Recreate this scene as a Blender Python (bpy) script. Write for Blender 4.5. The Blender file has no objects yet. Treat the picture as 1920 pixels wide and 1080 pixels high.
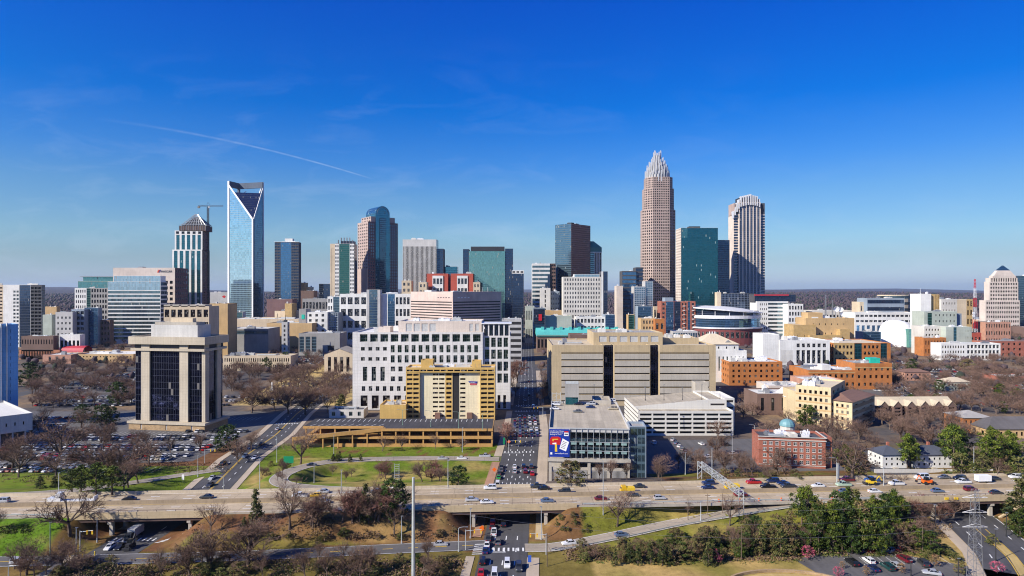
import bpy, math, random
from mathutils import Vector, Matrix
from mathutils import noise as mnoise
R = math.radians
S = bpy.context.scene
COL = S.collection
# ---------------------------------------------------------------- camera
F, CX, HY, CH = 1200.0, 960.0, 545.0, 80.0      # focal length in photo pixels, centre column, horizon row, camera height
cd = bpy.data.cameras.new('camera'); cam = bpy.data.objects.new('camera', cd); COL.objects.link(cam)
cam.location = (0, 0, CH); cam.rotation_euler = (R(90), 0, 0)
cd.sensor_width = 36; cd.lens = F / 1920 * 36; cd.shift_y = 5 / 1920
cd.clip_start = 1; cd.clip_end = 60000
S.camera = cam
# ---------------------------------------------------------------- sun and sky
SUN_EL = 33.0
SDIR = Vector((-0.866 * math.cos(R(SUN_EL)), -0.5 * math.cos(R(SUN_EL)), math.sin(R(SUN_EL))))
sd = bpy.data.lights.new('sun', 'SUN'); sun = bpy.data.objects.new('sun', sd); COL.objects.link(sun)
sd.energy = 5.0; sd.angle = R(0.5); sd.color = (1.0, 0.93, 0.80)
sun.rotation_euler = SDIR.to_track_quat('Z', 'Y').to_euler()
sun.location = (-200, -100, 400)
W = bpy.data.worlds.new('World'); S.world = W; W.use_nodes = True
nt = W.node_tree; N = nt.nodes; L = nt.links
N.clear()
def nn(t, **k):
    n = N.new(t)
    for a, b in k.items(): setattr(n, a, b)
    return n
def mth(op, a, b=None, c=None, clamp=False):
    n = nn('ShaderNodeMath', operation=op, use_clamp=clamp)
    for i, v in enumerate((a, b, c)):
        if v is None: continue
        if isinstance(v, (int, float)): n.inputs[i].default_value = v
        else: L.new(v, n.inputs[i])
    return n.outputs[0]
out = nn('ShaderNodeOutputWorld'); bg = nn('ShaderNodeBackground'); L.new(bg.outputs[0], out.inputs[0])
sky = nn('ShaderNodeTexSky', sky_type='NISHITA', sun_disc=False)
sky.sun_elevation = R(SUN_EL); sky.sun_rotation = R(240); sky.altitude = 200
sky.air_density = 1.0; sky.dust_density = 0.4; sky.ozone_density = 1.5
tc = nn('ShaderNodeTexCoord'); sep = nn('ShaderNodeSeparateXYZ'); L.new(tc.outputs['Generated'], sep.inputs[0])
X_, Y_, Z_ = sep.outputs
ramp = nn('ShaderNodeValToRGB'); L.new(Z_, ramp.inputs[0])
cr = ramp.color_ramp; cr.interpolation = 'LINEAR'
RS = 2.0   # ramp colours are stored divided by RS
STOPS = [(0, (0.4596, 0.6187, 1.0345)), (0.0125, (0.4596, 0.5786, 0.9518)), (0.046, (0.4152, 0.5308, 0.7311)), (0.079, (0.4152, 0.5892, 0.7725)), (0.144, (0.2946, 0.5491, 0.8437)), (0.192, (0.154, 0.4821, 0.9508)), (0.269, (0.0067, 0.3884, 1.0312)), (0.413, (0.0, 0.2946, 1.1651)), (0.6, (0.0465, 0.3162, 1.116)), (1, (0.1116, 0.372, 1.023))]
while len(cr.elements) < len(STOPS): cr.elements.new(0.5)
for e, (p, c) in zip(cr.elements, STOPS):
    e.position = p; e.color = (c[0] / RS, c[1] / RS, c[2] / RS, 1)
mul = nn('ShaderNodeMix', data_type='RGBA', blend_type='MULTIPLY'); mul.inputs[0].default_value = 1
L.new(sky.outputs[0], mul.inputs[6]); L.new(ramp.outputs[0], mul.inputs[7])
# thin cirrus and one vapour trail, laid out by direction on the sky
ya = mth('MAXIMUM', Y_, 0.05)
U = mth('MULTIPLY_ADD', mth('DIVIDE', X_, ya), F, CX); V = mth('SUBTRACT', HY, mth('MULTIPLY', mth('DIVIDE', Z_, ya), F))
cmb = nn('ShaderNodeCombineXYZ'); L.new(mth('MULTIPLY', U, 0.0026), cmb.inputs[0]); L.new(mth('MULTIPLY', V, 0.0085), cmb.inputs[1])
rot = nn('ShaderNodeMapping'); rot.inputs['Rotation'].default_value = (0, 0, -0.25); L.new(cmb.outputs[0], rot.inputs[0])
cn = nn('ShaderNodeTexNoise'); cn.inputs['Scale'].default_value = 2.2; cn.inputs['Detail'].default_value = 8; cn.inputs['Roughness'].default_value = 0.62; cn.inputs['Distortion'].default_value = 0.6
L.new(rot.outputs[0], cn.inputs['Vector'])
cir = mth('MULTIPLY', mth('SUBTRACT', cn.outputs[0], 0.50, clamp=True), 3.0, clamp=True)
low = mth('MULTIPLY', mth('SUBTRACT', V, 60.0), 1 / 300.0, clamp=True)
lft = mth('MAXIMUM', mth('SUBTRACT', 1.25, mth('MULTIPLY', U, 1 / 1500.0), clamp=True), mth('MULTIPLY', mth('SUBTRACT', V, 340.0), 1 / 90.0, clamp=True))
frt = mth('MULTIPLY', Y_, 4.0, clamp=True)
cir = mth('MULTIPLY', mth('MULTIPLY', cir, mth('MULTIPLY', low, lft)), mth('MULTIPLY', frt, 0.20))
t_ = mth('SUBTRACT', U, 330.0)
cv = mth('ADD', mth('MULTIPLY_ADD', t_, 0.1778, 245.0), mth('MULTIPLY', mth('MULTIPLY', t_, t_), 1.85e-4))
dv = mth('ABSOLUTE', mth('SUBTRACT', V, cv))
wv = mth('MULTIPLY_ADD', mth('SUBTRACT', 700.0, U), 0.005, 1.6)
tr = mth('SUBTRACT', 1.0, mth('DIVIDE', dv, wv), clamp=True)
f1 = mth('MULTIPLY', mth('SUBTRACT', U, 170.0), 1 / 420.0, clamp=True); f2 = mth('MULTIPLY', mth('SUBTRACT', 704.0, U), 1 / 30.0, clamp=True)
tn = nn('ShaderNodeTexNoise'); tn.inputs['Scale'].default_value = 14; tn.inputs['Detail'].default_value = 4; L.new(cmb.outputs[0], tn.inputs['Vector'])
tr = mth('MULTIPLY', mth('MULTIPLY', mth('MULTIPLY', tr, f1), mth('MULTIPLY', f2, frt)), mth('MULTIPLY_ADD', tn.outputs[0], 0.9, 0.0, ))
cm = nn('ShaderNodeMix', data_type='RGBA'); L.new(mth('ADD', cir, mth('MULTIPLY', tr, 0.45), clamp=True), cm.inputs[0])
SK = 0.1
L.new(mul.outputs[2], cm.inputs[6]); cm.inputs[7].default_value = (0.48 / SK / RS, 0.56 / SK / RS, 0.66 / SK / RS, 1)
scl = nn('ShaderNodeVectorMath', operation='SCALE'); L.new(mth('SUBTRACT', RS, mth('MULTIPLY', mth('MULTIPLY', X_, X_), mth('MULTIPLY_ADD', mth('SIGN', X_), RS * .12, RS * .20))), scl.inputs['Scale'])
L.new(cm.outputs[2], scl.inputs[0])
L.new(scl.outputs[0], bg.inputs[0]); bg.inputs[1].default_value = SK
vs = S.view_settings; vs.view_transform = 'Standard'; vs.look = 'None'; vs.exposure = 0.6; vs.gamma = 1.0
S.render.engine = 'CYCLES'; S.cycles.max_bounces = 5; S.cycles.diffuse_bounces = 2; S.cycles.glossy_bounces = 3; S.cycles.transmission_bounces = 2
S.cycles.transparent_max_bounces = 6; S.cycles.caustics_reflective = False; S.cycles.caustics_refractive = False
S.cycles.use_denoising = True; S.cycles.denoising_prefilter = 'ACCURATE'; S.cycles.filter_width = 1.1
# ================================================================ helpers
rnd = random.Random(11)
def gx(px, d): return (px - CX) * d / F                # photo column -> X at depth d
def gz(py, d): return CH - (py - HY) * d / F           # photo row -> height at depth d
def gd(py, z=0.0): return (CH - z) * F / (py - HY)     # photo row of a point at height z -> depth
def gp(px, py, z=0.0):
    d = gd(py, z); return Vector((gx(px, d), d, z))
def tag(o, label=None, cat=None, group=None, kind=None):
    if label: o['label'] = label
    if cat: o['category'] = cat
    if group: o['group'] = group
    if kind: o['kind'] = kind
    return o
def empty(name, loc, rz=0.0, label=None, cat=None, group=None):
    o = bpy.data.objects.new(name, None); COL.objects.link(o); o.location = loc; o.rotation_euler.z = rz
    o.empty_display_size = 1
    return tag(o, label, cat, group)
class MB:
    """collects faces (with material slots and metre UVs) into one mesh"""
    def __init__(s): s.v = []; s.f = []; s.uv = []; s.m = []; s.sm = []
    def face(s, pts, mi=0, uv=None, smooth=False):
        b = len(s.v); pts = [Vector(p) for p in pts]; s.v += pts
        s.f.append(tuple(range(b, b + len(pts)))); s.m.append(mi); s.sm.append(smooth)
        if uv is None:
            n = (pts[1] - pts[0]).cross(pts[2] - pts[0])
            if n.length < 1e-12: n = Vector((0, 0, 1))
            n.normalize()
            if abs(n.z) > 0.8: uv = [(p.x, p.y) for p in pts]
            else:
                t = Vector((0, 0, 1)).cross(n); t.normalize()
                uv = [(p.dot(t), p.z) for p in pts]
        s.uv += uv
    def box(s, x0, x1, y0, y1, z0, z1, mi=0, M=None, bot=False):
        c = [Vector(p) for p in ((x0, y0, z0), (x1, y0, z0), (x1, y1, z0), (x0, y1, z0), (x0, y0, z1), (x1, y0, z1), (x1, y1, z1), (x0, y1, z1))]
        if M is not None: c = [M @ p for p in c]
        for q in ((0, 1, 5, 4), (1, 2, 6, 5), (2, 3, 7, 6), (3, 0, 4, 7), (4, 5, 6, 7)): s.face([c[i] for i in q], mi)
        if bot: s.face([c[i] for i in (3, 2, 1, 0)], mi)
    def tube(s, p0, p1, r0, r1=None, n=6, mi=0, cap=True, smooth=True):
        r1 = r0 if r1 is None else r1
        p0, p1 = Vector(p0), Vector(p1); a = (p1 - p0)
        if a.length < 1e-6: return
        a.normalize(); u = a.orthogonal().normalized(); w = a.cross(u)
        ring = lambda p, r: [p + (u * math.cos(2 * math.pi * k / n) + w * math.sin(2 * math.pi * k / n)) * r for k in range(n)]
        A, B = ring(p0, r0), ring(p1, r1)
        for k in range(n):
            j = (k + 1) % n; s.face([A[k], A[j], B[j], B[k]], mi, smooth=smooth and n > 4)
        if cap: s.face(B, mi); s.face(A[::-1], mi)
    def prism(s, poly, z0, z1, mi=0, top=True, mt=None):
        n = len(poly)
        for i in range(n):
            a, b = poly[i], poly[(i + 1) % n]
            s.face([(a[0], a[1], z0), (b[0], b[1], z0), (b[0], b[1], z1), (a[0], a[1], z1)], mi)
        if top: s.face([(p[0], p[1], z1) for p in poly], mi if mt is None else mt)
    def frust(s, A, za, B, zb, mi=0, top=True):
        n = len(A)
        for i in range(n):
            j = (i + 1) % n
            s.face([(*A[i], za), (*A[j], za), (*B[j], zb), (*B[i], zb)], mi)
        if top: s.face([(*p, zb) for p in B], mi)
    def mesh(s, name, mats):
        me = bpy.data.meshes.new(name)
        me.from_pydata([tuple(p) for p in s.v], [], s.f)
        if s.f:
            ul = me.uv_layers.new(name='UVMap')
            ul.data.foreach_set('uv', [c for t in s.uv for c in t])
            me.polygons.foreach_set('material_index', s.m)
            me.polygons.foreach_set('use_smooth', s.sm)
        for m in (mats if isinstance(mats, (list, tuple)) else [mats]): me.materials.append(MAT(m) if isinstance(m, str) else m)
        me.update(); return me
    def build(s, name, mats, parent=None, loc=(0, 0, 0)):
        o = bpy.data.objects.new(name, s.mesh(name, mats)); COL.objects.link(o); o.location = loc
        if parent: o.parent = parent
        return o
def put(name, me, parent=None, loc=(0, 0, 0), rz=0.0):
    o = bpy.data.objects.new(name, me); COL.objects.link(o); o.location = loc; o.rotation_euler.z = rz
    if parent: o.parent = parent
    return o
def copy_tree(o, parent=None):
    c = o.copy(); COL.objects.link(c)
    if parent: c.parent = parent
    for ch in KIDS.get(o.name, ()): copy_tree(ch, c)
    return c
KIDS = {}
def regkids(o):
    def rec(a):
        KIDS[a.name] = list(a.children)
        for c in a.children: rec(c)
    bpy.context.view_layer.update(); rec(o)
ORD = 'first second third fourth fifth sixth seventh eighth ninth tenth eleventh twelfth thirteenth fourteenth fifteenth sixteenth seventeenth eighteenth nineteenth'.split()
TENS = {2: 'twent', 3: 'thirt', 4: 'fort', 5: 'fift', 6: 'sixt', 7: 'sevent', 8: 'eight', 9: 'ninet'}
def nth(i):
    n = i + 1
    if n < 20: return ORD[i]
    return TENS[n // 10] + ('ieth' if n % 10 == 0 else 'y-' + ORD[n % 10 - 1])
# ================================================================ materials
_M = {}
def node_mat(key):
    m = bpy.data.materials.new(key); m.use_nodes = True; t = m.node_tree
    b = t.nodes['Principled BSDF']; _M[key] = m
    return m, t, b
class NT:
    def __init__(s, t): s.t = t
    def n(s, ty, **k):
        o = s.t.nodes.new(ty)
        for a, b in k.items(): setattr(o, a, b)
        return o
    def l(s, a, b): s.t.links.new(a, b)
    def m(s, op, a, b=None, c=None, cl=False):
        o = s.n('ShaderNodeMath', operation=op, use_clamp=cl)
        for i, v in enumerate((a, b, c)):
            if v is None: continue
            if isinstance(v, (int, float)): o.inputs[i].default_value = v
            else: s.l(v, o.inputs[i])
        return o.outputs[0]
    def noise(s, vec, sc, det=3, rough=.55):
        o = s.n('ShaderNodeTexNoise'); o.inputs['Scale'].default_value = sc; o.inputs['Detail'].default_value = det; o.inputs['Roughness'].default_value = rough
        if vec is not None: s.l(vec, o.inputs['Vector'])
        return o.outputs[0]
    def mixc(s, f, a, b, bt='MIX'):
        o = s.n('ShaderNodeMix', data_type='RGBA', blend_type=bt)
        for i, v in ((0, f), (6, a), (7, b)):
            if isinstance(v, (int, float)): o.inputs[i].default_value = v
            elif isinstance(v, tuple): o.inputs[i].default_value = (*v[:3], 1)
            else: s.l(v, o.inputs[i])
        return o.outputs[2]
    def mr(s, v, a, b, c, d):
        o = s.n('ShaderNodeMapRange'); s.l(v, o.inputs[0])
        for i, x in enumerate((a, b, c, d)): o.inputs[i + 1].default_value = x
        return o.outputs[0]
def wall(key, c, rough=.88, var=.30, joint=0.13, jx=3.2, jz=3.4):
    m, t, b = node_mat(key); g = NT(t)
    geo = g.n('ShaderNodeNewGeometry').outputs['Position']; uv = g.n('ShaderNodeTexCoord').outputs['UV']
    n1 = g.noise(geo, .07, 4); mp = g.n('ShaderNodeMapping'); mp.inputs['Scale'].default_value = (.9, .06, 1); g.l(uv, mp.inputs[0])
    n2 = g.noise(mp.outputs[0], 1.0, 4, .65)
    n3 = g.noise(geo, 1.3, 2)
    f = g.m('ADD', g.m('ADD', g.m('MULTIPLY', n1, .5), g.m('MULTIPLY', n2, .35)), g.m('MULTIPLY', n3, .15))
    k = g.mr(f, .3, .7, 1 - var, 1 + var * .6)
    if joint:
        s = g.n('ShaderNodeSeparateXYZ'); g.l(uv, s.inputs[0])
        jxv = g.m('LESS_THAN', g.m('FRACT', g.m('DIVIDE', s.outputs[0], jx)), .06 / jx * 2); jzv = g.m('LESS_THAN', g.m('FRACT', g.m('DIVIDE', s.outputs[1], jz)), .06 / jz * 2)
        k = g.m('MULTIPLY', k, g.m('SUBTRACT', 1.0, g.m('MULTIPLY', g.m('MAXIMUM', jxv, jzv), joint)))
    vm = g.n('ShaderNodeVectorMath', operation='SCALE'); vm.inputs[0].default_value = c[:3]; g.l(k, vm.inputs['Scale'])
    g.l(vm.outputs[0], b.inputs['Base Color']); b.inputs['Roughness'].default_value = rough
    return m
def brick(key, c, c2, mort=(.35, .32, .28), sc=1.0):
    m, t, b = node_mat(key); g = NT(t)
    uv = g.n('ShaderNodeTexCoord').outputs['UV']; geo = g.n('ShaderNodeNewGeometry').outputs['Position']
    br = g.n('ShaderNodeTexBrick'); g.l(uv, br.inputs['Vector']); br.inputs['Scale'].default_value = sc
    br.inputs['Brick Width'].default_value = .5; br.inputs['Row Height'].default_value = .16; br.inputs['Mortar Size'].default_value = .008
    br.inputs['Color1'].default_value = (*c, 1); br.inputs['Color2'].default_value = (*c2, 1); br.inputs['Mortar'].default_value = (*mort, 1)
    k = g.mr(g.noise(geo, .25, 4), .3, .7, .8, 1.12)
    vm = g.n('ShaderNodeVectorMath', operation='SCALE'); g.l(br.outputs[0], vm.inputs[0]); g.l(k, vm.inputs['Scale'])
    g.l(vm.outputs[0], b.inputs['Base Color']); b.inputs['Roughness'].default_value = .9
    return m
def glass(key, c, dx=1.5, dz=3.8, mull=None, mw=.12, mz=None, metal=.9, rough=.07, tilt=.008, blinds=.1, lit=(.55, .5, .42)):
    """reflective glazing; panes of dx by dz metres divided by mullions of colour mull, every pane slightly out of true"""
    m, t, b = node_mat(key); g = NT(t)
    uv = g.n('ShaderNodeTexCoord').outputs['UV']; s = g.n('ShaderNodeSeparateXYZ'); g.l(uv, s.inputs[0])
    u = g.m('DIVIDE', s.outputs[0], dx); v = g.m('DIVIDE', s.outputs[1], dz)
    oi = g.n('ShaderNodeObjectInfo').outputs['Random']
    cb = g.n('ShaderNodeCombineXYZ'); g.l(g.m('FLOOR', u), cb.inputs[0]); g.l(g.m('FLOOR', v), cb.inputs[1]); g.l(g.m('MULTIPLY', oi, 97.0), cb.inputs[2])
    wn = g.n('ShaderNodeTexWhiteNoise', noise_dimensions='3D'); g.l(cb.outputs[0], wn.inputs['Vector'])
    r = wn.outputs['Value']
    tone = g.m('MULTIPLY_ADD', r, .3, .83)
    vm = g.n('ShaderNodeVectorMath', operation='SCALE'); vm.inputs[0].default_value = c[:3]; g.l(tone, vm.inputs['Scale'])
    isb = g.m('GREATER_THAN', r, 1.0 - blinds * .25)
    col = g.mixc(isb, vm.outputs[0], tuple(.35 * c[i] + .25 * lit[i] for i in range(3)))
    met = g.m('MULTIPLY', g.m('SUBTRACT', 1.0, isb), metal); ro = g.m('MULTIPLY_ADD', isb, .25, rough)
    if mull:
        fx = g.m('LESS_THAN', g.m('FRACT', u), mw / dx); fz = g.m('LESS_THAN', g.m('FRACT', v), (mz or mw) / dz)
        mk = g.m('MAXIMUM', fx, fz)
        col = g.mixc(mk, col, mull); inv = g.m('SUBTRACT', 1.0, mk)
        met = g.m('MULTIPLY', met, inv); ro = g.m('MAXIMUM', ro, g.m('MULTIPLY', mk, .5))
    g.l(col, b.inputs['Base Color']); g.l(met, b.inputs['Metallic']); g.l(ro, b.inputs['Roughness'])
    nm = g.n('ShaderNodeNewGeometry').outputs['Normal']
    sb = g.n('ShaderNodeVectorMath', operation='SUBTRACT'); g.l(wn.outputs['Color'], sb.inputs[0]); sb.inputs[1].default_value = (.5, .5, .5)
    sc = g.n('ShaderNodeVectorMath', operation='SCALE'); g.l(sb.outputs[0], sc.inputs[0]); sc.inputs['Scale'].default_value = tilt
    ad = g.n('ShaderNodeVectorMath', operation='ADD'); g.l(nm, ad.inputs[0]); g.l(sc.outputs[0], ad.inputs[1])
    no = g.n('ShaderNodeVectorMath', operation='NORMALIZE'); g.l(ad.outputs[0], no.inputs[0]); g.l(no.outputs[0], b.inputs['Normal'])
    return m
def plain(key, c, rough=.6, metal=0.0, var=.15, sc=.6):
    m, t, b = node_mat(key); g = NT(t)
    geo = g.n('ShaderNodeNewGeometry').outputs['Position']
    k = g.mr(g.noise(geo, sc, 4), .3, .7, 1 - var, 1 + var * .6)
    vm = g.n('ShaderNodeVectorMath', operation='SCALE'); vm.inputs[0].default_value = c[:3]; g.l(k, vm.inputs['Scale'])
    g.l(vm.outputs[0], b.inputs['Base Color']); b.inputs['Roughness'].default_value = rough; b.inputs['Metallic'].default_value = metal
    return m
def leafmat(key, c1, c2, rough=.7, trans=.25, hv=.25):
    """foliage or twig material: each face set varies by noise, each tree by its own random"""
    m, t, b = node_mat(key); g = NT(t)
    ob = g.n('ShaderNodeTexCoord').outputs['Object']; oi = g.n('ShaderNodeObjectInfo').outputs['Random']
    col = g.mixc(g.mr(g.noise(ob, .9, 3), .35, .65, 0, 1), c1, c2)
    vm = g.n('ShaderNodeVectorMath', operation='SCALE'); g.l(col, vm.inputs[0]); g.l(g.m('MULTIPLY_ADD', oi, 2 * hv, 1 - hv), vm.inputs['Scale'])
    g.l(vm.outputs[0], b.inputs['Base Color']); b.inputs['Roughness'].default_value = rough
    b.inputs['Specular IOR Level'].default_value = .25
    return m
def paint(key):
    m, t, b = node_mat(key); g = NT(t)
    oi = g.n('ShaderNodeObjectInfo').outputs['Color']; geo = g.n('ShaderNodeNewGeometry').outputs['Position']
    k = g.mr(g.noise(geo, 2.2, 3), .3, .7, .86, 1.05)
    vm = g.n('ShaderNodeVectorMath', operation='SCALE'); g.l(oi, vm.inputs[0]); g.l(k, vm.inputs['Scale'])
    g.l(vm.outputs[0], b.inputs['Base Color']); b.inputs['Roughness'].default_value = .28; b.inputs['Metallic'].default_value = .1
    b.inputs['Coat Weight'].default_value = .5; b.inputs['Coat Roughness'].default_value = .08
    return m
def asphalt(key, c, patch=.35, joint=0.0):
    m, t, b = node_mat(key); g = NT(t)
    geo = g.n('ShaderNodeNewGeometry').outputs['Position']; uv = g.n('ShaderNodeTexCoord').outputs['UV']
    mp = g.n('ShaderNodeMapping'); mp.inputs['Scale'].default_value = (.55, .02, 1); g.l(uv, mp.inputs[0])
    n = g.m('ADD', g.m('ADD', g.m('MULTIPLY', g.noise(geo, .06, 4), .45), g.m('MULTIPLY', g.noise(geo, 1.1, 4), .2)), g.m('MULTIPLY', g.noise(mp.outputs[0], 1, 3), .35))
    k = g.mr(n, .36, .64, 1 - patch, 1 + patch * .8)
    if joint:
        s = g.n('ShaderNodeSeparateXYZ'); g.l(uv, s.inputs[0]); jv = g.m('LESS_THAN', g.m('FRACT', g.m('DIVIDE', s.outputs[1], 7.0)), .03); ju = g.m('LESS_THAN', g.m('FRACT', g.m('DIVIDE', s.outputs[0], 3.4)), .03)
        cell = g.n('ShaderNodeCombineXYZ'); g.l(g.m('FLOOR', g.m('DIVIDE', s.outputs[1], 21.0)), cell.inputs[0]); g.l(g.m('FLOOR', g.m('DIVIDE', s.outputs[0], 3.4)), cell.inputs[1]); wn = g.n('ShaderNodeTexWhiteNoise', noise_dimensions='2D'); g.l(cell.outputs[0], wn.inputs['Vector'])
        k = g.m('MULTIPLY', g.m('MULTIPLY', k, g.m('MULTIPLY_ADD', wn.outputs[0], .16, .9)), g.m('SUBTRACT', 1.0, g.m('MULTIPLY', g.m('MAXIMUM', ju, jv), joint)))
    vm = g.n('ShaderNodeVectorMath', operation='SCALE'); vm.inputs[0].default_value = c[:3]; g.l(k, vm.inputs['Scale'])
    g.l(vm.outputs[0], b.inputs['Base Color']); b.inputs['Roughness'].default_value = .9
    return m
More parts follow.
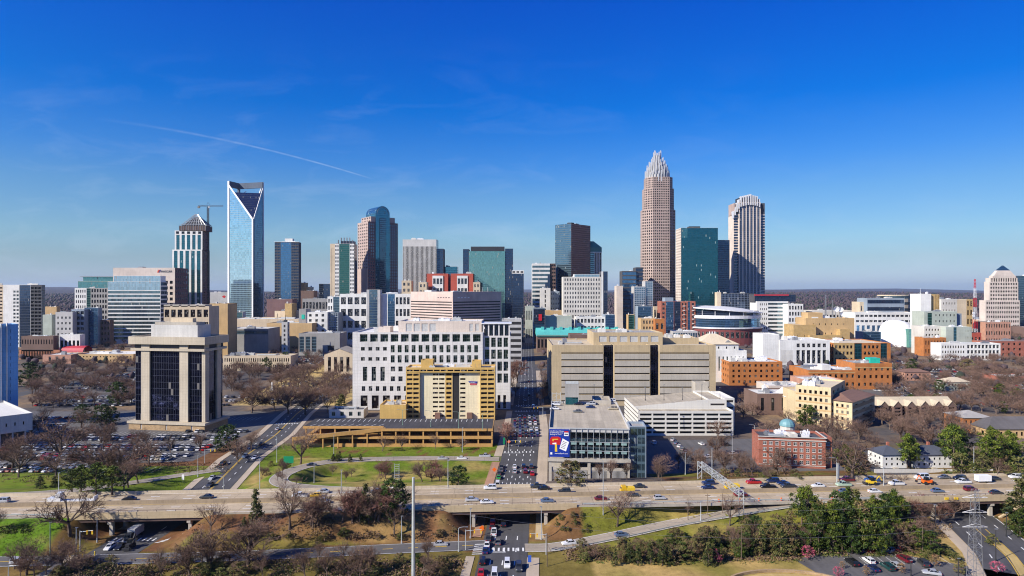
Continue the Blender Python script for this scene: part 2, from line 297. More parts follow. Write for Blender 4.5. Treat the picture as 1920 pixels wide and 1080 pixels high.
DEFS = {
 # walls
 'white_wall': lambda k: wall(k, (.70, .69, .66)), 'offwhite_wall': lambda k: wall(k, (.58, .55, .50)), 'panel_white': lambda k: wall(k, (.66, .64, .62), joint=.25, jx=3.2, jz=2.2),
 'cream_wall': lambda k: wall(k, (.58, .47, .33)), 'beige_wall': lambda k: wall(k, (.46, .36, .22)), 'beige_dark': lambda k: wall(k, (.40, .31, .19), joint=.2, jx=4, jz=1.4),
 'precast': lambda k: wall(k, (.50, .43, .33), joint=.15, jx=1.6, jz=1.6), 'precast_white': lambda k: wall(k, (.52, .51, .49)), 'tan_wall': lambda k: wall(k, (.52, .35, .17)), 'tan_dark': lambda k: wall(k, (.42, .26, .13)),
 'gold_wall': lambda k: wall(k, (.60, .39, .12)), 'gold_pale': lambda k: wall(k, (.76, .66, .44)), 'gold_deck': lambda k: wall(k, (.50, .28, .09)),
 'pink_wall': lambda k: wall(k, (.52, .34, .28)), 'pink_granite': lambda k: wall(k, (.40, .305, .27), joint=0), 'win_pale': lambda k: glass(k, (.20, .28, .38), 1.2, 1.8), 'yellow_cream': lambda k: wall(k, (.60, .48, .29)), 'mauve_wall': lambda k: wall(k, (.55, .42, .37)), 'slate': lambda k: wall(k, (.09, .115, .16)), 'maroon_brick': lambda k: wall(k, (.20, .055, .055)), 'crown_white': lambda k: plain(k, (.57, .57, .58), .4, .15), 'shade_blue_wall': lambda k: wall(k, (.16, .38, .70), joint=.2), 'pale_pink': lambda k: wall(k, (.62, .53, .46)), 'granite_and_shade': lambda k: wall(k, (.16, .09, .09)),
 'grey_wall': lambda k: wall(k, (.30, .29, .28)), 'grey_light': lambda k: wall(k, (.45, .44, .43)), 'dark_wall': lambda k: wall(k, (.07, .07, .08)), 'purple_grey': lambda k: wall(k, (.30, .25, .28)), 'blue_grey': lambda k: wall(k, (.25, .30, .36)),
 'brown_wall': lambda k: wall(k, (.16, .10, .08)), 'red_wall': lambda k: wall(k, (.42, .08, .05)), 'sage_wall': lambda k: wall(k, (.40, .44, .38)), 'concrete': lambda k: wall(k, (.42, .38, .32)), 'concrete_dark': lambda k: wall(k, (.22, .20, .18)), 'concrete_tan': lambda k: wall(k, (.50, .39, .24), var=.3),
 'slab_white': lambda k: wall(k, (.62, .60, .55), var=.15), 'red_brick': lambda k: brick(k, (.36, .09, .045), (.27, .07, .04)), 'orange_brick': lambda k: brick(k, (.47, .165, .035), (.39, .13, .03), (.27, .17, .1)), 'yellow_brick': lambda k: brick(k, (.50, .33, .12), (.44, .28, .10)),
 'pink_brick': lambda k: brick(k, (.48, .24, .16), (.42, .20, .13)), 'stone': lambda k: brick(k, (.42, .28, .14), (.30, .19, .09), sc=.45),
 # roofs
 'roof_white': lambda k: wall(k, (.66, .64, .60), var=.2), 'roof_grey': lambda k: wall(k, (.34, .32, .30), var=.3), 'roof_dark': lambda k: wall(k, (.07, .07, .08), var=.4), 'roof_tan': lambda k: wall(k, (.50, .42, .30), var=.25), 'roof_cream': lambda k: wall(k, (.60, .50, .36), var=.2),
 'roof_teal': lambda k: wall(k, (.10, .46, .42), rough=.5, joint=.25, jx=.8, jz=900), 'roof_red': lambda k: wall(k, (.45, .03, .05), rough=.5), 'roof_brown': lambda k: wall(k, (.20, .11, .08), var=.35), 'roof_shingle': lambda k: wall(k, (.12, .11, .11), var=.4, joint=.3, jx=900, jz=.6), 'roof_slate': lambda k: wall(k, (.08, .09, .12), var=.35, joint=.3, jx=900, jz=.6),
 'copper_green': lambda k: wall(k, (.06, .20, .17), rough=.5), 'dome_blue': lambda k: wall(k, (.16, .33, .36), rough=.5), 'deck_asphalt': lambda k: asphalt(k, (.045, .042, .045), .5), 'deck_concrete': lambda k: asphalt(k, (.40, .345, .26), .3, .2),
 'metal_silver': lambda k: plain(k, (.62, .62, .64), .35, .6), 'metal_white': lambda k: plain(k, (.75, .75, .76), .4, .1), 'metal_grey': lambda k: plain(k, (.30, .31, .33), .45, .5), 'metal_dark': lambda k: plain(k, (.05, .05, .055), .5, .4), 'steel_teal': lambda k: plain(k, (.30, .45, .42), .45, .3), 'galv': lambda k: plain(k, (.52, .55, .56), .45, .35),
 'dome_white': lambda k: plain(k, (.86, .86, .88), .35, 0, .06), 'unit_grey': lambda k: plain(k, (.45, .45, .44), .6), 'rust_steel': lambda k: plain(k, (.10, .06, .05), .8),
 # glass
 'glass': lambda k: glass(k, (.035, .05, .075), 1.1, 1.9, (.16, .17, .19), .09, blinds=.9), 'glass_black': lambda k: glass(k, (.02, .022, .03), 1.3, 1.8, metal=.7), 'glass_green': lambda k: glass(k, (.03, .07, .09), 1.15, 2.1, (.20, .22, .22), .09, blinds=.7), 'glass_void': lambda k: plain(k, (.018, .016, .016), .7), 'glass_brown': lambda k: glass(k, (.022, .016, .018), 1.2, 1.8, metal=.6, blinds=.8),
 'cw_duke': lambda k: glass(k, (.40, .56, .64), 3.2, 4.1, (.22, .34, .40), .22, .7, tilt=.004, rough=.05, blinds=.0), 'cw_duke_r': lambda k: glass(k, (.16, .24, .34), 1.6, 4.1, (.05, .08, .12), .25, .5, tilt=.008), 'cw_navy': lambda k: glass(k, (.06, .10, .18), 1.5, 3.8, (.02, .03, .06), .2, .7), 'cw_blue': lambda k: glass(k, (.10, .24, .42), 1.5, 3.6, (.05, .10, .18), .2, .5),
 'cw_teal': lambda k: glass(k, (.12, .30, .32), 1.6, 3.6, (.05, .12, .14), .16, .3, tilt=.008), 'cw_teal_dark': lambda k: glass(k, (.03, .16, .21), 1.6, 3.9, (.01, .06, .08), .25, .4, tilt=.008, blinds=.05, lit=(1.0, 1.1, 1.0)), 'cw_teal_pale': lambda k: glass(k, (.24, .44, .42), 1.5, 3.6, (.10, .22, .22), .18, .35, tilt=.008),
 'cw_arch': lambda k: glass(k, (.10, .30, .40), 1.4, 3.8, (.04, .14, .20), .2, .4, tilt=.008), 'cw_steel': lambda k: glass(k, (.14, .24, .32), 1.5, 3.7, (.06, .10, .13), .2, 1.1), 'cw_dark': lambda k: glass(k, (.012, .015, .045), 1.5, 3.7, (.03, .034, .06), .14, .16, tilt=.008, blinds=.12), 'cw_grid': lambda k: glass(k, (.20, .30, .40), 2.8, 3.4, (.36, .40, .45), .45, .6), 'cw_brown': lambda k: glass(k, (.03, .025, .03), 3.0, 3.7, (.22, .12, .11), 1.1, 1.5),
 'cw_band': lambda k: glass(k, (.16, .24, .28), 2.0, 3.9, (.07, .10, .12), .12, .12, tilt=.008), 'cw_sky': lambda k: glass(k, (.36, .50, .60), 2.2, 5, (.30, .36, .40), .2, .2), 'cw_green': lambda k: glass(k, (.05, .17, .15), 1.6, 3.6, (.03, .09, .08), .2, 1.0), 'cw_lattice': lambda k: glass(k, (.04, .06, .11), 2.4, 3.8, (.16, .20, .28), .5, .45),
 # ground
 'asphalt': lambda k: asphalt(k, (.062, .060, .063)), 'asphalt_old': lambda k: asphalt(k, (.10, .095, .095)), 'freeway_concrete': lambda k: asphalt(k, (.40, .315, .21), .38, .35), 'ramp_concrete': lambda k: asphalt(k, (.31, .26, .20), .3, .3), 'sidewalk': lambda k: asphalt(k, (.42, .34, .25), .2), 'sidewalk_brick': lambda k: asphalt(k, (.36, .20, .12), .25),
 'white_paint': lambda k: plain(k, (.72, .72, .70), .7, 0, .3, 1.5), 'yellow_paint': lambda k: plain(k, (.60, .38, .04), .7, 0, .3, 1.5), 'barrier': lambda k: wall(k, (.48, .40, .29), var=.35), 'barrier_dark': lambda k: wall(k, (.30, .23, .15), var=.4), 'dirt_lot': lambda k: asphalt(k, (.30, .18, .09), .4), 'dry_lawn': lambda k: asphalt(k, (.42, .30, .11), .25), 'lot_tan': lambda k: asphalt(k, (.27, .22, .16), .3),
 # plants
 'bark': lambda k: leafmat(k, (.085, .06, .05), (.15, .11, .085), .9), 'twig': lambda k: leafmat(k, (.12, .072, .055), (.19, .12, .088), .9, hv=.3), 'twig_red': lambda k: leafmat(k, (.16, .08, .06), (.26, .13, .10), .9), 'needle': lambda k: leafmat(k, (.016, .033, .008), (.04, .062, .010), .7), 'needle_lit': lambda k: leafmat(k, (.07, .11, .012), (.145, .17, .018), .7), 'cedar': lambda k: leafmat(k, (.018, .038, .010), (.045, .06, .012), .7), 'magnolia': lambda k: leafmat(k, (.018, .042, .008), (.052, .082, .011), .5),  # needle_lit has sunlight put into the needle colour
 'blossom': lambda k: leafmat(k, (.55, .07, .14), (.62, .18, .25), .7), 'brush': lambda k: leafmat(k, (.11, .075, .04), (.21, .14, .065), .9), 'vine': lambda k: leafmat(k, (.03, .052, .007), (.075, .095, .012), .7), 'olive_leaf': lambda k: leafmat(k, (.10, .105, .03), (.17, .15, .05), .8), 'russet': lambda k: leafmat(k, (.22, .12, .06), (.34, .2, .1), .8),
 # vehicles
 'car_paint': lambda k: paint(k), 'car_glass': lambda k: plain(k, (.012, .014, .018), .08), 'tyre': lambda k: plain(k, (.015, .015, .015), .85), 'rim': lambda k: plain(k, (.40, .40, .41), .35, .7), 'head_glass': lambda k: plain(k, (.75, .75, .72), .2), 'tail_red': lambda k: plain(k, (.45, .01, .01), .3), 'trim_dark': lambda k: plain(k, (.03, .03, .032), .6),
 'sign_green': lambda k: plain(k, (.0, .22, .09), .5), 'sign_blue': lambda k: plain(k, (.005, .03, .28), .5, 0, .05), 'sign_red': lambda k: plain(k, (.50, .01, .015), .5, 0, .05), 'sign_yellow': lambda k: plain(k, (.75, .50, .03), .5, 0, .05), 'sign_white': lambda k: plain(k, (.82, .82, .82), .5, 0, .05), 'sign_orange': lambda k: plain(k, (.75, .13, .01), .5, 0, .05), 'ink': lambda k: plain(k, (.03, .03, .04), .6), 'lens_red': lambda k: plain(k, (.7, .01, .01), .3), 'bluebanner': lambda k: plain(k, (.03, .10, .45), .6), 'pole_green': lambda k: plain(k, (.20, .30, .24), .5, .2), 'wood_pole': lambda k: plain(k, (.14, .10, .07), .9), 'terracotta': lambda k: wall(k, (.42, .17, .09)), 'sign_teal': lambda k: plain(k, (.02, .45, .33), .4),
}
def MAT(k):
    if k not in _M: DEFS[k](k)
    return _M[k]
# ================================================================ building kit
def G(n, r, w, h, g='glass', m=(0, 0, 0, 0), d=.3, name='window'): return dict(n=n, r=r, w=w, h=h, g=g, m=m, d=d, name=name)
def RB(r, h, g='glass', m=(.6, .6, 0, 0), d=.35, n=1, w=1.0): return G(n, r, w, h, g, m, d, 'window_band')
def VT(n, w, g='glass', m=(0, 0, 1, 1), d=.4): return G(n, 1, w, 1.0, g, m, d, 'window_strip')
def CW(g, m=(.3, .3, .2, .4), d=.12): return G(1, 1, 1.0, 1.0, g, m, d, 'glass_wall')
def ev(n, Ln, fr, a, b):
    c = (Ln - a - b) / n
    return [(a + c * (i + .5 - fr / 2), a + c * (i + .5 + fr / 2)) for i in range(n)]
class Bld:
    CAP = 100
    def __init__(s, name, label, cat, x, y, rot=0.0, wall='white_wall', roof='roof_grey', group=None):
        s.root = empty(name, (x, y, 0), rot, label, cat, group); s.w = wall; s.r = roof; s.parts = {}; s.wins = []; s.sz = {}; s.seed = random.Random(label)
    def mb(s, name, mat):
        return s.parts.setdefault((name, mat), MB())
    def face(s, p, u, Ln, z0, z1, st, wall=None):
        B = s.mb('wall', wall or s.w); n = Vector((u.y, -u.x))
        P = lambda a, z, d=0.0: (p.x + u.x * a - n.x * d, p.y + u.y * a - n.y * d, z)
        q = lambda a, b, za, zb, d=0.0: B.face([P(a, za, d), P(b, za, d), P(b, zb, d), P(a, zb, d)])
        if Ln <= .05 or z1 <= z0 + .01: return
        if st is None: q(0, Ln, z0, z1); return
        sts = st if isinstance(st, list) else [st]
        # several styles stack from the bottom: list of (fraction of height, style)
        if isinstance(st, list):
            za = z0
            for fr, sx in st:
                zb = za + (z1 - z0) * fr; s.face(p, u, Ln, za, zb, sx, wall); za = zb
            return
        if 'cols' in st:      # side by side: list of (fraction of width, style, wall)
            a = 0.0
            for it in st['cols']:
                wd = Ln * it[0]; s.face(Vector((p.x + u.x * a, p.y + u.y * a)), u, wd, z0, z1, it[1], it[2] if len(it) > 2 else wall); a += wd
            return
        m = st['m']; xs = ev(st['n'], Ln, st['w'], m[0], m[1]); zs = [(z0 + a, z0 + b) for a, b in ev(st['r'], z1 - z0, st['h'], m[2], m[3])]; d = st['d']
        pz = z0
        for za, zb in zs:
            if za > pz + 1e-4: q(0, Ln, pz, za)
            px = 0.0
            for a, b in xs:
                if a > px + 1e-4: q(px, a, za, zb)
                B.face([P(a, za), P(b, za), P(b, za, d), P(a, za, d)]); B.face([P(a, zb, d), P(b, zb, d), P(b, zb), P(a, zb)])
                B.face([P(a, za), P(a, za, d), P(a, zb, d), P(a, zb)]); B.face([P(b, za, d), P(b, za), P(b, zb), P(b, zb, d)])
                s.wins.append((st['name'], st['g'], round(b - a, 3), round(zb - za, 3), P(a, za, d), math.atan2(u.y, u.x))); px = b
            if px < Ln - 1e-4: q(px, Ln, za, zb)
            pz = zb
        if pz < z1 - 1e-4: q(0, Ln, pz, z1)
    def block(s, x0, x1, y0, y1, z0, z1, front=None, right=None, left=None, back=None, wall=None, roof=None, para=.9, units=0, uh=(1.5, 3.5), top=True):
        V = lambda x, y: Vector((x, y))
        s.face(V(x0, y0), V(1, 0), x1 - x0, z0, z1, front, wall); s.face(V(x1, y0), V(0, 1), y1 - y0, z0, z1, right, wall)
        s.face(V(x0, y1), V(0, -1), y1 - y0, z0, z1, left, wall); s.face(V(x1, y1), V(-1, 0), x1 - x0, z0, z1, back, wall)
        if top:
            B = s.mb('wall', wall or s.w); t = min(.5, (x1 - x0) * .2, (y1 - y0) * .2); zr = z1 - para
            o = [(x0, y0), (x1, y0), (x1, y1), (x0, y1)]; i = [(x0 + t, y0 + t), (x1 - t, y0 + t), (x1 - t, y1 - t), (x0 + t, y1 - t)]
            for k in range(4):
                j = (k + 1) % 4
                B.face([(*o[k], z1), (*o[j], z1), (*i[j], z1), (*i[k], z1)]); B.face([(*i[k], z1), (*i[j], z1), (*i[j], zr), (*i[k], zr)])
            s.mb('roof', roof or s.r).face([(*c, zr) for c in i])
            if units: s.units(units, x0, x1, y0, y1, zr, uh)
    def units(s, n, x0, x1, y0, y1, z, uh=(1.5, 3.5), mat='unit_grey'):
        if n:
            q = MB(); xx = x0 + (x1 - x0) * s.seed.uniform(.15, .5); yy = y0 + (y1 - y0) * s.seed.uniform(.3, .7); ln = (x1 - x0) * s.seed.uniform(.2, .4)
            q.box(xx, xx + ln, yy, yy + .9, z + .3, z + 1.1, bot=True); q.box(xx + ln, xx + ln + .9, yy, min(y1 - 1, yy + ln * .6), z + .3, z + 1.1, bot=True); q.build('duct', 'galv', s.root)
            for k in range(3): xx, yy = s.seed.uniform(x0 + 1, x1 - 1), s.seed.uniform(y0 + 1, y1 - 1); q = MB(); q.tube((xx, yy, z), (xx, yy, z + 1.1), .3, n=7); q.tube((xx, yy, z + 1.1), (xx, yy, z + 1.4), .5, .3, n=7); q.build('roof_vent', 'unit_grey', s.root)
        for k in range(n):
            w = s.seed.uniform(.06, .2) * (x1 - x0); dp = s.seed.uniform(.08, .2) * (y1 - y0); h = s.seed.uniform(*uh)
            cx = s.seed.uniform(x0 + w, x1 - w); cy = s.seed.uniform(y0 + dp, y0 + (y1 - y0) * .8)
            b = MB(); b.box(cx - w / 2, cx + w / 2, cy - dp / 2, cy + dp / 2, z, z + h)
            b.box(cx - w * .3, cx - w * .05, cy - dp * .3, cy + dp * .2, z + h, z + h + .5); b.tube((cx + w * .25, cy, z + h), (cx + w * .25, cy, z + h + .9), .25, n=6)
            b.build('rooftop_unit', s.seed.choice([mat, 'metal_grey', 'metal_white', 'roof_white']), s.root)
    def done(s, cap=None):
        cap = s.CAP if cap is None else cap
        for (nm, mat), B in s.parts.items():
            if B.f: B.build(nm, mat, s.root)
        cnt = {}; rest = {}
        for nm, g, w, h, p, a in s.wins:
            k = (g, w, h); c = cnt.get(nm, 0); cnt[nm] = c + 1
            if c < cap:
                if k not in WM:
                    B = MB(); ww, hh = w, h
                    B.face([(0, 0, 0), (w, 0, 0), (w, 0, h), (0, 0, h)], uv=[(0, 0), (w, 0), (w, h), (0, h)])
                    WM[k] = B.mesh('pane', g)
                put(nm, WM[k], s.root, p, a)
            else:
                B, mats = rest.setdefault(nm, (MB(), []))
                if g not in mats: mats.append(g)
                ca, sa = math.cos(a), math.sin(a); o = len(B.f) * 31 % 17
                q = lambda x, z: (p[0] + ca * x, p[1] + sa * x, p[2] + z)
                B.face([q(0, 0), q(w, 0), q(w, h), q(0, h)], mats.index(g), [(o * 7.3, o * 3.1), (o * 7.3 + w, o * 3.1), (o * 7.3 + w, o * 3.1 + h), (o * 7.3, o * 3.1 + h)])
        for nm, (B, mats) in rest.items(): tag(B.build(nm, mats, s.root), kind='stuff')
        return s
WM = {}
def tower(name, label, cat, x0, x1, yt, d, dep, wall='white_wall', roof='roof_grey', front=None, right=None, left=None, units=2, para=.9, group=None, z0=0.0, done=True, uh=(1.5, 3.5)):
    """front faces the camera squarely: photo columns x0..x1, top row yt, at depth d, dep metres deep"""
    X0, X1 = gx(x0, d), gx(x1, d); w = X1 - X0
    b = Bld(name, label, cat, X0, d, 0, wall, roof, group); b.W, b.D, b.Z = w, dep, gz(yt, d)
    b.block(0, w, 0, dep, z0, b.Z, front, right, left, units=units, para=para, uh=uh)
    return b.done() if done else b
def corner(name, label, cat, xc, d, xl, xr, yt, th, wall='white_wall', roof='roof_grey', front=None, right=None, units=2, para=.9, group=None, done=True, wr=None, body=True, uh=(1.5, 3.5)):
    """corner towards the camera at column xc; left-hand face runs to column xl, right-hand face to xr, turned by th degrees"""
    t = R(th); c, sn = math.cos(t), math.sin(t); Cx = gx(xc, d); k = (xl - CX) / F; k2 = (xr - CX) / F
    a = (Cx - k * d) / (c + k * sn); b_ = (k2 * d - Cx) / (sn - k2 * c)
    if not (0 < a < 130 and 0 < b_ < 130): print('CORNER', name, round(a), round(b_))
    b = Bld(name, label, cat, Cx, d, -t, wall, roof, group); b.A, b.B, b.Z = a, b_, gz(yt, d)
    if body: b.block(-a, 0, 0, b_, 0, b.Z, front, right, units=units, para=para, uh=uh)
    return b.done() if done else b
def text(name, s, size, mat, parent, loc, rot, align='LEFT', ext=.02):
    cu = bpy.data.curves.new(name, 'FONT'); cu.body = s; cu.size = size; cu.extrude = ext; cu.align_x = align; cu.resolution_u = 3
    t = bpy.data.objects.new(name, cu); COL.objects.link(t); bpy.context.view_layer.update()
    me = bpy.data.meshes.new_from_object(t.evaluated_get(bpy.context.evaluated_depsgraph_get())); bpy.data.objects.remove(t)
    me.materials.clear(); me.materials.append(MAT(mat)); o = put(name, me, parent, loc); o.rotation_euler = rot
    return o
# ================================================================ terrain, roads, freeway
def interp(tab, y):
    if y <= tab[0][0]: return tab[0][1]
    for (a, b), (c, d) in zip(tab, tab[1:]):
        if y <= c: return b + (d - b) * (y - a) / (c - a)
    return tab[-1][1]
ROAD_M = [(150, -4.7), (179, -3.3), (220, -1.2), (262, .9), (369, 7.4), (619, 14.5), (835, 20), (1100, 27)]
ROAD_L = [(150, -124), (209, -121), (253, -120.6), (305, -129), (355, -131), (417, -140), (500, -146), (640, -150)]
ROAD_R = [(120, 128), (170, 139), (191, 150), (213, 157), (230, 162), (262, 168), (340, 172)]
def yc(x): return 229 + .06 * x
def sst(t): t = max(0.0, min(1.0, t)); return t * t * (3 - 2 * t)
RAMPS = {
 'loop_ramp': ([(-6, 304, .1), (-24, 304, .3), (-42, 302.5, .8), (-66, 298, 1.5), (-83, 291, 2.2), (-91, 277, 3.6), (-93.5, 260, 5), (-89, 246, 6.2), (-78, 238, 6.9), (-60, 234.5, 7.0), (-40, 234.5, 7.0)], 3.6),
 'exit_ramp': ([(-240, 226, 6.6), (-190, 228.5, 6.7), (-168, 236, 5.8), (-152, 258, 2.8), (-142, 275, .8), (-131, 286, .1)], 3.0),
 'entry_ramp': ([(4, 199, .05), (14, 199.6, .2), (32, 206, .9), (55, 214.5, 2.2), (80, 220, 4.2), (105, 224.5, 6.2), (125, 227, 6.9)], 3.2),
 'frontage_road': ([(-230, 185, .0), (-150, 189, .0), (-84, 193, .0), (-40, 198, .0), (-8, 201.5, .0)], 3.8),
}
def smooth_path(pts, n=10):
    out = []
    for i in range(len(pts) - 1):
        p0, p1, p2, p3 = [Vector(pts[max(0, min(len(pts) - 1, j))]) for j in (i - 1, i, i + 1, i + 2)]
        for k in range(n):
            t = k / n
            out.append(.5 * ((2 * p1) + (p2 - p0) * t + (2 * p0 - 5 * p1 + 4 * p2 - p3) * t * t + (3 * p1 - p0 - 3 * p2 + p3) * t ** 3))
    out.append(Vector(pts[-1])); return out
RP = {k: (smooth_path(p), w) for k, (p, w) in RAMPS.items()}
def hbase(x, y):
    t = y - yc(x)
    if t < 0: e = 1 - sst((-t - 13.2) / 17)
    else: e = 1 - sst((t - 13.2) / 34)
    c = sst((abs(x - interp(ROAD_M, y)) - 11) / 11) * sst((abs(x - interp(ROAD_L, y)) - 11) / 12) * sst((abs(x - interp(ROAD_R, y)) - 12.5) / 12)
    return 6.5 * e * c
def near_ramp(x, y):
    best = None
    for k, (pts, w) in RP.items():
        for p in pts[::2]:
            dd = (p.x - x) ** 2 + (p.y - y) ** 2
            if dd < 170 and (best is None or dd - w * w < best[0]): best = (dd - w * w, math.sqrt(dd), p.z, w)
    return best
def height(x, y):
    if y > 330 or y < 140: return hills(x, y)
    h = hbase(x, y); r = near_ramp(x, y)
    if r:
        k = 1 - sst((r[1] - r[3] - 1.0) / 6.5)
        h = h * (1 - k) + (r[2] - .12) * k
    return h
def hills(x, y):
    d = math.hypot(x, y)
    if y < 0 or d < 1900: return 0.0
    n = mnoise.noise(Vector((x * .0004, y * .0004, 3.1))) * .5 + mnoise.noise(Vector((x * .0011, y * .0011, 7))) * .3
    return max(0.0, min(1, (d - 1900) / 5500)) * (40 + 34 * n) + max(0.0, min(1, (d - 9000) / 9000)) * (12 + 190 * mnoise.noise(Vector((x * .00015, y * .00015, 1.7))))
GREEN, OLIVE, BROWN, TAN, CITY, WOOD = (.115, .165, .014), (.145, .14, .026), (.15, .072, .034), (.40, .27, .10), (.105, .085, .075), (.055, .042, .05)
def cover(x, y):
    d = math.hypot(x, y)
    if d > 1500: return WOOD
    if y > 332 or y < 140:
        if y > 332: return CITY
        return TAN if x > 0 else OLIVE
    n = mnoise.noise(Vector((x * .06, y * .06, 0))); n2 = mnoise.noise(Vector((x * .2, y * .2, 5)))
    rm, rl, rr = x - interp(ROAD_M, y), x - interp(ROAD_L, y), x - interp(ROAD_R, y); t = y - yc(x)
    mixc = lambda a, b, k: tuple(a[i] + (b[i] - a[i]) * k for i in range(3))
    G_ = mixc(GREEN, OLIVE, max(0, min(1, .25 + n * .9))); B_ = mixc(BROWN, TAN, max(0, min(.6, n * .6 - .02 + n2 * .25)))
    if t > 0:                                   # north of the freeway
        if -112 < x < -6: 
            if y > 306: return mixc(GREEN, OLIVE, max(0, min(1, .15 + n))) if n2 < .35 else BROWN
            return mixc(GREEN, TAN, max(0, min(1, .32 + n * 1.0 + n2 * .4)))
        if x <= -112: return G_ if (y < 292 or rl > 0) else BROWN
        if x > 60: return mixc(BROWN, OLIVE, max(0, min(1, .4 + n)))
        return CITY
    if x < -138: return (.09, .165, .012) if (y > 192 and n2 < .45 and x < -143) else mixc(B_, OLIVE, .3)
    if x < 0:
        if y < 196: return mixc(OLIVE, BROWN, .4)
        if y < 203 and n > -.2: return mixc(OLIVE, BROWN, max(0, min(1, .3 + n)))
        return mixc(B_, OLIVE, max(0, min(1, n2 * .7 - .05)))
    if x < 24: return mixc(B_, OLIVE, .1 if t > -40 and y > 205 else .6)
    if x < 130 and y > 196: return mixc((.155, .155, .022), TAN, max(0, min(1, .18 + n * .8)))
    if x > 150: return mixc(B_, TAN, .25) if y > 200 else mixc(OLIVE, TAN, max(0, min(1, .5 + n)))
    return mixc(TAN, OLIVE, max(0, min(1, .35 + n)))
def axis(segs):
    out = []
    for a, b, st in segs:
        k = max(1, round((b - a) / st)); out += [a + (b - a) * i / k for i in range(k)]
    return out + [segs[-1][1]]
AX = axis([(-26000, -6000, 2000), (-6000, -1500, 300), (-1500, -400, 50), (-400, -230, 10), (-230, 210, 1.8), (210, 400, 10), (400, 1500, 50), (1500, 6000, 300), (6000, 26000, 2000)])
AY = axis([(-4000, -400, 600), (-400, 120, 65), (120, 170, 6), (170, 312, 1.6), (312, 380, 6), (380, 1500, 70), (1500, 9000, 250), (9000, 34000, 1800)])
def build_ground():
    nx, ny = len(AX), len(AY)
    vs_, cs = [], []
    for y in AY:
        for x in AX:
            vs_.append((x, y, height(x, y) - .0)); cs.append(cover(x, y))
    fs = [(j * nx + i, j * nx + i + 1, (j + 1) * nx + i + 1, (j + 1) * nx + i) for j in range(ny - 1) for i in range(nx - 1)]
    me = bpy.data.meshes.new('ground'); me.from_pydata(vs_, [], fs)
    ca = me.color_attributes.new('soil', 'FLOAT_COLOR', 'POINT'); ca.data.foreach_set('color', [c for t in cs for c in (*t, 1)])
    me.polygons.foreach_set('use_smooth', [True] * len(fs))
    m, t, b = node_mat('ground'); g = NT(t)
    at = g.n('ShaderNodeAttribute', attribute_name='soil').outputs['Color']; geo = g.n('ShaderNodeNewGeometry').outputs['Position']
    nz = g.m('ADD', g.m('MULTIPLY', g.noise(geo, .35, 5, .65), .5), g.m('ADD', g.m('MULTIPLY', g.noise(geo, 2.6, 3, .6), .3), g.m('MULTIPLY', g.noise(geo, .03, 4), .2)))
    vm = g.n('ShaderNodeVectorMath', operation='SCALE'); g.l(at, vm.inputs[0]); g.l(g.mr(nz, .34, .66, .55, 1.45), vm.inputs['Scale'])
    pat = g.m('MULTIPLY', g.mr(g.noise(geo, .12, 5, .6), .55, .68, 0, 1), .4)
    col = g.mixc(pat, vm.outputs[0], (.20, .14, .06))
    far = g.n('ShaderNodeVectorMath', operation='LENGTH'); g.l(geo, far.inputs[0])
    pat2 = g.mr(far.outputs['Value'], 340, 420, 0, 1)
    cityn = g.mixc(g.mr(g.noise(geo, .018, 4), .45, .6, 0, 1), (.10, .09, .088), (.25, .17, .10))
    cityn = g.mixc(g.mr(g.noise(geo, .3, 3), .4, .75, 0, .6), cityn, (.05, .048, .05))
    isf = g.mr(far.outputs['Value'], 1350, 1650, 0, 1)
    col = g.mixc(g.m('MULTIPLY', pat2, g.m('SUBTRACT', 1.0, isf)), col, cityn)
    g.l(col, b.inputs['Base Color']); b.inputs['Roughness'].default_value = .95; b.inputs['Specular IOR Level'].default_value = .1
    bp = g.n('ShaderNodeBump'); bp.inputs['Strength'].default_value = .5; bp.inputs['Distance'].default_value = .25; g.l(nz, bp.inputs['Height']); g.l(bp.outputs[0], b.inputs['Normal'])
    me.materials.append(m)
    o = bpy.data.objects.new('ground', me); COL.objects.link(o); tag(o, kind='structure')
build_ground()
def strip_pts(path, w0, w1, z):
    """two edges of a road along path [(x,y[,z])], offsets w0..w1 to the right"""
    A, B = [], []; n = len(path)
    for i, p in enumerate(path):
        a, c = path[max(0, i - 1)], path[min(n - 1, i + 1)]
        t = Vector((c[0] - a[0], c[1] - a[1])).normalized(); r = Vector((t.y, -t.x)); zz = (p[2] if len(p) > 2 else 0) + z
        A.append((p[0] + r.x * w0, p[1] + r.y * w0, zz)); B.append((p[0] + r.x * w1, p[1] + r.y * w1, zz))
    return A, B
def ribbon(mb, path, w0, w1, z, mi=0):
    A, B = strip_pts(path, w0, w1, z); s = 0.0
    for i in range(len(A) - 1):
        l = (Vector(A[i + 1]) - Vector(A[i])).length
        mb.face([A[i], B[i], B[i + 1], A[i + 1]], mi, [(w0, s), (w1, s), (w1, s + l), (w0, s + l)]); s += l
def kerb(mb, path, w0, w1, z, h):
    A, B = strip_pts(path, w0, w1, z)
    for i in range(len(A) - 1):
        a, b, c, d = [Vector(v) for v in (A[i], B[i], B[i + 1], A[i + 1])]; u = Vector((0, 0, h))
        mb.face([a + u, b + u, c + u, d + u], uv=[(w0, i * 5), (w1, i * 5), (w1, i * 5 + 5), (w0, i * 5 + 5)]); mb.face([a, a + u, d + u, d]); mb.face([b, c, c + u, b + u])
def struct(o): return tag(o, kind='structure')
def pathY(tab, y0, y1, st): 
    n = max(1, int((y1 - y0) / st)); return [(interp(tab, y0 + (y1 - y0) * i / n), y0 + (y1 - y0) * i / n) for i in range(n + 1)]
mk = MB(); mky = MB()
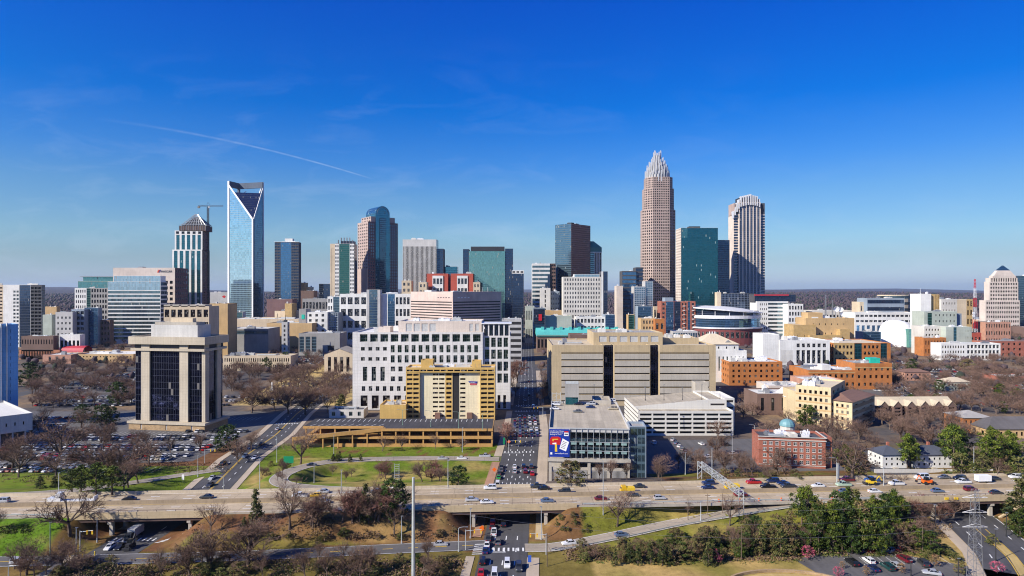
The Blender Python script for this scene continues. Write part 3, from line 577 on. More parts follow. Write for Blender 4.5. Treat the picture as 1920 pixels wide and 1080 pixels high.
def dash(path, off, ln=3.0, gap=6.0, w=.16, z=.032, m=None):
    pts = [Vector((p[0], p[1], (p[2] if len(p) > 2 else 0))) for p in path]; s = 0.0; run = []
    m = m or mk; seg = []; acc = 0.0
    # resample every half metre
    for a, b in zip(pts, pts[1:]):
        l = (b - a).length; k = max(1, int(l / .75))
        for i in range(k): seg.append(a.lerp(b, i / k))
    st = max(1, int(ln / .75)); gp_ = int(gap / .75); i = 0
    while i + st < len(seg): ribbon(m, [tuple(seg[i]), tuple(seg[i + st])], off - w, off + w, z); i += st + gp_
# --- three streets running away from the camera
pm = pathY(ROAD_M, 110, 1090, 9)
b = MB(); ribbon(b, pathY(ROAD_M, 110, 250, 9), -7.2, 7.2, .02); ribbon(b, pathY(ROAD_M, 250, 1090, 9), -8.6, 8.6, .02); struct(b.build('street', 'asphalt'))
pl = pathY(ROAD_L, 110, 640, 9); b = MB(); ribbon(b, pl, -7.6, 7.6, .02); struct(b.build('street', 'asphalt'))
pr = pathY(ROAD_R, 110, 340, 7); b = MB(); ribbon(b, pr, -9.6, 9.6, .02); struct(b.build('street', 'asphalt'))
for off in (-3.6, 0, 3.6): dash(pathY(ROAD_M, 120, 215, 9), off)
for off in (-5.1, -1.7, 1.7, 5.1): dash(pathY(ROAD_M, 246, 420, 9), off); dash(pathY(ROAD_M, 440, 1000, 9), off)
for off in (-3.8, 3.8): dash(pathY(ROAD_L, 214, 480, 9), off); dash(pathY(ROAD_R, 115, 300, 7), off * 1.5)
ribbon(mky, pathY(ROAD_L, 240, 480, 9), -.35, -.1, .032); ribbon(mky, pathY(ROAD_L, 240, 480, 9), .1, .35, .032)
b = MB(); kerb(b, pathY(ROAD_R, 120, 205, 7), -1.3, .9, .02, .12); struct(b.build('median_strip', 'dry_lawn'))
ribbon(mky, pathY(ROAD_R, 120, 215, 7), -1.75, -1.5, .032); ribbon(mky, pathY(ROAD_R, 120, 215, 7), 1.1, 1.35, .032); ribbon(mk, pathY(ROAD_R, 120, 230, 7), 9.0, 9.25, .032)
def crossing(xc, y, hw, ang=0.0, ln=2.6, n=9):
    for k in range(n):
        x = xc - hw + (k + .5) * 2 * hw / n; mk.face([(x - .28, y, .034), (x + .28, y, .034), (x + .28, y + ln, .034), (x - .28, y + ln, .034)])
    mk.face([(xc - hw, y - .9, .034), (xc + hw * .1, y - .9, .034), (xc + hw * .1, y - .45, .034), (xc - hw, y - .45, .034)])
crossing(-2.6, 196.5, 6.8); crossing(-121.4, 204.5, 7.2); crossing(3.6, 316, 8); crossing(9.8, 424, 8); crossing(10.2, 444, 8); crossing(-135.5, 384, 7)
for yy in (264, 270, 282):
    for off in (-6.6, -3.3, 0, 3.3, 6.6):
        x = interp(ROAD_M, yy) + off
        mk.face([(x - .1, yy, .034), (x + .1, yy, .034), (x + .1, yy + 1.6, .034), (x - .1, yy + 1.6, .034)]); mk.face([(x - .26, yy + 1.6, .034), (x + .26, yy + 1.6, .034), (x, yy + 2.6, .034)])
# hatched island and stop bars
for k in range(6): mk.face([(-12.2 + .1 * k, 194 + k * 1.5, .034), (-8.9 + .1 * k, 194.3 + k * 1.5, .034), (-8.9 + .1 * k, 194.75 + k * 1.5, .034), (-12.2 + .1 * k, 194.45 + k * 1.5, .034)])
for k in range(7): mk.face([(-113.5 + k * .9, 203 + k * 1.3, .034), (-112.6 + k * .9, 203 + k * 1.3, .034), (-110.6 + k * .9, 204.4 + k * 1.3, .034), (-111.5 + k * .9, 204.4 + k * 1.3, .034)])
# --- ramps and frontage road
for k, (pts, w) in RP.items():
    b = MB(); path = [tuple(p) for p in pts]; ribbon(b, path, -w, w, .03); struct(b.build(k, 'ramp_concrete' if k == 'loop_ramp' else 'asphalt_old' if k == 'frontage_road' else 'ramp_concrete'))
    ribbon(mk, path, -w + .25, -w + .4, .045); ribbon(mk, path, w - .4, w - .25, .045)
dash([tuple(p) for p in RP['frontage_road'][0]], 0, 3, 5, z=.05, m=mky)
# --- cross streets and other town streets
gr_ = empty('guard_rail', (0, 0, 0), 0, 'low steel guard rail along the near side of the entry ramp', 'guard rail'); rp0 = [tuple(p) for p in RP['entry_ramp'][0]][8:]; qa, qb = strip_pts(rp0, 3.5, 3.58, .45); q = MB()
for i in range(len(qa) - 1):
    a, b, c, d = [Vector(v) for v in (qa[i], qb[i], qb[i + 1], qa[i + 1])]; u = Vector((0, 0, .35)); q.face([a, d, d + u, a + u]); q.face([b, b + u, c + u, c]); q.face([a + u, d + u, c + u, b + u])
q.build('rail', 'galv', gr_); q = MB()
for p in qb[::2]: q.box(p[0] - .06, p[0] + .06, p[1], p[1] + .12, p[2] - .6, p[2] + .3)
tag(q.build('post', 'rust_steel', gr_), kind='stuff')
def flat(name, mat, polys, z=.012):
    b = MB()
    for p in polys: b.face([(x, y, z) for x, y in p])
    return struct(b.build(name, mat))
flat('cross_street', 'asphalt', [[(-136, 426), (320, 434), (320, 444), (-136, 440)]], .008)
flat('cross_street', 'asphalt', [[(-330, 640), (330, 650), (330, 662), (-330, 654)]], .008)
b = MB(); ribbon(b, [(-395, 440), (-378, 475), (-384, 560), (-392, 700)], -6.5, 6.5, .012); struct(b.build('street', 'asphalt'))
b = MB(); ribbon(b, [(330, 300), (345, 420), (352, 560), (360, 800)], -6, 6, .012); struct(b.build('street', 'asphalt'))
flat('driveway', 'asphalt_old', [[(178, 196), (300, 190), (300, 198), (176, 205)]], .01)
# pavements with a raised kerb
def walk(tab, y0, y1, a, b_, mat='sidewalk'):
    m = MB(); kerb(m, pathY(tab, y0, y1, 6), a, b_, 0.0, .13); struct(m.build('sidewalk', mat))
walk(ROAD_M, 110, 192, 7.2, 10.8); walk(ROAD_M, 206, 250, 9.4, 12.6, 'concrete_tan'); walk(ROAD_M, 110, 192, -11.2, -8.6); walk(ROAD_M, 207, 250, -11, -8.2, 'sidewalk_brick')
walk(ROAD_M, 252, 298, -12.4, -8.8, 'sidewalk_brick'); walk(ROAD_M, 256, 424, 8.8, 13.5); walk(ROAD_M, 308, 424, -12.5, -8.8); walk(ROAD_M, 446, 640, 8.8, 13); walk(ROAD_M, 446, 640, -13, -8.8)
walk(ROAD_L, 110, 192, -11, -7.8); walk(ROAD_L, 214, 480, -10.8, -7.8); walk(ROAD_L, 240, 470, 7.8, 10.4); walk(ROAD_R, 110, 240, -13.2, -9.8)
# lawns, lots
flat('parking_lot', 'asphalt_old', [[(-420, 262), (-150, 300), (-146, 384), (-152, 424), (-420, 424)]], .006)
flat('parking_lot', 'asphalt_old', [[(55, 262), (150, 285), (150, 348), (62, 340)]], .006)
flat('parking_lot', 'asphalt_old', [[(90, 168), (150, 176), (118, 194), (96, 197), (84, 190)]], .02)
flat('parking_lot', 'asphalt_old', [[(-380, 500), (-260, 500), (-260, 640), (-376, 640)], [(280, 440), (340, 440), (420, 700), (280, 700)]], .006)
flat('park_lawn', 'dry_lawn', [[(-196, 446), (-160, 446), (-160, 700), (-215, 700)], [(-134, 446), (-118, 446), (-110, 640), (-138, 640)]], .01)
b = MB()
for k in range(26):
    a = 2 * math.pi * k / 26; a2 = 2 * math.pi * (k + 1) / 26
    b.face([(75, 172, .03), (75 + 16 * math.cos(a), 172 + 9 * math.sin(a), .03), (75 + 16 * math.cos(a2), 172 + 9 * math.sin(a2), .03)])
struct(b.build('round_lawn', 'dry_lawn'))
b = MB(); ring = [(75 + 17 * math.cos(2 * math.pi * k / 40), 172 + 10 * math.sin(2 * math.pi * k / 40)) for k in range(34)]
kerb(b, ring, -.3, .3, 0, .8); tag(b.build('low_wall', 'stone'), 'low curved stone wall round the tan lawn at the bottom right', 'wall')
for r0 in range(9):                                # stall lines in the car parks
    for k in range(20):
        x, y = 92 + k * 2.7 + r0 * .4, 172 + r0 * 100
        if r0 == 0 and k < 12: mk.face([(112 + k * 2.7 - 8, 187, .04), (112.12 + k * 2.7 - 8, 187, .04), (112.12 + k * 2.7 - 8, 192, .04), (112 + k * 2.7 - 8, 192, .04)])
for y0 in (286, 304, 322, 340, 358, 400):
    for k in range(80):
        x = -372 + k * 2.7
        mk.face([(x, y0 - 5, .025), (x + .14, y0 - 5, .025), (x + .14, y0 + 5, .025), (x, y0 + 5, .025)])
# --- freeway: one long deck sheet, shoulders, barriers and three bridges
FX0, FX1, FZ = -460, 460, 7.0
def fw(x, t): return (x, yc(x) + t)
def TE(x): return 9.3 + 3.0 * sst((x - 60) / 50)
b = MB(); n = 46
for i in range(n):
    xa, xb = FX0 + (FX1 - FX0) * i / n, FX0 + (FX1 - FX0) * (i + 1) / n
    for (ta, tb, tc_) in ((-13, -2.9, -2.9), (-.6, TE(xa), TE(xb))):
        b.face([(*fw(xa, ta), FZ), (*fw(xb, ta), FZ), (*fw(xb, tc_), FZ), (*fw(xa, tb), FZ)], 0, [(ta, xa), (ta, xb), (tb, xb), (tb, xa)])
    b.face([(*fw(xa, -2.9), FZ), (*fw(xb, -2.9), FZ), (*fw(xb, -.6), FZ), (*fw(xa, -.6), FZ)], 1)
    b.face([(*fw(xa, -13), FZ - 1.0), (*fw(xb, -13), FZ - 1.0), (*fw(xb, -13), FZ), (*fw(xa, -13), FZ)], 2)
    b.face([(*fw(xb, TE(xb)), FZ - 1.0), (*fw(xa, TE(xa)), FZ - 1.0), (*fw(xa, TE(xa)), FZ), (*fw(xb, TE(xb)), FZ)], 2)
    b.face([(*fw(xa, TE(xa)), FZ - 1.0), (*fw(xb, TE(xb)), FZ - 1.0), (*fw(xb, -13), FZ - 1.0), (*fw(xa, -13), FZ - 1.0)], 2)
struct(b.build('freeway', ['freeway_concrete', 'barrier_dark', 'concrete']))
fp = [(*fw(FX0 + 10 * i, 0), FZ) for i in range(93)]
for t in (-9.4, -6.2, 2.6, 5.6): dash(fp, -t, 3, 9, z=.012)
ribbon(mk, fp, 12.1, 12.3, .012); ribbon(mk, [p for p in fp if p[0] < 55], -8.7, -8.5, .012)
for t in (3.2, .3): ribbon(mky, fp, t - .1, t + .1, .012)
def barrier(t0, t1, h, label, mat, x0=FX0, x1=FX1, z=FZ, k_=0, name='concrete_barrier'):
    b = MB(); n = int((x1 - x0) / 10)
    for i in range(n):
        xa, xb = x0 + (x1 - x0) * i / n, x0 + (x1 - x0) * (i + 1) / n - .03
        ea, eb = (TE(xa), TE(xb)) if k_ else (0, 0); u = (t1 - t0) * .3
        c = [(*fw(xa, ea + t0), z), (*fw(xb, eb + t0), z), (*fw(xb, eb + t1), z), (*fw(xa, ea + t1), z)]
        d = [(*fw(xa, ea + t0 + u), z + h), (*fw(xb, eb + t0 + u), z + h), (*fw(xb, eb + t1 - u), z + h), (*fw(xa, ea + t1 - u), z + h)]
        for k in range(4): j = (k + 1) % 4; b.face([c[k], c[j], d[j], d[k]])
        b.face(d)
    o = b.build(name, mat); tag(o, label, 'barrier')
    return o
barrier(-.45, 0, 1.0, 'long pale concrete parapet along the far edge of the freeway', 'barrier', k_=1)
barrier(-2.1, -1.4, 1.1, 'long concrete median barrier between the two freeway carriageways', 'barrier_dark')
def guard(x0, x1, label):
    r = empty('guard_rail', (0, 0, 0), 0, label, 'guard rail'); b = MB(); n = int((x1 - x0) / 4)
    for i in range(n):
        xa, xb = x0 + 4 * i, x0 + 4 * i + 4
        b.face([(*fw(xa, -12.7), FZ + .45), (*fw(xb, -12.7), FZ + .45), (*fw(xb, -12.7), FZ + .8), (*fw(xa, -12.7), FZ + .8)]); b.face([(*fw(xa, -12.62), FZ + .8), (*fw(xb, -12.62), FZ + .8), (*fw(xb, -12.62), FZ + .45), (*fw(xa, -12.62), FZ + .45)])
    b.build('rail', 'galv', r); p = MB()
    for i in range(n): x, y = fw(x0 + 4 * i, -12.5); p.box(x - .07, x + .07, y, y + .15, FZ, FZ + .75)
    p.build('post', 'rust_steel', r)['kind'] = 'stuff'
guard(-460, -142, 'steel guard rail along the near freeway edge at the far left'); guard(24, 128, 'steel guard rail beside the green freeway bank')
BR = [('main', -30, 22, -13, 11.5, 'freeway bridge over the middle street full of cars'), ('left', -146, -98, -131, -106, 'freeway bridge over the left-hand street with the backhoe'), ('right', 134, 182, 149, 170, 'freeway bridge over the curved right-hand street behind the lattice mast')]
for nm, xa, xb, p1, p2, lab in BR:
    r = empty('overpass_bridge', (0, 0, 0), 0, lab, 'bridge', 'bridges carrying the freeway')
    for t in (-12.7, -6.5, 0, 5, 9):
        b = MB(); M_ = None
        ya, yb = yc(xa) + t, yc(xb) + t
        for s0, s1 in ((-.25, .25),):
            A = [(xa, ya + s0), (xb, yb + s0), (xb, yb + s1), (xa, ya + s1)]; b.prism(A, FZ - 2.3, FZ - 1.02, top=True); b.face([(*q, FZ - 2.3) for q in A[::-1]])
        b.build('girder', 'rust_steel', r)
    for px_ in (p1, p2):
        for t in (-11.5, -4, 2, 8):
            b = MB(); y = yc(px_) + t; b.box(px_ - .55, px_ + .55, y - .55, y + .55, -.1, FZ - 3.1); b.build('pier', 'concrete', r)
        b = MB(); y = yc(px_); A = [(px_ - .6, yc(px_ - .6) - 12.9), (px_ + .6, yc(px_) - 12.9), (px_ + .6, yc(px_) + 9), (px_ - .6, yc(px_) + 9)]; b.prism(A, FZ - 3.1, FZ - 2.32); b.face([(*q, FZ - 3.1) for q in A[::-1]]); b.build('pier_cap', 'concrete', r)
    b = MB()
    A = [fw(xa, -13.35), fw(xb, -13.35), fw(xb, -13.02), fw(xa, -13.02)]; b.prism(A, FZ - 1.3, FZ + .95); b.face([(*q, FZ - 1.3) for q in A[::-1]]); b.build('parapet', 'concrete_tan', r)
    rl = MB()
    for k in range(int((xb - xa) / 3)): x, y = fw(xa + 3 * k, -13.2); rl.box(x - .05, x + .05, y - .05, y + .05, FZ + .95, FZ + 1.5)
    rl.prism([fw(xa, -13.24), fw(xb, -13.24), fw(xb, -13.14), fw(xa, -13.14)], FZ + 1.42, FZ + 1.5); rl.build('railing', 'rust_steel', r)
    # sloped paving edge beside the abutments
    for sx, xx in ((-1, xa), (1, xb)):
        b = MB(); x0_, x1_ = xx, xx - sx * 10.5
        y = lambda q, t: yc(q) + t
        pts = [(x0_, y(x0_, -13.4), FZ - 1.4), (x1_, y(x1_, -13.4), .25), (x1_, y(x1_, -14.2), .25), (x0_, y(x0_, -14.2), FZ - 1.4)]
        b.face(pts if sx > 0 else pts[::-1]); q2 = [(a, c, z - .6) for a, c, z in pts]
        for k in range(4): j = (k + 1) % 4; b.face([q2[k], q2[j], pts[j], pts[k]])
        b.build('slope_wall', 'concrete_tan', r)
struct(mk.build('lane_marking', 'white_paint')); struct(mky.build('lane_marking', 'yellow_paint'))
# ================================================================ nearer buildings
# --- tan office tower with dark glazing, left
b = corner('office_tower', 'tan office tower with pale concrete piers and dark glazing beside the crowded car park', 'office building', 382, 364, 251, 420, 632, 9, 'precast', 'roof_tan', done=False, body=False)
A, Bb, Z = b.A, b.B, b.Z
b.block(-A - 1.8, 1.8, -1.9, Bb + 1, 0, 3.6, wall='stone', top=False, front=G(3, 1, .06, .8, 'offwhite_wall', name='door'))
b.block(-A - 2.5, 2.5, -2.5, Bb + 2, 3.6, 5.0, wall='precast', para=.1)
b.block(-A + .6, -.6, .6, Bb - .6, 5.0, Z - 5, wall='dark_wall', front=CW('cw_dark', (.1, .1, 0, 0), .02), right=CW('cw_dark', (.1, .1, 0, 0), .02), top=False)
pz = b.mb('pier', 'precast')
for x0, x1 in ((-A * .885, -A * .765), (-A * .335, -A * .215)): pz.box(x0, x1, -.5, 1.6, 5.0, Z - 4.4)
for y0, y1 in ((.6, Bb * .22), (Bb * .62, Bb * .80)): pz.box(-1.6, .5, y0, y1, 5.0, Z - 4.4)
b.block(-A - 1.2, 1.2, -1.2, Bb + 1.2, Z - 8.2, Z - 6.8, top=True, para=.05)
b.block(-A + .3, -.3, .3, Bb - .3, Z - 6.8, Z - 4.4, wall='dark_wall', top=False)
b.block(-A - 2.0, 2.0, -2.0, Bb + 2, Z - 4.4, Z, roof='roof_tan', para=.8)
b.block(-A * .82, -A * .15, 4, Bb - 3, Z - .8, Z + 6.4, wall='precast_white', roof='roof_white', units=4, uh=(.6, 1.6))
b.block(-A * .62, -A * .3, 9, Bb - 7, Z + 5.6, Z + 10.2, wall='cream_wall', roof='roof_tan')
b.block(-A * .8, -A * .2, 6, Bb - 5, Z + 5.6, Z + 8.0, wall='concrete', roof='roof_grey'); b.done()
# --- white government building
d = 430; b = tower('government_building', 'big white civic block with square dark windows standing behind the gold hotel', 'office building', 661, 905, 623, d, 60, 'panel_white', 'roof_white', done=False,
  front=[(.21, G(11, 1, .62, .86, 'glass_brown', (4, 1, 0, .6), .8)), (.125, G(17, 1, .5, .5, 'glass', (5, 2, 0, 0))), (.255, dict(cols=[(.27, G(3, 1, .5, .72, 'glass_green', (5.5, .5, 0, 0), .6)), (.73, G(12, 2, .55, .5, 'glass', (1, 2, 0, 0)))])), (.262, dict(cols=[(.28, G(4, 2, .52, .36, 'glass', (4.5, .2, 0, 0))), (.72, G(13, 2, .56, .72, 'glass_green', (.2, 2, 0, 0)))])), (.148, G(12, 1, .74, .66, 'glass_green', (4, .5, 0, 0), 1.6))], units=4)
W_, Z = b.W, b.Z
wx = gx(957, d) - gx(661, d)
b.block(W_ - .6, wx, 2.5, 60, 0, Z - 2.5, front=[(.2, G(4, 1, .5, .9, 'glass_brown', (2, 2, 0, 0), .8)), (.14, None), (.66, G(4, 4, .72, .78, 'glass_green', (1.5, 1.0, 0, .4), .6))], right=G(10, 6, .6, .6, 'glass_green', (2, 2, 12, 1)))
b.block(W_ + 1.2, wx - 1.2, 5, 40, Z - 2.5, Z + 5.4, wall='dark_wall', roof='roof_grey', front=CW('cw_navy'))
p = b.mb('column', 'panel_white')
for k in range(6):
    x = W_ + .4 + k * (wx - W_ - 1.2) / 5; p.box(x - .45, x + .45, 2.6, 3.6, Z - 2.5, Z + 5.4)
b.mb('canopy_roof', 'metal_white').box(W_ - 1.0, wx + .8, 1.8, 22, Z + 5.4, Z + 6.0)
x0 = gx(744, d) - gx(661, d)
b.block(x0, W_ - 1, 6, 40, Z - .9, Z + 7.2, wall='pale_pink', roof='roof_white', front=dict(cols=[(.46, G(4, 1, .8, .72, 'unit_grey', (4.5, 0, 0, .6), name='louvre')), (.38, None), (.16, G(2, 1, .6, .7, 'unit_grey', (0, 1, 0, .6), name='louvre'))]), units=3)
b.block(x0 - 14, x0 - 6, 8, 20, Z - .9, Z + 3.2, wall='pale_pink'); b.done()
# --- gold balconied hotel
d = 395; X0 = gx(761, d); b = Bld('hotel', 'gold and cream slab hotel with stacked balconies standing on the parking deck', 'hotel', X0, d, 0, 'gold_wall', 'roof_cream')
w = gx(928, d) - X0; Z = gz(689, d); Zb = Z * .905
bal = lambda n: G(n, 10, .84, .5, 'glass_brown', (.3, .3, 1, 0), 1.1)
b.block(0, w * .155, 0, 16, 0, Zb, front=bal(2), top=False); b.block(w * .832, w, 0, 16, 0, Zb, front=bal(2), right=None, top=False)
b.block(w * .155, w * .832, 1.5, 16, 0, Zb, wall='gold_pale', top=False, front=dict(cols=[(.20, None), (.22, G(2, 10, .84, .40, 'glass_brown', (.2, .2, 1, 0))), (.12, G(1, 10, .8, .52, 'glass_brown', (.2, .2, 1, 0)), 'gold_wall'), (.115, G(1, 1, .94, .97, 'glass_void'), 'grey_wall'), (.115, G(1, 10, .84, .40, 'glass_brown', (.2, .2, 1, 0))), (.23, None)]))
b.block(0, w, -.15, 16.2, Zb, Z, front=G(13, 1, .86, .42, 'glass_brown', (.3, .3, 0, .6)), units=3, uh=(.8, 1.6))
for x, x2 in ((.16, .295), (.735, .84)): b.block(w * x, w * x2, 4, 12, Z - .9, Z + (4.2 if x < .5 else 3.6), roof='gold_wall')
for k in range(14):
    x = w * (.76 + .235 * k / 14); b.mb('antenna', 'metal_grey').tube((x, 3 + (k % 3), Z - .9), (x, 3 + (k % 3), Z + 1.2 + (k * 7 % 5) * .35), .07, n=4)
rr = b.mb('balcony_rail', 'metal_dark')
for k in range(10):
    for xa, xb in ((.01, .148), (.838, .99)):
        z = 1 + (Zb - 1) * (k + .5 - .25) / 10; rr.box(w * xa, w * xb, -.06, -.005, z + .9, z + 1.0)
dr = b.mb('entrance_canopy', 'roof_brown')
for xx in (.355, .715): dr.box(w * xx - 1.6, w * xx + 1.6, -.4, 1.45, .6, 4.6)
b.done()
sg = empty('hotel_sign', (X0 + w * .745, d + 1.35, gz(721, d)), 0, 'blue and red slanted sign high on the cream wall of the gold hotel', 'sign')
q = MB(); q.face([(-2.6, 0, 1.9), (3.2, 0, 1.7), (2.9, 0, .5), (-1.6, 0, .7)]); q.face([(-2.6, .12, 1.9), (-1.6, .12, .7), (2.9, .12, .5), (3.2, .12, 1.7)]); q.build('name_panel', 'sign_blue', sg)
q = MB(); q.box(-1.4, 2.6, -.02, .12, -.5, .48); q.build('lower_panel', 'sign_red', sg); text('lettering', 'FAIRFIELD', .75, 'sign_white', sg, (-1.5, -.05, .85), (R(90), 0, 0))
q = MB(); q.box(-1.0, 2.3, -.05, -.021, .05, .2); q.build('stripe', 'sign_white', sg)
tower('hotel_annex', 'low flat orange annex joined to the left foot of the gold hotel', 'building', 712, 761, 759, 390, 18, 'gold_wall', 'roof_cream', units=3, uh=(1, 2))
tower('annex', 'small white flat roofed annex with dark doors behind the parking deck', 'building', 617, 682, 768, 402, 12, 'offwhite_wall', 'roof_dark', front=G(4, 1, .4, .5, 'glass_green'), units=2, uh=(.5, 1))
# --- gold two-level parking deck
def deck_cars(): pass
X0, Y0 = -109, 328; b = Bld('parking_deck', 'long two-level gold parking deck with dark roof below the hotel', 'parking garage', X0, Y0, 0, 'gold_deck', 'deck_asphalt')
w = 99; Zr = 9.0
for z, t in ((Zr, .9), (5.0, 1.0), (1.2, 1.2)):
    x0 = 0 if z == Zr else 2
    yf = 0 if z != Zr else 0
    b.mb('deck_slab', 'gold_deck').box(x0 if z != Zr else 42, w, yf, 27, z - t, z - .02, bot=True)
b.mb('deck_slab', 'gold_deck').box(0, 42, 6, 27, Zr - .9, Zr - .02, bot=True)
b.mb('roof', 'deck_asphalt').face([(42, 0, Zr), (w, 0, Zr), (w, 27, Zr), (42, 27, Zr)]); b.mb('roof', 'deck_asphalt').face([(0, 6, Zr), (42, 6, Zr), (42, 27, Zr), (0, 27, Zr)])
st = b.mb('stall_line', 'white_paint')
for k in range(34): st.face([(3 + k * 2.8, 19, Zr + .02), (3.25 + k * 2.8, 19, Zr + .02), (3.25 + k * 2.8, 25, Zr + .02), (3 + k * 2.8, 25, Zr + .02)])
for k in range(10): st.face([(3 + k * 4, 8, Zr + .02), (3.25 + k * 4, 8, Zr + .02), (5.0 + k * 4, 13, Zr + .02), (4.75 + k * 4, 13, Zr + .02)])
pc = b.mb('column', 'gold_deck')
for k in range(9):
    x = 42 + k * 7.05; pc.box(x, x + .7, .02, .8, 0, Zr - .9)
for k in range(6): pc.box(1 + k * 7.6, 1.7 + k * 7.6, 6.1, 6.8, 0, Zr - .9)
for k in range(14): pc.box(2 + k * 7.1, 2.7 + k * 7.1, 20, 20.7, 0, Zr - .9)
b.mb('back_wall', 'brown_wall').box(0, w, 26.3, 26.9, 0, Zr - 1)
rp = b.mb('ramp', 'ramp_concrete')
for z0_, z1_, mat in ((4.9, 8.6, 'ramp_concrete'),):
    rp.face([(-2, -5, 5.0), (44, .5, Zr - .05), (44, 5.5, Zr - .05), (-2, 1, 5.0)]); rp.face([(-2, 1, 4.1), (44, 5.5, Zr - 1), (44, .5, Zr - 1), (-2, -5, 4.1)])
f = b.mb('ramp_parapet', 'gold_deck'); f.face([(-2, -5, 4.0), (44, .5, 8.0), (44, .5, Zr + .8), (-2, -5, 6.0)]); f.face([(-2, -4.75, 6.0), (44, .75, Zr + .8), (44, .75, 8.0), (-2, -4.75, 4.0)]); f.face([(-2, -5, 6.0), (44, .5, Zr + .8), (44, .75, Zr + .8), (-2, -4.75, 6.0)])
for k in range(7):
    t = k / 6.3; x = -2 + 46 * t; y = -5 + 5.5 * t; pc.box(x, x + .6, y + .3, y + .9, 0, 4.2 + 4 * t)
b.mb('parapet', 'gold_deck').box(42, w, -.25, -.002, Zr - .95, Zr + .35); b.mb('parapet', 'gold_deck').box(w + .002, w + .25, -.25, 27, Zr - .95, Zr + .5); b.mb('parapet', 'gold_deck').box(0, 42, 5.72, 5.998, Zr - .95, Zr + .35)
b.mb('parapet', 'gold_deck').box(42, w, -.25, -.002, 4.0, 5.6); b.mb('parapet', 'gold_deck').box(2, w, -.25, -.002, 0, 1.7)
b.done()
# --- beige jail / courthouse with ribbon windows
d = 445; X0 = gx(1035, d); b = Bld('courthouse_block', 'broad beige block with thin dark ribbon windows in three bays split by glass slots', 'office building', X0, d, 0, 'beige_wall', 'roof_tan')
w = gx(1342, d) - X0; Z = gz(647, d)
rb = lambda l, r: RB(8, .17, 'glass_void', (l, r, 1, 3.2), .9)
for xa, xb, l, r in ((0, .315, 6.5, .3), (.38, .60, .3, .3), (.657, 1, .3, 4.5)):
    b.block(w * xa, w * xb, 0, 62, 0, Z, front=rb(l, r), wall='beige_wall', left=None, units=2)
    for k in range(8): 
        zz = 1 + (Z - 4.2) * k / 8; b.mb('spandrel', 'concrete').box(w * xa + l + .05, w * xb - r - .05, -.12, .06, zz + (Z - 4.2) / 8 * .60, zz + (Z - 4.2) / 8 * 1.38) if k < 7 else None
for xa, xb in ((.315, .38), (.60, .657)): b.block(w * xa, w * xb, 4.5, 60, 0, Z - .4, wall='dark_wall', front=CW('cw_dark', (.1, .1, 0, 0)), para=.2, roof='roof_tan')
x0, x1 = gx(1117, d) - X0, gx(1250, d) - X0
b.block(x0, x1, 12, 50, Z - .9, Z + 8, front=G(6, 1, .74, .5, 'unit_grey', (3, 2, 0, .5), name='louvre'), units=3, roof='roof_grey')
b.block(x1 + 1, w - 6, 20, 58, Z - .9, Z + 3.4, units=4); b.done()
# --- parking garage with the banner
ang = R(-4.5); d = 268; X0 = gx(1029, d); b = Bld('parking_garage', 'tall parking garage with steel fins and a blue banner at the corner beside the street', 'parking garage', X0, d, ang, 'concrete', 'deck_concrete')
w, dp, Z = 33.5, 64, 22.6; zs = 9.6
b.mb('roof', 'deck_concrete').face([(0, 0, Z - .9), (w, 0, Z - .9), (w, dp, Z - .9), (0, dp, Z - .9)])
for z in (Z - 1.5, Z - 4.9, Z - 8.3, 9.3, 5.0): b.mb('deck_slab', 'concrete').box(.4, w - .4, .5, dp, z - .5, z, bot=True)
for z in (Z - 5.4, Z - 8.8): b.mb('spandrel', 'cw_steel').box(.3, w - .3, .2, .5, z, z + 1.0)
b.mb('back_wall', 'dark_wall').box(.6, w - .6, 14, 14.3, 0, Z - 1.6)
for xa, xb in ((0, .35), (w - .35, w)): b.mb('parapet', 'grey_light').box(xa, xb, 0, dp, Z - 2, Z + .25)
b.mb('parapet', 'grey_light').box(.35, w - .35, 0, .35, Z - 1.6, Z + .1); b.mb('parapet', 'grey_light').box(.35, w - .35, dp - .4, dp, Z - 2, Z + .2)
fin = b.mb('fin', 'galv')
for k in range(11):
    x = 8.9 + k * (w - 9.3) / 10; fin.box(x - .07, x + .07, -.3, -.02, zs + .6, Z + .15)
b.mb('steel_rail', 'galv').box(8.9, w, -.42, -.36, Z - .2, Z + .1); b.mb('steel_rail', 'galv').box(8.9, w, -.42, -.36, zs + 3.6, zs + 3.8); b.mb('steel_rail', 'galv').box(8.9, w, -.42, -.36, zs + 7.3, zs + 7.5)
for k in range(7):
    for j in range(2): x = 9.0 + k * 3.45 + .3; sc_ = MB(); sc_.box(x, x + 2.3, -.25, -.18, zs + 2.6 + j * 3.6, zs + 3.9 + j * 3.6); sc_.build('mesh_screen', 'steel_teal', b.root)
b.mb('ledge', 'concrete').box(-.4, w + .4, -.6, .6, zs - .9, zs + .35)
for k in range(5): x = k * (w - 1.2) / 4; b.mb('pillar', 'concrete').box(x, x + 1.2, -.1, 1.1, 0, zs - .9)
for k in range(4):
    x = 1.2 + k * (w - 1.2) / 4; ww = (w - 1.2) / 4 - 1.2
    b.mb('upper_panel', 'concrete').box(x, x + ww, .3, .6, 5.0, 6.2); b.mb('upper_panel', 'concrete').box(x, x + ww, .3, .6, zs - 1.6, zs - .9)
    for j in range(15): b.mb('screen_bars', 'grey_light').box(x + j * ww / 15, x + j * ww / 15 + .2, .35, .5, .3, 5.0)
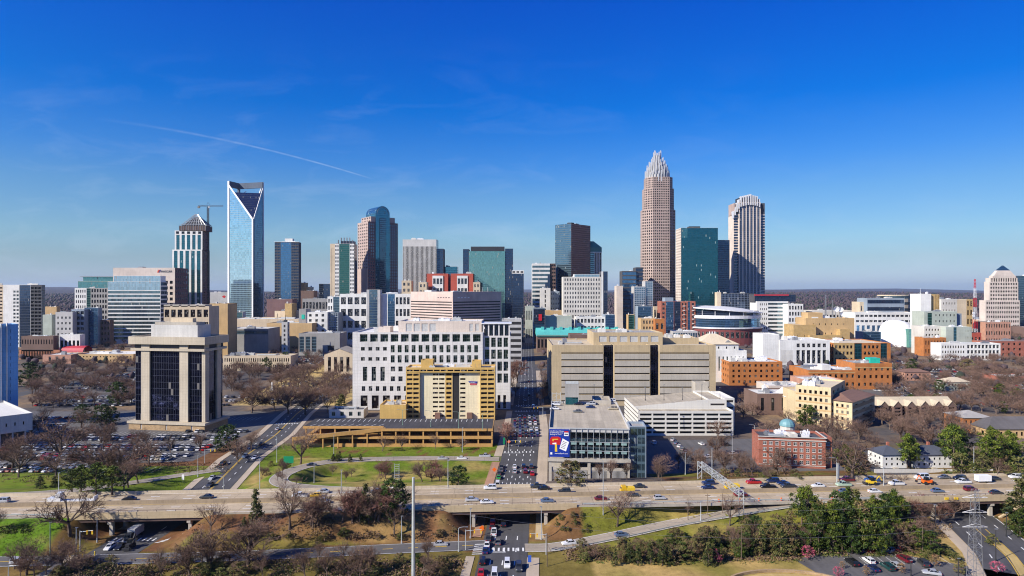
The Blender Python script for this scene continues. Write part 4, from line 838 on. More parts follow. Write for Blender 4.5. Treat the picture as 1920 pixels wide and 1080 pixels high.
# right side: stair tower in steel and glass, open decks
for z in (Z - 1.5, Z - 4.9, Z - 8.3, 9.3, 5.0): b.mb('spandrel', 'blue_grey').box(w - .3, w + .1, .6, dp, z - .6, z + .9)
b.block(w + .1, w + 7, 2, 12, 0, Z + .8, wall='blue_grey', front=CW('cw_steel'), right=CW('cw_steel'), roof='roof_grey')
b.block(7, 14, dp - 4, dp + 6, 0, Z + 9.8, wall='grey_wall', front=[(.62, None), (.18, CW('cw_teal_dark')), (.2, None)], roof='roof_grey')
b.block(w - 12, w - 3, dp - 2, dp + 12, 0, Z + 1.2, wall='concrete', roof='deck_concrete')
fr = b.mb('steel_frame', 'galv')
for x in (.2, 2.4, 4.6): fr.box(x, x + .2, dp - 3, dp - 2.8, Z - 1, Z + 4.5); fr.box(x, x + .2, dp + 2, dp + 2.2, Z - 1, Z + 4.5)
for z in (Z + 1.6, Z + 4.4): fr.box(.2, 4.8, dp - 3, dp - 2.85, z, z + .15)
for zz in (2, 5): fr.tube((.3, dp - 2.9, Z - 1 + zz - 2), (4.7, dp - 2.9, Z + 1.5 + zz - 2), .07, n=4)
fr.box(7.5, 13.8, dp - 4.1, dp - 3.9, Z + 9.8, Z + 11.2)
b.done()
BANNER = b.root
bn = empty('banner', b.root.matrix_basis @ Vector((.15, -.6, zs + 1.0)), ang, 'big blue advertising banner with red shape and white sheet hung on the garage corner', 'banner')
q = MB(); q.box(0, 8.5, 0, .15, 0, 11.6, bot=True); q.build('sheet', 'sign_blue', bn)
for k, (s, z) in enumerate((('Like On Four Money', 10.6), ("It's BMO Real Issue", 9.9), ('Banking for Time', 9.2))): text('lettering', s, .68, 'sign_white', bn, (.35, -.02, z), (R(90), 0, 0))
text('web_address', 'www.ofbank.com', .78, 'sign_white', bn, (2.3, -.02, 1.25), (R(90), 0, 0))
q = MB(); q.face([(.3, -.02, 5.1), (4.6, -.02, 5.1), (4.9, -.02, 7.9), (3.8, -.02, 8.5), (1.0, -.02, 8.4), (.3, -.02, 7.3)]); q.build('red_shape', 'sign_red', bn)
q = MB(); q.face([(2.4, -.03, 2.2), (3.4, -.03, 2.2), (3.2, -.03, 5.3), (2.4, -.03, 5.3)]); q.face([(1.4, -.03, 6.6), (1.8, -.03, 6.5), (1.9, -.03, 7.2), (3.7, -.03, 7.2), (3.7, -.03, 7.6), (1.4, -.03, 7.5)]); q.build('yellow_shape', 'sign_yellow', bn)
q = MB(); q.face([(1.4, -.035, 5.3), (3.0, -.035, 5.3), (3.0, -.035, 6.0), (1.4, -.035, 5.8)]); q.face([(4.3, -.03, 3.5), (7.0, -.03, 2.4), (8.3, -.03, 6.3), (5.6, -.03, 7.8)]); q.build('white_sheet', 'sign_white', bn)
q = MB()
for k in range(5): z = 6.5 - k * .62; q.face([(5.7 - k * .22, -.04, z), (7.3 - k * .2, -.04, z - .65), (7.35 - k * .2, -.04, z - .45), (5.75 - k * .22, -.04, z + .2)])
q.build('printed_lines', 'ink', bn)
q = MB(); q.face([(6.2, -.03, 8.8), (8.1, -.03, 8.8), (8.1, -.03, 10.2), (6.2, -.03, 10.2)]); q.face([(.5, -.03, 1.0), (1.3, -.03, 1.0), (1.3, -.03, 1.9), (.5, -.03, 1.9)]); q.build('logo_panel', 'sign_white', bn)
q = MB(); q.face([(6.3, -.04, 10.25), (8.0, -.04, 10.25), (8.0, -.04, 10.85), (6.3, -.04, 10.85)]); q.build('logo_top', 'sign_red', bn)
q = MB(); q.face([(6.4, -.04, 9.3), (7.9, -.04, 9.3), (7.9, -.04, 9.8), (6.4, -.04, 9.8)]); q.build('logo_bar', 'ink', bn)
# --- white sloping parking garage
d = 353; X0 = gx(1197, d); b = Bld('parking_garage', 'white open parking garage with sloping upper ramp and long dark slots', 'parking garage', X0, d, 0, 'slab_white', 'deck_concrete')
w = gx(1375, d) - X0; Zt = [gz(760, d), gz(768, d)]
lv = 5; Zf = gz(768, d)
for k in range(lv + 1):
    z = .5 + k * (Zf - 2.2) / lv
    b.mb('parapet', 'slab_white').box(0, w, 0, .35, z - .45 if k else 0, z + .75); b.mb('deck_slab', 'concrete').box(.3, w - .3, .36, 44, z - .45, z - .05, bot=True)
    b.mb('parapet', 'slab_white').box(w - .35, w, .36, 44, z - .55 if k else 0, z + 1.15); b.mb('parapet', 'slab_white').box(0, .35, .36, 44, z - .55 if k else 0, z + 1.15)
for k in range(8): x = k * (w - .8) / 7; b.mb('column', 'slab_white').box(x, x + .8, .05, .6, 0, Zf - 1)
b.mb('back_wall', 'dark_wall').box(1, w - 1, 4, 4.2, 0, Zf - 2)
zr = .5 + (Zf - 2.2)
b.mb('roof', 'deck_concrete').face([(.35, .36, zr), (w - .35, .36, zr), (w - .35, 44, zr), (.35, 44, zr)])
u = b.mb('ramp_wall', 'slab_white')
u.face([(0, 10, zr), (w * .8, 10, zr), (w * .8, 10, zr + 5.6), (0, 10, zr + 1.6)]); u.face([(0, 10.4, zr + 1.6), (w * .8, 10.4, zr + 5.6), (w * .8, 10.4, zr), (0, 10.4, zr)]); u.face([(0, 10, zr + 1.6), (w * .8, 10, zr + 5.6), (w * .8, 10.4, zr + 5.6), (0, 10.4, zr + 1.6)])
b.mb('roof', 'deck_concrete').face([(0, 10.4, zr + .8), (w * .8, 10.4, zr + 4.6), (w * .8, 44, zr + 4.6), (0, 44, zr + .8)])
b.block(w * .8, w - .4, 10, 42, zr - .1, zr + 5.6, wall='slab_white', roof='deck_concrete', front=RB(1, .3, 'glass_void', (1, 1, 1, 1)))
for k in range(4):
    z = 1.6 + k * (Zf - 2.2) / lv
b.block(w, w + 5.5, 14, 40, 0, Zf + 4, wall='slab_white', roof='roof_white', front=RB(5, .35, 'glass_void'), right=RB(5, .35, 'glass_void')); b.block(w - 9, w - 1, 42, 50, 0, Zf + 9, wall='concrete', roof='roof_grey'); b.done()
# --- red brick four-storey block with teal cupola
d = 287; b = corner('brick_building', 'four-storey dark red brick block with white windows behind the freeway', 'building', 1548, d, 1423, 1563, 822, 9, 'red_brick', 'roof_dark', done=False, body=False)
gw = lambda n: G(n, 4, .52, .5, 'glass', (1.2, 1, 1.2, 1.6), .2)
b.B = 15; b.block(-b.A, 0, 0, 15, 0, b.Z, front=gw(10), units=5, uh=(.6, 1.4)); b.block(.02, 3.4, 2.4, 14, 0, b.Z - .02, front=G(1, 4, .45, .5, 'glass', (0, 0, 1.2, 1.6), .2), para=.5)
A, Bb, Z = b.A, b.B, b.Z
cn = b.mb('cornice', 'offwhite_wall')
for z, h, o in ((Z - 1.5, .35, .35), (Z - .05, .25, .5), (1.0, .25, .15)): cn.box(-A - o, o, -o, 0.01 - .012, z, z + h); cn.box(.002, o, 0, Bb, z, z + h)
ws = b.mb('window_surround', 'white_wall')
for nm, g, ww, hh, p, a in b.wins: 
    ca, sa = math.cos(a), math.sin(a)
    for x0, x1, z0, z1 in ((-.12, ww + .12, -.22, 0), (-.08, 0, 0, hh), (ww, ww + .08, 0, hh), (ww / 2 - .06, ww / 2 + .06, 0, hh), (0, ww, hh * .5 - .05, hh * .5 + .05), (-.1, ww + .1, hh, hh + .15)):
        ws.face([(p[0] + ca * q[0] + sa * .24, p[1] + sa * q[0] - ca * .24, p[2] + q[1]) for q in ((x0, z0), (x1, z0), (x1, z1), (x0, z1))])
b.block(-A * .5, -A * .38, Bb * .25, Bb * .6, Z - .9, Z + .7, wall='offwhite_wall', roof='roof_white')
b.done()
d2 = 322; t = Bld('cupola_building', 'low white drum with a teal blue dome and finial behind the red brick block', 'building', gx(1476, d2), d2, 0, 'offwhite_wall'); zc = gz(803, d2)
q = t.mb('drum', 'offwhite_wall'); pol = lambda r, n=12: [(r * math.cos(2 * math.pi * k / n), r * math.sin(2 * math.pi * k / n)) for k in range(n)]
q.prism(pol(5.2), 0, zc - 1.4); q.prism(pol(3.4), zc - 1.4, zc + 1.4)
qd = t.mb('dome', 'dome_blue')
for k in range(5):
    a0, a1 = math.pi / 2 * k / 5, math.pi / 2 * (k + 1) / 5
    qd.frust(pol(3.8 * math.cos(a0)), zc + 1.4 + 3.4 * math.sin(a0), pol(max(.15, 3.8 * math.cos(a1))), zc + 1.4 + 3.4 * math.sin(a1))
t.mb('finial', 'offwhite_wall').tube((0, 0, zc + 4.7), (0, 0, zc + 6.2), .18, .05)
t.done()
# --- white two-storey houses with hip roofs by the freeway
def hip(b, x0, x1, y0, y1, z, h, mat='roof_slate', ov=.6, name='roof'):
    q = b.mb(name, mat); x0 -= ov; x1 += ov; y0 -= ov; y1 += ov; w, dd = x1 - x0, y1 - y0; m = min(w, dd) / 2
    if w >= dd: r = [(x0 + m, (y0 + y1) / 2, z + h), (x1 - m, (y0 + y1) / 2, z + h)]
    else: r = [((x0 + x1) / 2, y0 + m, z + h), ((x0 + x1) / 2, y1 - m, z + h)]
    c = [(x0, y0, z), (x1, y0, z), (x1, y1, z), (x0, y1, z)]
    if w >= dd: q.face([c[0], c[1], r[1], r[0]]); q.face([c[1], c[2], r[1]]); q.face([c[2], c[3], r[0], r[1]]); q.face([c[3], c[0], r[0]])
    else: q.face([c[0], c[1], r[0]]); q.face([c[1], c[2], r[1], r[0]]); q.face([c[2], c[3], r[1]]); q.face([c[3], c[0], r[0], r[1]])
    q.face(c[::-1])
def gable(b, x0, x1, y0, y1, z, h, mat, along='x', ov=.5, wallm=None):
    q = b.mb('roof', mat)
    if along == 'x':
        ym = (y0 + y1) / 2
        q.face([(x0 - ov, y0 - ov, z), (x1 + ov, y0 - ov, z), (x1 + ov, ym, z + h), (x0 - ov, ym, z + h)]); q.face([(x1 + ov, y1 + ov, z), (x0 - ov, y1 + ov, z), (x0 - ov, ym, z + h), (x1 + ov, ym, z + h)])
        g = b.mb('wall', wallm or b.w); g.face([(x1, y0, z), (x1, y1, z), (x1, ym, z + h * .97)]); g.face([(x0, y1, z), (x0, y0, z), (x0, ym, z + h * .97)])
    else:
        xm = (x0 + x1) / 2
        q.face([(x0 - ov, y1 + ov, z), (x0 - ov, y0 - ov, z), (xm, y0 - ov, z + h), (xm, y1 + ov, z + h)]); q.face([(x1 + ov, y0 - ov, z), (x1 + ov, y1 + ov, z), (xm, y1 + ov, z + h), (xm, y0 - ov, z + h)])
        g = b.mb('wall', wallm or b.w); g.face([(x0, y0, z), (x1, y0, z), (xm, y0, z + h * .97)]); g.face([(x1, y1, z), (x0, y1, z), (xm, y1, z + h * .97)])
for x0, x1, lab in ((1655, 1702, 'left-hand white two-storey house with hipped dark roof beside the freeway'), (1716, 1792, 'wider white two-storey house with hipped dark roof behind tall pines')):
    d = 288; X0 = gx(x0, d); b = Bld('white_house', lab, 'house', X0, d, R(3), 'white_wall'); w = gx(x1, d) - X0; z = gz(853, d)
    b.block(0, w, 0, 11, 0, z, front=G(max(4, int(w / 2.6)), 2, .34, .44, 'glass_black', (.6, .6, .6, .6), .15), left=G(3, 2, .3, .44, 'glass_black', (.6, .6, .6, .6), .15), right=G(3, 2, .3, .44, 'glass_black', (.6, .6, .6, .6), .15), top=False)
    hip(b, 0, w, 0, 11, z, 3.0); b.mb('chimney', 'red_brick').box(w * .6, w * .6 + 1, 7, 8, z + 1, z + 4); b.mb('porch_step', 'concrete').box(w * .4, w * .4 + 2, -1.5, -.02, 0, .5); b.done()
w0 = MB(); w0.box(0, 52, 0, .3, 0, 1.6); tag(w0.build('garden_wall', 'offwhite_wall', loc=(gx(1640, 281), 281, 0)), 'long low white wall in front of the white houses', 'wall')
# --- yellow apartments
d = 372; b = corner('apartment_building', 'yellow and tan banded five-storey apartment block with hipped grey roofs', 'apartments', 1558, d, 1492, 1584, 727, 38, 'yellow_cream', 'roof_cream', done=False, wr=None, front=G(6, 5, .5, .46, 'glass_brown', (1, 1, .5, 1.2)), right=G(3, 5, .4, .46, 'glass_brown', (1, 1, .5, 1.2)), units=4)
A, Bb, Z = b.A, b.B, b.Z
bd = b.mb('brick_band', 'tan_wall')
for k in range(5): z = .8 + k * (Z - 1.7) / 5; bd.box(-A - .05, .06, -.06, -.005, z - .3, z + .65); bd.box(.005, .07, 0, Bb, z - .3, z + .65)
b.done()
d = 366; b = corner('apartment_building', 'yellow apartment wing with brown hipped roof to the right of the taller banded block', 'apartments', 1598, d, 1533, 1640, 754, 46, 'yellow_cream', 'roof_brown', done=False, body=False)
A, Bb, Z = b.A, b.B, b.Z
b.block(-A, 0, 0, Bb, 0, Z, front=G(6, 4, .42, .46, 'glass_brown', (1, 1, .5, .8)), right=G(3, 4, .36, .46, 'glass_brown', (1, 1, .5, .8)), top=False)
bd = b.mb('brick_band', 'tan_dark')
for k in range(4): z = .5 + k * (Z - 1.3) / 4; bd.box(.005, .07, 1, Bb - 1, z + .3, z + 2.2); bd.box(-A * .45, -A * .15, -.07, -.005, z + .3, z + .9)
hip(b, -A, 0, 0, Bb, Z, 3.2, 'roof_brown', .9); b.done()
d = 392; b = tower('apartment_building', 'flat roofed cream block joined behind the yellow apartments, with three blank bays', 'apartments', 1494, 1560, 735, d, 20, 'yellow_cream', 'roof_cream', front=G(7, 4, .5, .5, 'glass_brown', (1, 1, .5, 1)))
# gabled row with white roof
d = 404; X0 = gx(1642, d); b = Bld('terrace_row', 'long white-roofed row with six brown gabled balconies behind bare trees', 'building', X0, d, R(2), 'brown_wall'); w = gx(1798, d) - X0; z = gz(762, d)
b.block(0, w, 2, 16, 0, z, front=G(12, 3, .7, .55, 'glass_black', (1, 1, .5, .3), .5), top=False); gable(b, 0, w, 2, 16, z, 4.6, 'roof_tan')
for k in range(6):
    x = 1 + k * w / 6 + 1.2; x2 = x + w / 6 - 3.2
    b.block(x, x2, -1, 2, 0, z, front=G(1, 3, .8, .62, 'glass_black', (.3, .3, .5, .2), .9), wall='brown_wall', top=False); gable(b, x, x2, -1, 8, z, 3.4, 'roof_tan', 'y', .35)
b.done()
d = 412; X0 = gx(1420, d); b = Bld('school_building', 'low brown brick hall with a white gabled entrance beside the white garage', 'building', X0, d, 0, 'brown_wall', 'roof_white'); w = gx(1498, d) - X0; z = gz(738, d)
b.block(0, w, 0, 24, 0, z, front=G(4, 1, .3, .6, 'glass_black'), units=2); gable(b, w * .62, w * .98, -4, 12, z - 1.5, 4, 'roof_white', 'y'); b.block(w * .62, w * .98, -4, 0, 0, z - 1.5, front=G(2, 1, .6, .5, 'glass_black'), top=False); b.done()
tower('hall', 'plain flat-roofed pinkish hall behind the school building', 'building', 1441, 1512, 723, 440, 22, 'pale_pink', 'roof_white'); tower('brick_hall', 'pinkish brick block with white roof edge in front of the orange offices', 'building', 1508, 1580, 712, 470, 24, 'pink_brick', 'roof_white', front=G(8, 2, .4, .3, 'glass'))
# orange brick offices
tower('brick_office', 'four-storey orange brick block with white roof left of the brown school', 'office building', 1367, 1467, 678, 540, 34, 'orange_brick', 'roof_white', front=G(9, 4, .42, .45, 'glass_brown', (1.5, 1.5, 1, 1)), left=G(6, 4, .4, .45, 'glass_brown'), units=6)
d = 519; b = tower('brick_office', 'long low orange brick block with rooftop plant and teal screen', 'office building', 1516, 1672, 694, d, 36, 'orange_brick', 'roof_grey', front=G(14, 2, .45, .42, 'glass_brown', (2, 2, 1, 1.5)), units=7, uh=(1, 2.4), done=False)
x0 = gx(1603, d) - gx(1516, d); b.block(x0, b.W + .1, -.3, 30, 0, gz(681, d), front=G(6, 3, .42, .42, 'glass_brown', (1, 1, 1, 1.5)), wall='orange_brick', roof='roof_grey', units=5)
b.mb('plant_screen', 'sign_teal').box(b.W - 14, b.W - 6, 6, 14, gz(681, d) - .8, gz(673, d)); b.mb('band', 'yellow_brick').box(-.12, x0 - .1, -.12, -.005, b.Z - 2.2, b.Z - 1.7); b.mb('band', 'yellow_brick').box(x0 + .05, b.W + .2, -.44, -.305, gz(681, d) - 4, gz(681, d) - 3.3)
b.mb('plant_box', 'white_wall').box(14, 21, 6, 14, b.Z - .8, b.Z + 3.6); b.done()
d = 705; b = tower('brick_office', 'orange and yellow brick office with tall teal glass corners and cream roof', 'office building', 1563, 1670, 643, d, 60, 'orange_brick', 'roof_cream', left=G(12, 3, .6, .5, 'glass_brown'), front=dict(cols=[(.36, G(5, 3, .6, .5, 'glass_brown', (1, 1, 1, 1)), 'yellow_brick'), (.14, CW('cw_teal_dark')), (.32, G(4, 3, .6, .5, 'glass_brown', (1, 1, 1, 1))), (.12, CW('cw_teal_dark')), (.06, None)]), units=3)
# white modern block with slit windows
d = 690; b = tower('library_building', 'white block with tall dark bays beside a blank white tower slab', 'building', 1462, 1556, 638, d, 44, 'white_wall', 'roof_white', done=False, units=5, front=[(.62, dict(cols=[(.28, G(14, 1, .45, .9, 'pale_pink', (1, 1, 1, 0), .3, 'slit')), (.72, G(6, 1, .68, .92, 'glass', (2, 3, 1, 0), .8))])), (.38, dict(cols=[(.28, None), (.72, G(6, 1, .6, .45, 'glass', (2, 3, 0, 1)))]))], right=None)
b.block(-gx(1462, d) + gx(1431, d), .02, 1, 30, 0, gz(627, d), roof='roof_white', wall='white_wall', front=None); b.done()
# domed white courthouse with hip roof
d = 560; X0 = gx(1308, d); b = Bld('courthouse', 'white courthouse with a broad cream hipped roof and tall dark windows', 'building', X0, d, 0, 'white_wall', 'roof_white'); w = gx(1400, d) - X0
b.block(0, w, 0, 34, 0, gz(657, d), front=G(11, 1, .36, .62, 'glass_green', (3, 1, 6, 1.5)), left=G(6, 1, .36, .62, 'glass_green')); b.block(2, w * .86, 3, 31, gz(657, d) - .8, gz(646, d), front=G(5, 1, .18, .35, 'glass'), top=False)
z = gz(646, d); q = b.mb('roof', 'roof_cream'); x0, x1 = 1, w * .88
q.frust([(x0, 2), (x1, 2), (x1, 32), (x0, 32)], z, [(x0 + 14, 14), (x0 + 20, 14), (x0 + 20, 20), (x0 + 14, 20)], gz(628, d))
q2 = b.mb('dormer', 'grey_wall'); q2.face([(x1 - 13, 4, z + 1), (x1 - 6, 4, z + 1), (x1 - 9.5, 4, z + 3.6)]); q2.face([(x1 - 6, 4, z + 1), (x1 - 9.5, 9, z + 3.4), (x1 - 9.5, 4, z + 3.6)]); q2.face([(x1 - 9.5, 9, z + 3.4), (x1 - 13, 4, z + 1), (x1 - 9.5, 4, z + 3.6)])
for k in range(3): b.mb('vent', 'metal_white').tube((x0 + 14.5 + k * 2.4, 16, gz(628, d) - .3), (x0 + 14.5 + k * 2.4, 16, gz(628, d) + 2), .5)
b.done()
# small right-hand houses and blocks
def cottage(name, lab, cat, x0, x1, yb, h, dp, wallm, roofm, rh=2.5, n=4, r=1):
    d = gd(yb); X0 = gx(x0, d); b = Bld(name, lab, cat, X0, d, 0, wallm); w = gx(x1, d) - X0
    b.block(0, w, 0, dp, 0, h, front=G(n, r, .4, .5, 'glass_brown', (.5, .5, .3, .4), .15), left=G(3, r, .3, .5, 'glass_brown', (.5, .5, .3, .4), .15), top=False); hip(b, 0, w, 0, dp, h, rh, roofm); b.done()
cottage('brick_house', 'red brick two-storey house with brown hipped roof beside a bare car park', 'house', 1697, 1745, 714, 7.5, 14, 'pink_brick', 'roof_brown', 2.6, 6, 2)
cottage('small_house', 'pale two-storey house with pinkish hipped roof among bare trees', 'house', 1776, 1820, 733, 7.0, 13, 'sage_wall', 'roof_tan', 3.2, 7, 2)
cottage('orange_hall', 'orange gabled brick hall with white cupola trim at the far right', 'building', 1806, 1862, 812, 8.5, 16, 'orange_brick', 'roof_grey', 3.0, 6, 2)
cottage('long_hall', 'long grey-roofed low hall right of the orange hall', 'building', 1852, 1990, 822, 5.0, 20, 'tan_wall', 'roof_shingle', 5.0, 14, 1)
tower('brick_shop', 'low red brick flat-roofed shop at the right edge with white parapet', 'building', 1876, 1990, 706, 560, 22, 'red_brick', 'roof_white', front=G(8, 2, .5, .4, 'glass_brown'))
tower('brick_flats', 'dark red brick flats with brown roof behind the pale flats at the right', 'apartments', 1845, 1990, 640, 770, 24, 'red_brick', 'roof_brown', front=G(14, 3, .35, .45, 'glass_brown'), para=.2)
b = tower('apartment_building', 'cream and glass three-storey flats above the mass of bare trees at the right', 'apartments', 1764, 1876, 644, 735, 18, 'white_wall', 'roof_white', front=dict(cols=[(.42, G(9, 3, .5, .5, 'glass_brown', (1, 1, 1, 1))), (.58, G(9, 3, .72, .62, 'glass', (1, 1, .5, .5), .8))]))
# far left foreground: slab tower, blue shade put into its wall colour, and low wing
b = corner('slab_tower', 'tall blue panelled slab tower with white ribs cut by the left edge of the view', 'apartments', -14, 372, 0, 34, 609, 40, 'shade_blue_wall', 'roof_white', done=False, body=False)  # the blue of the panels is shade put into the wall colour
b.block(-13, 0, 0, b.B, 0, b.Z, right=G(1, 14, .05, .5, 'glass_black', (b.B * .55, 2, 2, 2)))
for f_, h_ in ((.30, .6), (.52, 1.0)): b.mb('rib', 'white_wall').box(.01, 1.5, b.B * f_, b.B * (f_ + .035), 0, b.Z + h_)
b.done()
b = corner('low_wing', 'low white flat-roofed wing on thin legs in the shade at the left edge', 'building', -40, 318, -85, 61, 786, 40, 'precast_white', 'roof_white', done=False, body=False)
b.block(-b.A, 0, 0, b.B, b.Z - 9, b.Z, right=G(5, 1, .16, .26, 'glass_black', (2, 2, 1, 1.5)), front=None)
for k in range(4): b.mb('leg', 'precast_white').box(-.9, -.4, 3 + k * b.B / 4.2, 3.6 + k * b.B / 4.2, 0, b.Z - 9)
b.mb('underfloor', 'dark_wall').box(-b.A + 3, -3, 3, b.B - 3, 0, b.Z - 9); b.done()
# ================================================================ skyline and middle distance
# --- left group
d = 905; b = tower('residential_tower', 'white-edged dark glass residential tower with stacked balconies at the far left', 'apartments', -42, 78, 534, d, 7, 'white_wall', 'roof_grey', done=False, units=4,
  front=dict(cols=[(.40, G(3, 14, .8, .42, 'glass_brown', (1, 0, 20, 2), 1.2), 'cream_wall'), (.14, None), (.11, G(2, 15, .7, .55, 'glass_green', (1, 0, 3, 7))), (.18, CW('cw_navy')), (.17, G(3, 17, .85, .6, 'glass_black', (0, 0, 2, 2), 1.2), 'dark_wall')]), right=CW('cw_navy')); b.done()
for (x0, x1, yt, d, wl, st, lab) in ((80, 97, 590, 930, 'sage_wall', None, 'narrow blank pale green block beside the dark residential tower'), (97, 105, 594, 940, 'cream_wall', G(1, 1, .9, .8, 'sign_teal', name='mural'), 'narrow cream block with a bright green mural panel'), (104, 136, 585, 925, 'grey_light', G(4, 6, .4, .4, 'glass', (1, 1, 1, 4)), 'grey mid-rise with small windows among the low flats at the left'), (134, 158, 580, 935, 'blue_grey', G(3, 7, .8, .6, 'glass', (0, 0, 1, 1), .8), 'blue-grey mid-rise with stacked white balconies at the left'), (158, 184, 577, 945, 'blue_grey', CW('cw_blue'), 'short bright blue glass mid-rise left of the striped office'), (183, 206, 600, 950, 'brown_wall', G(4, 5, .5, .5, 'glass_black'), 'dark brown mid-rise against the striped office'), (78, 106, 575, 1150, 'tan_wall', None, 'tan block far behind the low flats at the left'), (112, 150, 627, 800, 'white_wall', G(5, 1, .6, .5, 'glass_black'), 'low white shop with dark openings below the left mid-rises'), (40, 100, 630, 790, 'brown_wall', G(12, 2, .4, .4, 'glass_black'), 'low dark brown block at the foot of the far left tower')):
    tower('mid_rise', lab, 'building', x0, x1, yt, d - 45 if d < 1000 else d, 9, wl, 'roof_white', front=st, units=2, uh=(1, 2.5))
b = tower('white_tower', 'white tower with square windows and a dark right half below teal glass offices', 'apartments', 140, 201, 540, 1010, 8, 'white_wall', 'roof_white', front=dict(cols=[(.36, G(5, 10, .5, .55, 'glass', (1, .5, 1, 1))), (.14, CW('cw_green')), (.5, G(6, 10, .6, .6, 'glass_black'), 'grey_wall')]))
b = tower('teal_office', 'broad stepped teal glass office roof showing behind the white tower at the left', 'office building', 146, 212, 527, 1090, 38, 'cream_wall', 'roof_white', front=CW('cw_teal'), done=False); b.block(6, b.W + 2, 4, 36, b.Z - .9, gz(519, 1090), front=CW('cw_teal'), wall='metal_white'); b.mb('roof_slab', 'metal_grey').box(2, b.W + 2, 1, 37, gz(519, 1090), gz(519, 1090) + .8); b.done()
d = 960; b = tower('striped_office', 'wide office block of white bands and dark glass with a glass penthouse', 'office building', 202, 301, 528, d, 19, 'white_wall', 'roof_white', done=False, front=[(.86, RB(13, .68, 'cw_band', (.4, .4, 6, 0))), (.14, CW('cw_sky'))], right=RB(14, .7, 'cw_navy'))
b.block(7, b.W - 2, 3, 18, b.Z - .9, gz(517, d), wall='metal_white', front=CW('cw_sky')); b.done()
d = 1010; b = tower('insurance_tower', 'pinkish white tower with a blank top band and lettered sign above the striped office', 'office building', 212, 328, 502, d, 40, 'pale_pink', 'roof_white', done=False, front=[(.84, dict(cols=[(.74, None), (.26, G(3, 11, .62, .55, 'glass_black', (.5, 2, 1, 0)))])), (.16, None)], right=dict(cols=[(1, G(6, 13, .4, .45, 'win_pale', (1, 1, 1, 1)), 'granite_and_shade')])); sw, Zs = b.W, b.Z; bx = gx(212, d); b.done()
sg = empty('tower_sign', (bx + sw - 28, d - .3, Zs - 7.6), 0, 'lettered sign with coloured slanted bars high on the pinkish tower', 'sign')
text('lettering', 'NASCAR', 4.6, 'ink', sg, (5.8, 0, .2), (R(90), 0, 0), ext=.1)
for k, m in enumerate(('sign_orange', 'sign_red', 'sign_blue')): q = MB(); q.face([(k * 1.6, 0, 0), (k * 1.6 + 1.1, 0, 0), (k * 1.6 + 2.6, 0, 4.4), (k * 1.6 + 1.5, 0, 4.4)]); q.build('bar', m, sg)
b = tower('terraced_flats', 'cream arched-roof terraced flats behind the tan office tower', 'apartments', 307, 392, 574, 700, 24, 'cream_wall', 'roof_tan', done=False, front=[(.55, None), (.45, G(7, 2, .7, .6, 'glass_brown', (0, 0, 0, 1), .8))])
for k in range(5): x = k * b.W / 5.2; b.mb('roof_arch', 'concrete').box(x, x + b.W / 7, 0, 16, b.Z - .8, b.Z + 1.6)
b.done()
tower('beige_block', 'plain tan block with a dark shaded foot right of the terraced flats', 'building', 393, 427, 569, 760, 26, 'tan_wall', 'roof_grey', units=2)
# --- tower with the pyramid frame on top
d = 1080; b = tower('stone_tower', 'stone and teal glass tower with a stepped steel pyramid crown beside a crane', 'skyscraper', 323, 379, 468, d, 27, 'white_wall', 'roof_grey', done=False, front=[(.12, G(8, 1, .5, .6, 'glass_black')), (.88, VT(5, .62, 'cw_teal_dark', (1, 1, 0, 2)))], right=dict(cols=[(1, G(5, 34, .55, .5, 'glass_brown', (1, 1, 2, 2)), 'granite_and_shade')]))
x0 = gx(327, d) - gx(323, d); z2 = gz(432, d); q0 = gx(393, d) - gx(323, d)
b.block(x0, b.W, 1, 26, b.Z - .9, z2, front=[(.78, VT(5, .62, 'cw_teal_dark', (1, 1, 1, 0))), (.22, G(5, 1, .55, .6, 'glass_black'))], right=dict(cols=[(1, G(4, 8, .5, .5, 'glass_black'), 'granite_and_shade')]))
fr = b.mb('crown_frame', 'metal_grey'); cx0, cx1 = gx(338, d) - gx(323, d), gx(384, d) - gx(323, d); zt = gz(400, d)
b.mb('crown_drum', 'rust_steel').box(cx0 - 2, cx1 + 1, 1, 25, z2 - .9, z2 + 8)
for k in range(12): fr.tube((cx0 - 2.2 + (cx1 - cx0 + 3) * k / 11, .8, z2), (cx0 - 2.2 + (cx1 - cx0 + 3) * k / 11, .8, z2 + 10), .3, n=4)
z2 += 8
b.mb('crown_core', 'metal_dark').frust([(cx0 + 1, 3), (cx1 - 1, 3), (cx1 - 1, 24), (cx0 + 1, 24)], z2, [((cx0 + cx1) / 2 - 2, 12), ((cx0 + cx1) / 2 + 2, 12), ((cx0 + cx1) / 2 + 2, 16), ((cx0 + cx1) / 2 - 2, 16)], zt - 5)
cxm = (cx0 + cx1) / 2
for k in range(6):
    t = k / 6; xa, xb = cx0 + (cxm - cx0) * t, cx1 + (cxm - cx1) * t; ya, yb = 2 + 12 * t, 26 - 12 * t; z = z2 + 2 + (zt - z2 - 4) * t
    for p, q in (((xa, ya), (xb, ya)), ((xb, ya), (xb, yb)), ((xa, ya), (xa, yb))): fr.tube((*p, z), (*q, z), .45, n=4)
for k in range(9):
    t = k / 8; fr.tube((cx0 + (cx1 - cx0) * t, 2, z2 + 1), (cxm + (t - .5) * 5, 14, zt), .5, .35, n=4); fr.tube((cx1, 2 + 24 * t, z2 + 1), (cxm + 1, 14, zt), .45, .3, n=4)
fr.tube((cxm, 20, zt - 2), (cxm, 20, zt + 5), .5, .2, n=4); b.done()
